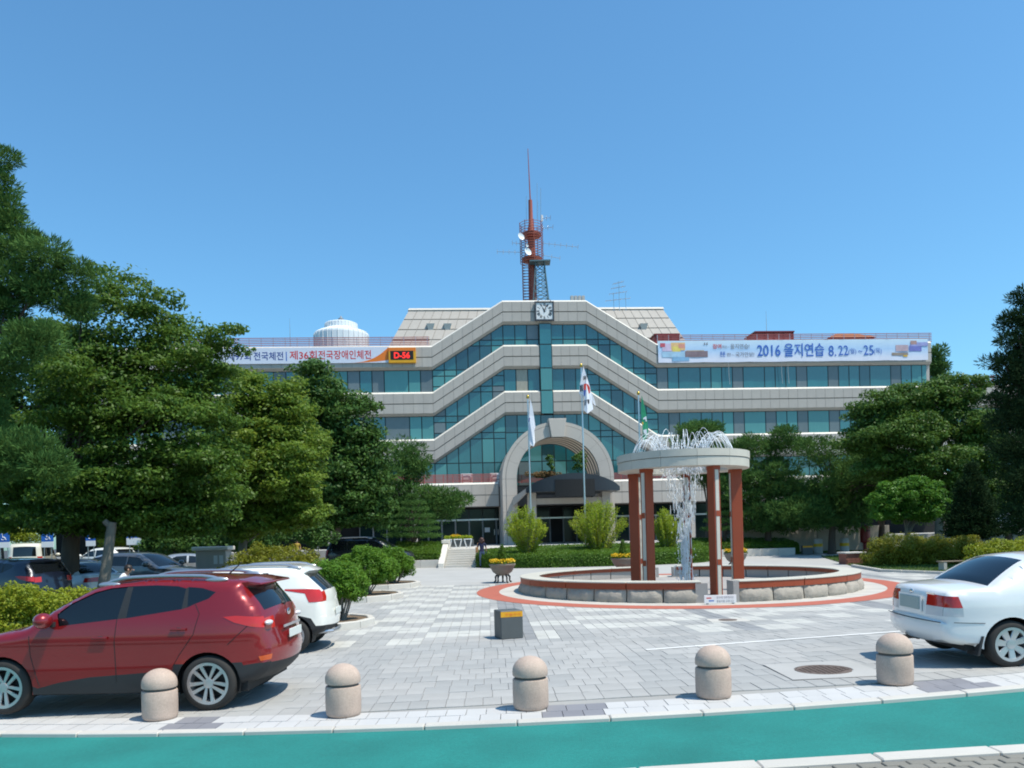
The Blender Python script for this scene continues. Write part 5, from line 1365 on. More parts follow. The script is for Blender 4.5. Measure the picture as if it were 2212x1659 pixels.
# ---- parked cars, further off
def parked(base, name, lab, px_, py_, Y, hd, paint, mods=None, grp='cars in the shaded car park', zoff=0):
    S = dict(base); S['paint'] = paint; S['grid'] = .16; S['handles'] = []; S['seams'] = base['seams'][:2]; S['rails'] = None
    if mods: S.update(mods)
    a, d = ray(px_, py_); p = Vector((a * Y, Y, g(a * Y, Y) + zoff))
    c, _ = make_car(name, lab, S, p, hd, grp, step=.12); return c
hatch = dict(wht); van = dict(wht)
van['top'] = [(-.85, .34), (-1.05, .42), (-1.08, .8), (-1.05, 1.2), (-.98, 1.75), (-.9, 1.90), (-.6, 1.95), (.5, 1.97), (2.0, 1.95), (2.4, 1.85), (2.9, 1.25), (3.2, 1.15), (3.6, .95), (3.7, .6), (3.66, .3)]
van['labels'] = [('window', [(2.7, 1.2), (2.3, 1.72), (1.5, 1.75), (1.5, 1.2)]), ('window.r', [(1.4, 1.2), (1.4, 1.75), (.2, 1.75), (.2, 1.2)]), ('window.q', [(.1, 1.2), (.1, 1.75), (-.8, 1.75), (-.85, 1.2)]), ('taillight', [(-.85, 1.2), (-1.2, 1.2), (-1.2, .8), (-.92, .8)])]
van['strip'] = [('rear_window', lambda x, z, s: x < 0 and 1.2 < z < 1.75 and s < .86), ('taillight', lambda x, z, s: x < 0 and .8 < z < 1.2 and s > .9), ('windshield', lambda x, z, s: 2.42 < x < 2.88 and s < .88)]
van.update(belt=1.15, tumble=.10, wb=2.8, W=1.9, seams=[[(1.45, 1.8), (1.45, .4)], [(.15, 1.8), (.15, .4)]], mirror=(2.72, 1.2))
mpv = dict(van); mpv['top'] = [(-.75, .34), (-.95, .42), (-.98, .8), (-.92, 1.15), (-.70, 1.62), (-.78, 1.70), (-.5, 1.76), (.5, 1.79), (1.6, 1.75), (2.0, 1.66), (2.75, 1.18), (3.1, 1.05), (3.6, .90), (3.75, .6), (3.70, .3)]
mpv['labels'] = [('window', [(2.6, 1.12), (1.95, 1.55), (1.45, 1.62), (1.45, 1.12)]), ('window.r', [(1.37, 1.12), (1.37, 1.62), (.35, 1.62), (.35, 1.12)]), ('window.q', [(.27, 1.12), (.27, 1.62), (-.55, 1.58), (-.70, 1.12)]), ('taillight', [(-.78, 1.15), (-1.2, 1.15), (-1.2, .85), (-.84, .85)])]
mpv['strip'] = [('rear_window', lambda x, z, s: x < 0 and 1.2 < z < 1.6 and s < .86), ('taillight', lambda x, z, s: x < 0 and .85 < z < 1.15 and s > .88), ('windshield', lambda x, z, s: 1.98 < x < 2.72 and s < .88)]
mpv.update(belt=1.10, wb=2.9, mirror=(2.6, 1.12), rails=(-.3, 1.6, 0, 0))
c = parked(mpv, 'black_car', 'black people carrier with silver roof rails beyond the spreading shrubs', 748, 1200, 45.5, R(-3), m_pblack, dict(rails=(-.3, 1.6, 0, 0), grid=.12), grp=None)
parked(red, 'dark_car', 'dark blue SUV half hidden behind the left azalea hedge', 75, 1240, 24, PI - R(15), m_pnavy)
parked(sed, 'white_car', 'white saloon with red tail light between the two tree trunks', 206, 1240, 27, R(150), m_pwhite2)
parked(sed, 'black_car', 'black saloon parked in the shade left of the thick trunk', 110, 1220, 30.5, R(10), m_pblack)
parked(wht, 'grey_car', 'glossy dark grey hatchback right of the leaning trunk', 258, 1210, 31, R(-15), m_pgrey)
parked(sed, 'silver_car', 'silver saloon in the row behind, right of the leaning trunk', 292, 1200, 38, R(165), m_psilver)
parked(van, 'cream_van', 'cream minibus seen from behind, between the blue parking signs', 62, 1195, 47, R(110), m_pcream)
parked(wht, 'white_hatchback', 'white hatchback with dark windows in the far row right of the leaning trunk', 262, 1190, 46, R(160), m_pwhite)
parked(sed, 'silver_car', 'silver saloon at the right end of the shaded parking row', 345, 1205, 35, R(20), m_psilver)
parked(sed, 'silver_car', 'pale silver car glimpsed beyond the dark conifer at far right', 2155, 1140, 58, R(-15), m_psilver, dict(), None, .85)
# ================================================================== PLANTS
def leafmesh(pos, nrm, size, aspect, rng):
    n = len(pos)
    a = rng.normal(size=(n, 3)); t = np.cross(nrm, a); t /= np.linalg.norm(t, axis=1, keepdims=True) + 1e-9; b = np.cross(nrm, t)
    s = (size * rng.uniform(.6, 1.25, n))[:, None] * .5
    v = np.stack([pos - t * s, pos + b * s * aspect - t * s * .1, pos + t * s, pos - b * s * aspect - t * s * .1], 1).reshape(-1, 3)
    return v
def quads(name, v, mat, parent=None, loc=None):
    n = len(v) // 4
    me = bpy.data.meshes.new(name); me.vertices.add(n * 4); me.vertices.foreach_set('co', np.ascontiguousarray(v, dtype=np.float32).ravel())
    me.loops.add(n * 4); me.loops.foreach_set('vertex_index', np.arange(n * 4, dtype=np.int32))
    me.polygons.add(n); me.polygons.foreach_set('loop_start', np.arange(0, n * 4, 4, dtype=np.int32)); me.update(calc_edges=True)
    me.materials.append(mat); o = bpy.data.objects.new(name, me); COL.objects.link(o)
    if parent is not None: o.parent = parent
    if loc is not None: o.location = loc
    return o
def scatter(clumps, n, size, rng, mode='leaf', aspect=.5, inner=.5):
    c = np.array([k[:6] for k in clumps], float); wgt = c[:, 3] * c[:, 4] + c[:, 4] * c[:, 5] + c[:, 3] * c[:, 5]; wgt = wgt / wgt.sum()
    idx = rng.choice(len(c), n, p=wgt); C = c[idx, :3]; Rr = c[idx, 3:6]
    d = rng.normal(size=(n, 3)); d /= np.linalg.norm(d, axis=1, keepdims=True)
    rad = (inner + (1 - inner) * rng.random(n) ** .6) * (1 + .06 * np.clip(rng.normal(size=n), -2, 1.2))
    pos = C + d * Rr * rad[:, None]
    if mode == 'needle':
        nr = d + rng.normal(size=(n, 3)) * .5 + np.array([0, 0, .5]); nr /= np.linalg.norm(nr, axis=1, keepdims=True)
        t = nr; a = rng.normal(size=(n, 3)); b = np.cross(t, a); b /= np.linalg.norm(b, axis=1, keepdims=True)
        s = (size * rng.uniform(.6, 1.3, n))[:, None]; w_ = s * .5 * aspect
        return np.stack([pos - b * w_ * .5, pos + t * s * .55 + b * w_, pos + t * s, pos + t * s * .55 - b * w_], 1).reshape(-1, 3)
    nr = d * .55 + rng.normal(size=(n, 3)) * .55 + np.array([0, 0, .55]); nr /= np.linalg.norm(nr, axis=1, keepdims=True)
    return leafmesh(pos, nr, size, aspect, rng)
def subclumps(big, k, cr, rng, flat=.65):
    k = int(k * 1.6); cr *= .80 if flat > .45 else 1.0
    """small leaf clumps on and inside each large lobe"""
    out = []; tot = sum(b[3] * b[5] + b[3] * b[4] for b in big)
    for b in big:
        m = max(3, int(k * (b[3] * b[5] + b[3] * b[4]) / tot))
        for i in range(m):
            d = rng.normal(size=3); d /= np.linalg.norm(d); r = rng.uniform(.45, .98); q = cr * rng.uniform(.65, 1.35)
            out.append((b[0] + d[0] * b[3] * r, b[1] + d[1] * b[4] * r, b[2] + d[2] * b[5] * r, q, q, q * flat * rng.uniform(.8, 1.2)))
    return out
def lobes(pl, Y, depth=1.0):
    """(x, y, rx, ry[, dY]) in photograph pixels -> ellipsoids at distance Y"""
    out = []
    for q in pl:
        y_ = Y + (q[4] if len(q) > 4 else 0); c = P(q[0], q[1], y_); k = y_ / F
        out.append((c.x, c.y, c.z, q[2] * k, depth * (q[2] + q[3]) / 2 * k, q[3] * k))
    return out
def tree(name, label, pl, Y, mat, n, size, base, trunk_r, seed, k=60, cr=.7, mode='leaf', aspect=.5, flat=.65, bark=None, group=None, lean=0, depth=1.0, trunk=True, top=None, inner=.5, forks=10, cat='tree'):
    rng = np.random.default_rng(seed); big = lobes(pl, Y, depth); B = Vector((base[0], base[1], g(base[0], base[1]) - .05))
    t = thing(name, label, cat, B, 0, group)
    cl = subclumps(big, k, cr, rng, flat)
    cl = [(c[0] - B.x, c[1] - B.y, c[2] - B.z) + tuple(c[3:]) for c in cl]
    v_ = scatter(cl, int(n * .82), size, rng, mode, aspect, inner)
    b2 = [(b[0] - B.x, b[1] - B.y, b[2] - B.z, b[3] * .92, b[4] * .92, b[5] * .92) for b in big]
    v_ = np.concatenate([v_, scatter(b2, int(n * .25), size, rng, mode, aspect, .25)])
    quads('crown', v_, mat, t)
    if trunk:
        zt = max(c[2] for c in cl) * .80 if top is None else top; cx_ = np.mean([c[0] for c in cl]) * .45 + lean; cy_ = np.mean([c[1] for c in cl]) * .45
        m = MB(); mid = Vector((cx_ * .35 + .05, cy_ * .35, zt * .45)); tp = Vector((cx_, cy_, zt))
        m.path([(0, 0, 0), (0, 0, .15), (cx_ * .1, cy_ * .1, zt * .2), mid, tp], [trunk_r * 1.5, trunk_r * 1.1, trunk_r * .92, trunk_r * .65, trunk_r * .15], 10)
        m.build('trunk', bark or m_bark, t, True)
        br = MB(); order_ = rng.permutation(len(cl))[:forks * 3]
        for j, i in enumerate(order_):
            c = Vector(cl[i][:3]); f = rng.uniform(.25, .9); s = Vector((0, 0, 0)).lerp(mid, f / .45) if f < .45 else mid.lerp(tp, (f - .45) / .55)
            if s.z > c.z + .8: continue
            q = s.lerp(c, .5) + Vector((0, 0, .12 * (c - s).length))
            br.path([s, q, c], [trunk_r * .38 * (1.1 - f), trunk_r * .22, .012], 5)
        br.build('branch', bark or m_bark, t, True)
    return t
gb = lambda x, Y: (ray(x, 1200)[0] * Y, Y)
# --- left side
pineL = [(5,345,14,30),(3,392,20,18),(14,440,34,28),(30,490,48,26),(66,517,30,14),(-5,560,60,35),(90,556,58,26,-.5),(168,592,46,24),(60,615,85,36),(130,645,66,30),(10,690,60,50),(75,740,85,42,-1),(-10,800,70,50),(-40,450,50,60),(-50,640,60,90),(70,975,72,34,-1.5),(20,960,60,36,-1.5),(112,1002,44,24,-1.5),(-40,900,60,80),(-30,1000,60,60,-1)]
tree('pine_tree', 'tall dark pine at the left edge with layered tufts rising above every other tree', pineL, 21, l_pine, 70000, .17, gb(-75, 21), .24, 1, k=100, cr=.42, mode='needle', aspect=.16, flat=.6, top=11)
z1 = [(268,700,115,135),(130,760,110,90,1),(70,860,110,80,1),(20,960,90,90,1.5),(390,790,115,130),(200,850,150,130,-1),(330,930,170,130,-1),(120,960,150,130,1),(440,920,80,130),(60,1060,110,80),(250,1060,190,85,-1),(460,1040,90,90),(480,740,42,45),(60,1105,110,50),(250,1105,190,60),(430,1100,110,60),(150,1125,120,38,-1),(350,1125,90,40,-1)]
tree('broadleaf_tree', 'large spreading broadleaf tree filling the left side, on a thick dark trunk', z1, 26.5, l_zelk, 150000, .15, gb(148, 26.5), .30, 3, k=330, cr=.58, flat=.34, inner=.3, forks=22)
z2 = [(545,870,65,85),(610,900,80,100),(655,1000,52,100),(580,1010,110,100,-.8),(520,1080,80,70),(630,1090,70,60),(500,980,60,90),(560,1118,100,46),(645,1108,58,44)]
tree('broadleaf_tree', 'yellow green tree with hanging pods right of the large spreading tree', z2, 31, l_pod, 75000, .17, gb(520, 31), .18, 4, k=220, cr=.46, flat=.44, inner=.3, bark=m_bark_g)
z3 = [(690,842,62,62),(760,910,66,80),(650,900,60,90),(720,1010,105,90),(800,985,38,75),(790,1060,60,60),(640,1060,60,80),(700,1105,90,46),(790,1100,64,44)]
tree('broadleaf_tree', 'dark green tree standing behind, its top crossing the left banner', z3, 45, l_dark, 60000, .24, gb(730, 45), .25, 5, k=200, cr=.78, flat=.38, inner=.3)
z4 = [(872,975,40,34),(850,1030,60,40),(905,1010,26,28),(880,1075,75,36),(965,1078,50,20),(940,1105,64,30),(830,1100,60,40),(810,1060,50,44),(850,1125,60,30)]
tree('pine_tree', 'dark pine left of the entrance with a bough reaching over the steps', z4, 53, l_pine, 36000, .27, gb(885, 53), .2, 6, k=90, cr=.6, mode='needle', aspect=.2, flat=.55)
tree('broadleaf_tree', 'dark background tree beyond the car park at far left', [(30,1030,90,90),(-80,980,110,120),(110,1060,80,60)], 62, l_dark, 16000, .45, gb(0, 62), .3, 7, k=90, cr=1.0)
tree('broadleaf_tree', 'shaded tree in front of the left wing, behind the large spreading tree', [(330,1040,110,75),(440,1060,90,70),(220,1070,90,60),(560,1075,80,60),(330,1110,110,50),(470,1120,90,40),(620,1120,70,40)], 52, l_dark, 20000, .40, gb(370, 52), .22, 8, k=100, cr=.8)
lt = thing('leaning_trunk', 'bare leaning trunk with a sawn off top beside the thick dark trunk', 'tree trunk', Vector((*gb(216, 24.5), g(*gb(216, 24.5)) - .05)))
q0, q1 = P(216, 1300, 24.5) - lt.location, P(243, 1128, 24.5) - lt.location
MB().path([(0, 0, 0), (q0.x + .03, 0, q0.z), q0.lerp(q1, .5) + Vector((.03, 0, 0)), q0.lerp(q1, .85), q1], [.2, .17, .15, .14, .13], 12).build('trunk', m_bark_g, lt, True)
MB().path([q0.lerp(q1, .93), q1 + Vector((-.20, -.1, .05))], [.10, .085], 8).build('stub', m_bark_g, lt, True)
# --- right side
zr1 = [(1985,860,95,42),(1905,885,72,42),(2070,845,62,38),(1875,950,68,40),(1960,930,100,46,-1),(2075,915,88,52),(1900,1010,70,34),(2010,1000,110,44,-1),(2120,970,70,60),(2070,1060,100,50),(2140,1050,60,60)]
tree('maple_tree', 'broad maple in front of the right wing with flat layered boughs', zr1, 45, l_maple, 100000, .19, gb(2030, 45), .24, 11, k=260, cr=.62, flat=.42, inner=.35, bark=m_bark_g, forks=20)
tree('pine_tree', 'slim pine with a flat top just right of the fountain ring', [(1510,928,52,13),(1490,955,40,18),(1540,985,46,24),(1585,1015,34,40),(1510,1020,40,30)], 54, l_pine, 22000, .27, gb(1530, 54), .16, 12, k=60, cr=.55, mode='needle', aspect=.2, flat=.5)
tree('pine_tree', 'dense dark pine behind the fountain pillars, left of the maple', [(1625,970,50,30),(1690,955,46,30),(1650,1030,85,38),(1590,1070,50,40),(1700,1080,100,40),(1620,1115,70,34),(1690,1120,70,26)], 51, l_pine, 46000, .26, gb(1660, 51), .22, 13, k=110, cr=.6, mode='needle', aspect=.2, flat=.55)
tree('pine_tree', 'dark pine tucked against the left flank of the broad maple', [(1765,975,52,34),(1790,1045,66,36),(1740,1100,80,34),(1830,1090,50,40),(1870,1020,60,44),(1930,1030,60,44),(1760,1120,60,26),(1830,1118,50,24)], 49, l_pine, 34000, .26, gb(1797, 49), .22, 14, k=80, cr=.6, mode='needle', aspect=.2, flat=.55)  # right-hand lobes added behind the maple to shade the retaining wall
tree('pine_tree', 'dark pine added behind the dome topiary to fill the gap and shade the wall', [(1880,1005,74,60),(1935,1060,64,54),(1850,1062,60,54),(1990,1090,60,44)], 50.5, l_pine, 34000, .27, gb(1905, 50.5), .2, 20, k=100, cr=.6, mode='needle', aspect=.2, flat=.55)  # added tree: casts shade on the retaining wall and fills the dark gap
tree('topiary_tree', 'bright green dome shaped topiary tree right of the shaded wall', [(1962,1072,82,40),(1920,1092,52,30),(2010,1092,46,30),(1965,1108,94,18),(1965,1055,60,28)], 41, l_topi, 46000, .13, gb(1955, 41), .12, 15, k=150, cr=.36, flat=.6, bark=m_bark_g, depth=.9)
cn = [(2100, 1150 - 140 * f, 66 * (1 - f) ** .8 + 6, 12) for f in np.linspace(0, 1, 12)]
tree('conifer', 'very dark cone shaped conifer in front of the maple', cn, 37.5, l_conif, 26000, .16, gb(2100, 37.5), .12, 16, k=170, cr=.26, mode='needle', aspect=.3, flat=.7, inner=.2)
ced = [(2212,640,22,26),(2200,690,34,20),(2190,735,44,18),(2172,780,44,16),(2195,815,52,24),(2185,860,46,22),(2200,905,55,34),(2195,960,50,40),(2210,1030,52,50),(2215,1110,45,50),(2250,760,60,60),(2260,900,60,90),(2250,680,40,50)]
tree('cedar_tree', 'tall dark cedar cut by the right edge of the view', ced, 33, l_conif, 60000, .20, gb(2238, 33), .28, 17, k=150, cr=.46, mode='needle', aspect=.18, flat=.45)
tree('broadleaf_tree', 'dark trees far behind the lower annexe at right', [(2150,1080,90,60),(2280,1060,100,90),(2060,1100,60,40)], 63, l_dark, 14000, .45, gb(2180, 63), .25, 18, k=80, cr=.9)
tree('pine_tree', 'pine top peeping out behind the right end of the building', [(2022,775,12,26),(2028,805,20,26),(2010,795,10,16)], 92, l_pine, 4000, .5, gb(2022, 92), .25, 19, k=24, cr=.8, mode='needle', aspect=.22, flat=.6)
for px_, y0, y1, hw_, Y, seed, lab, nl in ((893, 1072, 1164, 50, 49, 21, 'clipped tiered conifer left of the steps', 7), (1566, 1040, 1150, 40, 51, 22, 'tiered conifer seen between the fountain pillars', 7)):
    rngt = np.random.default_rng(seed); cl_ = []
    for k in range(nl):
        f = k / (nl - 1); yy = y1 - 8 - (y1 - y0 - 8) * f; rr_ = hw_ * (1 - f) ** .7 + 8
        for a in np.arange(0, 2 * PI, .45): cl_.append((px_ + rr_ * .75 * math.cos(a), yy, rr_ * .42, 4.2, rr_ * .75 * math.sin(a) / F * Y))
    tree('conifer', lab, cl_, Y, l_pine, 26000, .085, gb(px_, Y), .12, seed, k=len(cl_) * 3, cr=.20, mode='needle', aspect=.3, flat=.55)
# --- mounded shrubs
def shrub(name, label, pl, Y, mat, n, size, seed, group=None, k=60, cr=.25, base=None, aspect=.55, inner=.6, cat='shrub'):
    bx_ = np.mean([p[0] for p in pl]); return tree(name, label, pl, Y, mat, n, size, base or gb(bx_, Y), .05, seed, k=k, cr=cr, trunk=False, flat=.8, inner=inner, aspect=aspect, group=group, cat=cat)
shrub('azalea_bush', 'bright yellow green azalea hedge behind the bonnet of the red car', [(40,1300,80,42),(150,1305,90,40),(250,1305,70,38),(-60,1300,80,50),(180,1340,120,40),(20,1350,110,50)], 18.8, l_azal, 42000, .075, 31, k=170, cr=.22)
shrub('azalea_bush', 'rounded azalea mound behind the roof of the white SUV', [(590,1215,95,42),(540,1235,70,36),(650,1235,60,36),(600,1260,110,40)], 28, l_azald, 34000, .085, 32, k=130, cr=.30)
shrub('azalea_bush', 'large clipped olive azalea mound beside the brick planter at right', [(1950,1186,78,40),(1902,1203,46,32),(2004,1190,52,36),(1950,1210,90,24)], 36.5, l_azald, 34000, .085, 33, k=120, cr=.32)
shrub('azalea_bush', 'middle olive azalea mound behind the bench at right', [(2072,1188,66,32),(2030,1203,42,24),(2112,1196,50,28)], 36, l_azald, 24000, .085, 34, k=90, cr=.28)
shrub('azalea_bush', 'yellowish azalea mound right behind the roof of the white saloon', [(2160,1195,62,30),(2220,1190,60,32),(2130,1210,50,20)], 31, l_azal, 24000, .08, 35, k=90, cr=.28)
shrub('shade_fill_shrubs', 'dark shrub mass added as shadow fill between the car park and the left wing', [(370,1165,70,40),(470,1160,70,44),(570,1165,60,36),(680,1150,46,36)], 43, l_dark, 22000, .17, 38, k=110, cr=.45)  # added dark foliage stands for the shadow under the trees
shrub('azalea_bush', 'sunlit shrub bank beyond the car park at far left', [(20,1150,56,22),(70,1158,40,16),(-30,1150,50,24)], 52, l_azal, 9000, .14, 36, k=40, cr=.45)
shrub('azalea_bush', 'sunlit shrub bank beyond the parked cars, right of the leaning trunk', [(285,1160,44,20),(330,1166,40,14),(240,1168,30,12)], 52, l_azal, 8000, .14, 37, k=40, cr=.45)
# --- three spreading shrubs in kerbed islands
def island(label, pts, zt=.16):
    c = sum((Vector(p) for p in pts), Vector()) / len(pts); c.z = g(c.x, c.y)
    t = thing('planting_island', label, 'planting bed', c, 0, 'kerbed planting islands along the car park edge')
    n = len(pts)
    for i in range(n):
        a, b_ = Vector(pts[i]) - c, Vector(pts[(i + 1) % n]) - c; a.z = b_.z = 0
        ai, bi = a * (1 - .16 / a.length), b_ * (1 - .16 / b_.length)
        l = (b_ - a).length; e = .006 / l
        MB().prism([a.lerp(b_, e) + Vector((0, 0, -.12)), b_.lerp(a, e) + Vector((0, 0, -.12)), bi.lerp(ai, e) + Vector((0, 0, -.12)), ai.lerp(bi, e) + Vector((0, 0, -.12))], (0, 0, zt + .12)).build('kerb_stone', m_kerb, t, bevel=.015)
    MB().poly([((Vector(p) - c) * .93).to_tuple()[:2] + (zt - .04,) for p in pts]).build('soil', m_soil, t)
    return t
def pill(x0, x1, y0, y1, n=7):
    r = (y1 - y0) / 2; cy_ = (y0 + y1) / 2
    return [(x1 - r + r * math.cos(a), cy_ + r * math.sin(a), 0) for a in np.linspace(-PI / 2, PI / 2, n)] + [(x0 + r + r * math.cos(a), cy_ + r * math.sin(a), 0) for a in np.linspace(PI / 2, 3 * PI / 2, n)]
for k, (xe, yf, yb_, lab, hl, px0, px1, ytop, ybase, sd, stem) in enumerate([
        (808, 1365, 1334, 'nearest', 'nearest kerbed island, its rounded end showing behind the white SUV', 652, 790, 1204, 1345, 41, 735),
        (870, 1302, 1281, 'middle', 'middle of the three kerbed islands with soil under a shrub', 725, 862, 1177, 1285, 42, 791),
        (907, 1274, 1258, 'farthest', 'farthest of the three kerbed islands, towards the steps', 790, 899, 1180, 1262, 43, 852)]):
    a, b_ = gp(xe - 25, yf), gp(xe - 25, yb_); xr = gp(xe, (yf + yb_) / 2).x
    island(hl, pill(xr - 3.6, xr, a.y, max(b_.y, a.y + 1.3)))
    sb = gp(stem, ybase); Y = (a.y + max(b_.y, a.y + 1.3)) / 2; sb = Vector((ray(stem, ybase)[0] * Y, Y, 0)); ppm = F / Y; cx_ = (px0 + px1) / 2; hw_ = (px1 - px0) / 2
    ch = (94, 82, 62)[k]
    pl = [(cx_, ytop + ch * .45, hw_ * .72, ch * .42), (cx_ - hw_ * .5, ytop + ch * .62, hw_ * .45, ch * .36), (cx_ + hw_ * .52, ytop + ch * .62, hw_ * .45, ch * .36), (cx_, ytop + ch * .75, hw_ * .85, ch * .25)]
    t = shrub('spreading_shrub', ['bright green umbrella shaped shrub close behind the white SUV', 'bright green umbrella shaped shrub on the middle island', 'bright green umbrella shaped shrub on the farthest island, by the black people carrier'][k], pl, Y, l_spread, 26000, .11, sd, 'umbrella shaped shrubs on the islands', k=110, cr=.22, base=(sb.x, sb.y), aspect=.3)
    rng = random.Random(sd); m = MB()
    for j in range(26):
        a_ = rng.random() * 2 * PI; r = hw_ / ppm * rng.uniform(.2, .8); ex = Vector(((cx_ - stem) / ppm + r * math.cos(a_), r * math.sin(a_), (2.15 - (ytop + ch * .7 - (CY - TH * (cx_ - CX))) / ppm) - g(sb.x, sb.y) + rng.uniform(0, .3)))
        s = Vector((rng.uniform(-.08, .08), rng.uniform(-.08, .08), .05)); q = s.lerp(ex, .5) + Vector((0, 0, -.06))
        m.path([s, q, ex], [.028, .018, .008], 5)
    m.build('stem', m_bark_g, t, True)
# --- hedges
def hedge_pts(poly_top, z0_, zf, n, size, rng, round_=.12):
    """leaves over the top and sides of a clipped hedge with the given outline"""
    P2 = np.array(poly_top); k = len(P2); seg = np.roll(P2, -1, 0) - P2; L_ = np.linalg.norm(seg, axis=1); per = L_.sum()
    cen = P2.mean(0); mn, mx_ = P2.min(0), P2.max(0)
    ns = int(n * .5); i = rng.choice(k, ns, p=L_ / per); t = rng.random(ns)[:, None]; q = P2[i] + seg[i] * t
    nn = np.stack([seg[i][:, 1], -seg[i][:, 0]], 1) / L_[i][:, None]
    z = rng.random(ns); zt = zf(q); zz_ = z0_ + (zt - z0_) * z
    off = rng.normal(size=ns) * .035 - round_ * np.clip((z - .82) / .18, 0, 1) ** 2
    p = np.concatenate([q + nn * off[:, None], zz_[:, None]], 1); nr = np.concatenate([nn, np.full((ns, 1), .4)], 1)
    nt_ = n - ns; pts = []
    while len(pts) < nt_:
        c = mn + (mx_ - mn) * rng.random(2)
        if pip(c, poly_top): pts.append(c)
    pts = np.array(pts); p2 = np.concatenate([pts, (zf(pts) + rng.normal(size=nt_) * .03)[:, None]], 1); n2 = np.tile([0, 0, 1.], (nt_, 1))
    pos = np.concatenate([p, p2]); nr = np.concatenate([nr, n2]) + rng.normal(size=(n, 3)) * .55; nr /= np.linalg.norm(nr, axis=1, keepdims=True)
    return leafmesh(pos, nr, size, .55, rng)
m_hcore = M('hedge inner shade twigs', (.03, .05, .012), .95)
def hedge(label, outline, zf, n, size, seed, mat=None, group=None):
    rng = np.random.default_rng(seed); c = np.mean(np.array(outline), 0); z0_ = g(*c) - .05
    t = thing('clipped_hedge', label, 'hedge', (c[0], c[1], z0_), 0, group)
    v = hedge_pts(outline, z0_, zf, n, size, rng); v -= np.array([c[0], c[1], z0_]); quads('foliage', v, mat or l_hedge, t)
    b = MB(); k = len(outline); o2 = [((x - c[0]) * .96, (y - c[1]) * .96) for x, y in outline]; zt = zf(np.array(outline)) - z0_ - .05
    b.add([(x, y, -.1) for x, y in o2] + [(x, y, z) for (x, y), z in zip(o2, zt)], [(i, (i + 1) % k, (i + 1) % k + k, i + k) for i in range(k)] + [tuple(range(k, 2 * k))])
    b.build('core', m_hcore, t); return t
a, b_ = gp(1030, 1216), gp(1526, 1206); hf = gp(1270, 1224).y; HX, HR = (a.x + b_.x) / 2 + .05, 6.35; HY = hf + 3.6
HX = (ray(1030, 1210)[0] + ray(1526, 1205)[0]) / 2 * HY; HR = (ray(1526, 1205)[0] - ray(1030, 1210)[0]) / 2 * HY
ho = [(HX + HR * math.copysign(abs(math.cos(t)) ** .75, math.cos(t)), HY + 3.6 * math.copysign(abs(math.sin(t)) ** .75, math.sin(t))) for t in np.linspace(0, 2 * PI, 49)[:-1]]
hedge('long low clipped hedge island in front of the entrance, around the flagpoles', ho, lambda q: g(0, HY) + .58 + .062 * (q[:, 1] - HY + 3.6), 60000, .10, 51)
q = [P(845, 1190, 47), P(948, 1190, 46)]
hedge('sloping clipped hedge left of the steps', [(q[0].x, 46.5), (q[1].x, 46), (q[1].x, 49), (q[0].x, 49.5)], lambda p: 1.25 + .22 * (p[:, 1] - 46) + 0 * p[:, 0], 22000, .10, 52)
q = [P(1500, 1190, 50), P(1714, 1190, 51)]
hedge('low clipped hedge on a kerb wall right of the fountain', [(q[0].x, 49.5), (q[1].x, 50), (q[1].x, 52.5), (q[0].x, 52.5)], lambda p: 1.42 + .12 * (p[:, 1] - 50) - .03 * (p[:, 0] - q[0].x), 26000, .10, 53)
# low granite kerb walls below those hedges
def wall(name, label, x0, x1, y0, Y, z1, th=.3, step=1.0, mat=m_kerb, cat='wall', zb=None):
    a_, b_ = ray(x0, y0)[0] * Y, ray(x1, y0)[0] * Y; zb = g((a_ + b_) / 2, Y) - .1 if zb is None else zb
    t = thing(name, label, cat, (a_, Y, zb)); n = max(1, round((b_ - a_) / step))
    for k in range(n): MB().box((b_ - a_) * k / n + .006, (b_ - a_) * (k + 1) / n - .006, 0, th, 0, z1 - zb).build('stone_block', mat, t, bevel=.01)
    return t
wall('kerb_wall', 'low pale granite kerb wall under the sloping hedge, left of the steps', 826, 948, 1200, 45.6, .92)
wall('kerb_wall', 'low pale granite kerb wall under the hedge right of the fountain', 1500, 1718, 1195, 49, .98)
wall('retaining_wall', 'long grey granite retaining wall in shade at right', 1600, 1876, 1160, 52.6, 2.16, .4, 1.6, m_stone)
wall('retaining_wall', 'short sunlit end of the granite wall beside the red post box', 1878, 1921, 1150, 52.4, 2.2, .5, 1.1, m_stone)
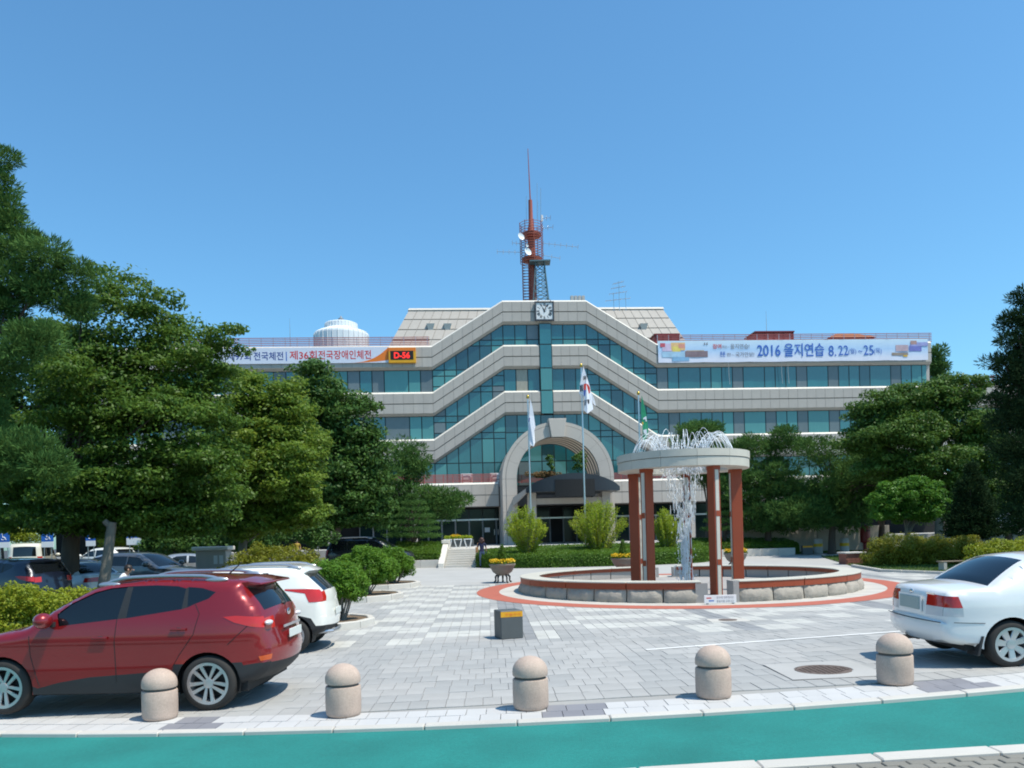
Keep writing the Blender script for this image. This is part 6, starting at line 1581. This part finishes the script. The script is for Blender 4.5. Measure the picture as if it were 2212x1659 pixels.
# --- forsythia in the hedge
def forsythia(label, pxb, yb_, px0, px1, ytop, Y, seed, stems=90):
    ppm = F / Y; b = P(pxb, yb_, Y); zg = b.z - .25; t = thing('forsythia_bush', label, 'bush', (b.x, Y, zg), 0, 'upright yellow green bushes in the hedge')
    rng = random.Random(seed); m = MB(); V = []; nrg_ = np.random.default_rng(seed); cxr = ((px0 + px1) / 2 - pxb) / ppm; hw_ = (px1 - px0) / 2 / ppm; H_ = (yb_ - ytop) / ppm + .25
    for j in range(stems):
        a_ = rng.random() * 2 * PI; r = math.sqrt(rng.random()); ht = H_ * (1.03 - .42 * r * r) * rng.uniform(.82, 1.0)
        e = Vector((cxr + hw_ * r * math.cos(a_), hw_ * .85 * r * math.sin(a_), ht)); s = Vector((.35 * r * math.cos(a_) * hw_ * .5, .3 * r * math.sin(a_) * hw_ * .5, 0)); mid = s.lerp(e, .5) + Vector((.06 * rng.gauss(0, 1), .06 * rng.gauss(0, 1), .12))
        m.path([s, mid, e], [.013, .010, .004], 4)
        nl_ = 150; tt = nrg_.uniform(.10, 1.03, nl_) ** .85
        pos = np.outer((1 - tt) ** 2, s) + np.outer(2 * tt * (1 - tt), mid * 1.0) + np.outer(tt ** 2, e) + nrg_.normal(size=(nl_, 3)) * .055
        V.append(pos)
    m.build('stem', m_stem, t, True); pos = np.concatenate(V); nr = nrg_.normal(size=(len(pos), 3)) + np.array([0, -.2, .5]); nr /= np.linalg.norm(nr, axis=1, keepdims=True)
    quads('foliage', leafmesh(pos, nr, .105, .42, nrg_), l_fors, t); return t
forsythia('left yellow green forsythia bush, in front of the arch leg and white flag pole', 1140, 1196, 1088, 1184, 1093, HY - 1.4, 61)
forsythia('largest yellow green forsythia bush, in front of the entrance', 1292, 1190, 1226, 1356, 1077, HY + .2, 62, 120)
forsythia('small forsythia bush seen through the fountain beside the water', 1441, 1193, 1406, 1480, 1098, HY - .2, 63, 70)
# --- shrubs on the entrance canopy roof
shrub('roof_shrub', 'reddish trailing shrub on the canopy roof inside the arch', [(1180,1024,40,7),(1150,1026,18,5)], 64, M('reddish leaf', (.12, .07, .02), .7, island=.4), 2600, .13, 65, k=20, cr=.2)
shrub('roof_shrub', 'small green tree like shrub on the canopy roof inside the arch', [(1250,1000,14,22),(1258,985,12,14)], 64, l_maple, 1500, .15, 66, k=14, cr=.22)
shrub('roof_shrub', 'thin leafy shrub on the canopy roof, left of the other one', [(1190,1000,8,18),(1186,988,10,8)], 64, l_maple, 700, .15, 67, k=8, cr=.2)
# --- lawns
def lawn(name, pts, n, seed, mat=l_grass):
    rng = np.random.default_rng(seed); A = np.array(pts); mn, mx_ = A.min(0), A.max(0)
    psheet(name + '_soil', [(x, y) for x, y in pts], m_lawn, .012).name = 'lawn_soil'
    q = mn + (mx_ - mn) * rng.random((n * 3, 2)); q = np.array([p for p in q if pip(p, pts)][:n])
    pos = np.array([(x, y, g(x, y) + .05) for x, y in q]); nr = rng.normal(size=(len(pos), 3)) + np.array([0, -1.2, .2]); nr /= np.linalg.norm(nr, axis=1, keepdims=True)
    o = quads('grass', leafmesh(pos, nr, .12, .2, rng), mat); stuff(o); return o
L1_ = [gp(1838, 1222), gp(1900, 1233), gp(2050, 1239), gp(2300, 1245)]
lawn('lawn', [(p.x, p.y) for p in L1_] + [(32, 34), (32, 46), (17.5, 46)], 30000, 71)
lawn('lawn_left', [(-40, 16.5), (-8.9, 17), (-8.6, 20.5), (-9.5, 22.2), (-40, 22)], 16000, 72)
lawn('lawn_mid', [(-14, 25.5), (-6.2, 25.5), (-6.6, 31), (-14, 31)], 9000, 73)
lawn('lawn_far', [(-26, 47.3), (-5.2, 46.8), (-5.2, 53), (-26, 54)], 14000, 74)
lawn('lawn_back', [(10.5, 49.8), (31, 50.5), (33, 52.3), (10.5, 52.2)], 14000, 75)
MB_k = MB()
kp = [gp(1838, 1224), gp(1900, 1235), gp(2050, 1241), gp(2300, 1247)]
kr = struct(empty('lawn_kerb', kp[0]))
for a_, b_ in zip(kp, kp[1:]):
    n = max(1, round((b_ - a_).length))
    for k in range(n):
        p, q = a_.lerp(b_, k / n + .004), a_.lerp(b_, (k + 1) / n - .004); nrm = Vector((-(q - p).y, (q - p).x, 0)).normalized() * .15
        MB().prism([p - kp[0] + Vector((0, 0, -.1)), q - kp[0] + Vector((0, 0, -.1)), q + nrm - kp[0] + Vector((0, 0, -.1)), p + nrm - kp[0] + Vector((0, 0, -.1))], (0, 0, .2)).build('kerb_stone', m_kerb, kr, bevel=.01)
# ================================================================== STEPS
st = thing('entrance_steps', 'wide flight of pale granite steps leading up to the entrance terrace', 'steps', (ray(960, 1222)[0] * 45.2, 45.2, g(-4, 45)))
x0, x1 = 0, ray(1345, 1215)[0] * 45.2 - st.location.x; ns = 8; zb = -.1; zt = 1.46 - st.location.z
for k in range(ns):
    MB().box(x0, x1, k * .42 + .004 * 0, 14, zt * k / ns + .002 - (.12 if k == 0 else 0), zt * (k + 1) / ns).build('step', m_kerb, st, bevel=.012)
MB().prism([(x0 - .34, -.15, -.1), (x0 - .34, -.15, .25), (x0 - .34, ns * .42, zt + .35), (x0 - .34, 6, zt + .35), (x0 - .34, 6, -.1)], (.32, 0, 0)).build('stair_cheek', m_stone_lt, st, bevel=.015)
MB().box(x0 - .42, x0 + .06, 3.2, 3.75, zt + .352, zt + .55).build('cheek_cap', m_stone_lt, st, bevel=.02)
# flower trough on V shaped legs
tp_ = P(990, 1176, 50); tr = thing('flower_trough', 'flower trough on white V shaped legs at the top of the steps', 'planter', (tp_.x, 50, 1.46))
for k in range(3):
    xo = -.62 + k * .62
    for s_ in (-1, 1): MB().add([(xo + s_ * .08 - .03, -.2, 0), (xo + s_ * .08 + .03, -.2, 0), (xo + s_ * .22 + .04, -.26, .55), (xo + s_ * .22 - .04, -.26, .55), (xo + s_ * .08 - .03, -.16, 0), (xo + s_ * .08 + .03, -.16, 0), (xo + s_ * .22 + .04, -.22, .55), (xo + s_ * .22 - .04, -.22, .55)],
                                [(0, 1, 2, 3), (4, 7, 6, 5), (0, 4, 5, 1), (1, 5, 6, 2), (2, 6, 7, 3), (3, 7, 4, 0)]).build('leg', m_white, tr)
    MB().box(xo - .26, xo + .26, -.27, -.21, .55, .61).build('leg_top', m_white, tr)
MB().box(-.95, .95, -.2, .2, .12, .56).build('trough', m_box, tr)
rng = np.random.default_rng(81); cl_ = [(-.7 + .2 * k, -.05, .68, .2, .22, .14) for k in range(8)]
quads('leaves', scatter(cl_, 2500, .10, rng), l_fors, tr); quads('flowers', scatter([(-.15, -.05, .80, .35, .2, .10)], 260, .08, rng), l_flower, tr)
# ================================================================== FURNITURE
def pot(label, px_, py_, Y=None):
    p = gp(px_, py_) if Y is None else Vector((ray(px_, py_)[0] * Y, Y, g(ray(px_, py_)[0] * Y, Y)))
    t = thing('stone_flowerpot', label, 'flowerpot', p, 0, 'bowl flowerpots round the fountain')
    MB().lathe([(.10, .27), (.22, .30), (.38, .42), (.46, .56), (.49, .66), (.53, .69), (.53, .74), (.48, .745), (.46, .69), (.001, .68)], 28).build('bowl', m_pot, t, True)
    for k in range(5):
        a_ = 2 * PI * k / 5 + .3; c, s = math.cos(a_), math.sin(a_)
        MB().path([(.20 * c, .20 * s, .33), (.30 * c, .30 * s, .22), (.29 * c, .29 * s, .08), (.36 * c, .36 * s, 0)], [.045, .04, .033, .045], 6).build('leg', m_potleg, t, True)
    rng = np.random.default_rng(int(px_))
    quads('leaves', scatter([(.33 * math.cos(q), .33 * math.sin(q), .77, .2, .2, .10) for q in np.arange(0, 6.2, .7)], 1800, .08, rng), l_hedge, t)
    quads('flowers', scatter([(.38 * math.cos(q), .38 * math.sin(q), .86, .15, .15, .09) for q in np.arange(0, 6.2, .6)], 700, .07, rng, aspect=.8), l_flower, t)
    quads('cone_shrub', scatter([(0, 0, .80 + .09 * k, .24 * (1 - k / 9.5) + .02, .24 * (1 - k / 9.5) + .02, .1) for k in range(8)], 3500, .06, rng), l_hedge, t)
    return t
pot('stone bowl flowerpot of yellow flowers standing left of the fountain', 1086, 1258)
pot('stone bowl flowerpot behind the left fountain pillars', 1347, 1240, 34.5)
pot('stone bowl flowerpot seen between the right fountain pillars', 1590, 1236, 36.5)
def stonebox(label, px_, py_, w_, h_, d_, rz):
    p = gp(px_, py_); p.y += d_ * .6; p.z = g(p.x, p.y)
    t = thing('stone_block_barrier', label, 'stone block', p, rz, 'dark stone blocks with an orange band')
    MB().box(-w_ / 2, w_ / 2, -d_ / 2, d_ / 2, 0, h_).build('block', m_box, t, bevel=.012)
    MB().box(-w_ / 2 + .005, w_ / 2 - .005, -d_ / 2 - .004, -d_ / 2 + .01, h_ * .775, h_ * .965).build('orange_band', m_amber, t)
    lettering('추돌주의', w_ * .7, h_ * .105, m_orange, t, (.02, -d_ / 2 - .0055, h_ * .868))
    return t
stonebox('dark stone block with orange band standing alone before the fountain', 1099, 1381, .455, .55, .45, R(18))
stonebox('dark stone block with orange band at the foot of the entrance steps', 957, 1222, .46, .50, .4, R(5))
stonebox('dark stone block with orange band beside two yellow banded posts at right', 1747, 1198, .60, .55, .45, R(-8))
bp1 = None
for px_, py_, lab in ((1767, 1190, 'pale post with yellow band, left one of the pair by the shaded wall'), (1824, 1187, 'pale post with yellow band, right one of the pair by the shaded wall'), (684, 1206, 'pale post with yellow band behind the azalea mound, left of the people carrier')):
    p = gp(px_, py_) if px_ < 1000 else Vector((ray(px_, 1180)[0] * 50, 50, g(20, 50)))
    if bp1 is None:
        bp1 = thing('banded_post', lab, 'post', p, 0, 'pale posts with a yellow band')
        MB().lathe([(.27, 0), (.27, .42), (.26, .42)], 20).build('lower_shaft', m_concrete, bp1, True); MB().lathe([(.275, .42), (.275, .62)], 20).build('yellow_band', m_yellow, bp1, True); MB().lathe([(.265, .62), (.265, .84), (.22, .90), (.001, .91)], 20).build('upper_shaft', m_concrete, bp1, True)
    else: dup(bp1, p, 0, lab)
# brick planter corner, bench, post box, small lamp, kiosk
p = gp(1848, 1219); t = thing('brick_planter', 'low red brick planter corner in front of the right azaleas', 'planter', p)
for r_ in range(5):
    for k in range(4):
        MB().box(-.42 + k * .21 + (.05 if r_ % 2 else 0), -.42 + k * .21 + .2 + (.05 if r_ % 2 else 0), 0, .1, r_ * .1, r_ * .1 + .09).build('brick', m_redbrick, t)
        MB().box(-.40, -.3, .11 + k * .21, .11 + k * .21 + .2, r_ * .1, r_ * .1 + .09).build('brick', m_redbrick, t)
MB().box(-.38, .47, .03, .95, 0, .5).build('planter_core', m_soil, t); MB().box(-.47, .52, -.05, 1.0, .502, .57).build('coping', m_kerb, t, bevel=.01)
p = gp(2066, 1233); t = thing('park_bench', 'low weathered bench in front of the middle azalea mound', 'bench', p, R(4))
for k in range(3): MB().box(-.72, .72, -.17 + k * .125, -.17 + k * .125 + .11, .36, .40).build('slat', m_bench, t, bevel=.006)
for s_ in (-1, 1): MB().box(s_ * .55 - .07, s_ * .55 + .07, -.16, .19, -.03, .358).build('leg', m_kerb, t, bevel=.01)
p = gp(1869, 1190); t = thing('post_box', 'dark red post box standing beside the sunlit wall end', 'post box', Vector((ray(1869, 1170)[0] * 50, 50, g(20, 50))))
MB().lathe([(.20, 0), (.22, .05), (.14, .12), (.14, .55), (.28, .62), (.30, .68)], 20).build('pedestal', m_postbox, t, True)
MB().lathe([(.29, .68), (.30, .9), (.30, 1.45), (.28, 1.55), (.20, 1.64), (.001, 1.68)], 20).build('box', m_postbox, t, True); MB().box(-.16, .16, -.31, -.285, 1.30, 1.36).build('slot', m_black, t)
p = Vector((ray(2182, 1200)[0] * 33, 33, g(20, 33))); t = thing('garden_lamp', 'small grey garden lamp post among the right azaleas', 'garden lamp', p)
zt = P(2182, 1172, 33).z - p.z; MB().tube((0, 0, 0), (0, 0, zt - .28), .05, 8).build('post', m_grey, t); MB().lathe([(.09, zt - .28), (.11, zt - .2), (.12, zt - .08), (.09, zt), (.001, zt + .02)], 12).build('lamp_head', m_steel, t, True)
p = Vector((ray(462, 1200)[0] * 33.5, 33.5, g(-12, 33.5))); t = thing('stone_kiosk', 'grey stone notice pillar with a cap in the shade of the trees', 'notice pillar', p)
MB().box(-.62, .62, -.35, .35, 0, 1.55).build('pillar_body', m_stone, t, bevel=.02); MB().box(-.74, .74, -.45, .45, 1.552, 1.72).build('cap_stone', m_stone_lt, t, bevel=.03)
for xo in (.2, .43): MB().box(xo - .08, xo + .08, -.36, -.352, 1.0, 1.35).build('notice', m_white, t)
# parking signs
def psign(label, px_, py_, Y, w_=.6, blue=.45, white=.28, mark=True, tilt=0):
    c = P(px_, py_, Y); zg = g(c.x, Y); t = thing('parking_sign', label, 'road sign', (c.x, Y, zg), tilt, 'blue parking signs in the car park'); z = c.z - zg
    for s_ in (-1, 1): MB().tube((s_ * w_ * .3, .03, 0), (s_ * w_ * .3, .03, z + blue * .5), .022, 6).build('post', m_steel, t)
    MB().box(-w_ / 2, w_ / 2, -.01, .01, z, z + blue).build('blue_panel', m_signblue, t, bevel=.004); MB().box(-w_ / 2, w_ / 2, -.01, .01, z - white, z - .005).build('white_panel', m_white, t, bevel=.004)
    if mark:
        m = MB(); k = blue * .34
        m.path([(k * .55 * math.cos(a_) - .02, -.014, z + blue * .42 + k * .55 * math.sin(a_)) for a_ in np.linspace(-2.6, 1.0, 12)], .016, 4); m.build('wheelchair_wheel', m_white, t)
        MB().path([(-.04, -.014, z + blue * .82), (-.02, -.014, z + blue * .5), (.09, -.014, z + blue * .48), (.14, -.014, z + blue * .22)], .018, 5).build('wheelchair_figure', m_white, t); MB().ell((-.045, -.014, z + blue * .86), (.03, .012, .03), 8, 6).build('wheelchair_head', m_white, t)
    return t
psign('blue disabled parking sign at the very left edge', 8, 1171, 40)
psign('blue disabled parking sign just left of the thick trunk', 103, 1170, 40)
psign('small dark blue parking sign right of the thick trunk, in shade', 196, 1168, 42, .5)
psign('blue and white arrow sign right of the leaning trunk', 289, 1162, 42, .75, .28, .36, False)
# moped by the banded post
p = gp(662, 1212); t = thing('moped', 'black moped parked beside the pale banded post', 'moped', p, R(200))
for xo in (-.6, .6):
    o = MB().lathe([(.15, -.05), (.26, -.05), (.28, 0), (.26, .05), (.15, .05)], 16).build('wheel', m_tyre, t, True); o.location = (xo, 0, .28); o.rotation_euler = (R(90), 0, 0)
MB().path([(-.65, 0, .62), (-.2, 0, .5), (.15, 0, .38), (.5, 0, .75)], [.14, .17, .10, .09], 8).build('body', m_pblack, t, True); MB().ell((-.3, 0, .80), (.35, .13, .07), 12, 6).build('seat', m_black, t, True)
MB().path([(.6, 0, .28), (.48, 0, .95)], .035, 6).build('fork', m_grey, t); MB().path([(.44, -.32, 1.0), (.5, 0, 1.0), (.44, .32, 1.0)], .02, 5).build('handlebar', m_grey, t); MB().box(-.95, -.6, -.18, .18, .85, 1.15).build('top_box', m_grey, t, bevel=.03)
# ================================================================== PEOPLE
def person(label, loc, rz, J, cols, hair, extra=None):
    """J: joint dict -> one skinned body; cols: function(z, joint side info) material index"""
    t = thing('person', label, 'person', loc, rz)
    names = list(J); V = [J[k][0] for k in names]; Rr = [J[k][1] for k in names]; ix = {k: i for i, k in enumerate(names)}
    E = [('pelvis', 'waist'), ('waist', 'chest'), ('chest', 'neck'), ('neck', 'head'), ('head', 'crown')]
    for s in 'lr': E += [('chest', 'sh_' + s), ('sh_' + s, 'el_' + s), ('el_' + s, 'wr_' + s), ('wr_' + s, 'ha_' + s), ('pelvis', 'hip_' + s), ('hip_' + s, 'kn_' + s), ('kn_' + s, 'an_' + s), ('an_' + s, 'toe_' + s)]
    me = bpy.data.meshes.new('body'); me.from_pydata(V, [(ix[a], ix[b]) for a, b in E], []); o = bpy.data.objects.new('body', me); COL.objects.link(o)
    md = o.modifiers.new('s', 'SKIN'); sv = me.skin_vertices[0].data
    for i, r in enumerate(Rr): sv[i].radius = r if isinstance(r, tuple) else (r, r)
    sv[ix['pelvis']].use_root = True; md.use_smooth_shade = True; o.modifiers.new('u', 'SUBSURF').levels = 2
    m2 = bpy.data.meshes.new_from_object(o.evaluated_get(bpy.context.evaluated_depsgraph_get())); bpy.data.objects.remove(o)
    for m in (m_skin,) + cols[0]: m2.materials.append(m)
    for f in m2.polygons: f.material_index = cols[1](f.center); f.use_smooth = True
    bo = bpy.data.objects.new('body', m2); COL.objects.link(bo); bo.parent = t
    h = Vector(J['head'][0]); hm, hs = hair
    hb = MB()
    for c, r in hs: hb.ell(h + Vector(c), r, 12, 8)
    hb.build('hair', hm, t, True)
    MB().ell(h + Vector((0, -.105, -.02)), (.016, .02, .022), 8, 6).build('nose', m_skin, t, True)
    for s_ in (-1, 1): MB().ell(h + Vector((s_ * .095, .0, -.01)), (.014, .025, .035), 8, 6).build('ear', m_skin, t, True)
    return t
def stand(h=1.6, w_=.17, arms=.10, step=.08):
    k = h / 1.6
    J = dict(pelvis=((0, 0, .86 * k), (.125, .10)), waist=((0, 0, 1.0 * k), (.115, .09)), chest=((0, 0, 1.24 * k), (.135, .10)), neck=((0, 0, 1.39 * k), .05), head=((0, -.015, 1.49 * k), (.078, .09)), crown=((0, 0, 1.56 * k), (.06, .07)))
    for s, q in (('l', 1), ('r', -1)):
        st_ = step * q
        J['sh_' + s] = ((q * w_, 0, 1.32 * k), .055); J['el_' + s] = ((q * (w_ + arms * .6), .02, 1.06 * k), .042); J['wr_' + s] = ((q * (w_ + arms * .7), -.06, .84 * k), .030); J['ha_' + s] = ((q * (w_ + arms * .65), -.09, .75 * k), (.035, .02))
        J['hip_' + s] = ((q * .09, 0, .82 * k), .085); J['kn_' + s] = ((q * .09, -.03 + st_ * .5, .46 * k), .060); J['an_' + s] = ((q * .09, st_, .08 * k), .042); J['toe_' + s] = ((q * .10, st_ - .16, .035), (.04, .03))
    return J
wp = gp(1042, 1226)
wm = person('woman in a navy top with curly brown hair at the foot of the steps', wp, R(180), stand(1.6), ((m_navy, m_denim, m_black), lambda c: 3 if c.z < .10 else (2 if c.z < .88 else (1 if (c.z < 1.36 and (abs(c.x) < .2 or c.z > 1.12)) else 0))), (m_hairb, [((0, .02, .03), (.13, .13, .13)), ((-.07, .04, -.05), (.09, .1, .11)), ((.07, .04, -.05), (.09, .1, .11)), ((0, .06, -.08), (.11, .08, .12))]))
bag = thing('shoulder_bag', 'tan shoulder bag hanging at the side of the woman in navy', 'bag', wp + Vector((-.27, 0, .82)))
MB().box(-.07, .07, -.16, .16, 0, .30).build('pouch', m_tan, bag, True, bevel=.03); MB().path([(0, -.13, .29), (.05, -.05, .5), (.09, 0, .56), (.05, .05, .5), (0, .13, .29)], .012, 5).build('strap', m_tan, bag)
Jb = stand(1.7); yb2 = lambda p, a_, o: (p[0], o[1] + (p[1] - o[1]) * math.cos(a_) - (p[2] - o[2]) * math.sin(a_), o[2] + (p[1] - o[1]) * math.sin(a_) + (p[2] - o[2]) * math.cos(a_))
piv = Jb['pelvis'][0]
for k_ in list(Jb):
    if k_ in ('waist', 'chest', 'neck', 'head', 'crown') or k_[:2] in ('sh', 'el', 'wr', 'ha'): Jb[k_] = (yb2(Jb[k_][0], R(32), piv), Jb[k_][1])
mp = Vector((ray(250, 1240)[0] * 21.8, 21.8, g(-10, 21.8) - .12))
hz = Jb['head'][0][2]
person('man in a white shirt with dark hair leaning forward behind the red car', mp, R(95), Jb, ((m_shirt, m_khaki, m_black), lambda c: 3 if c.z < .1 else (2 if c.z < .90 else (0 if (c - Vector(Jb['head'][0])).length < .17 else 1))), (m_hair, [((0, .035, .035), (.10, .115, .105))]))
yp = gp(643, 1214)
person('person in an ochre shirt standing by the moped behind the azalea mound', yp, R(20), stand(1.6), ((m_ochre, m_khaki, m_black), lambda c: 3 if c.z < .1 else (2 if c.z < .88 else (1 if c.z < 1.36 and (abs(c.x) < .2 or c.z > 1.1) else 0))), (m_hair, [((0, .03, .035), (.10, .11, .10))]))
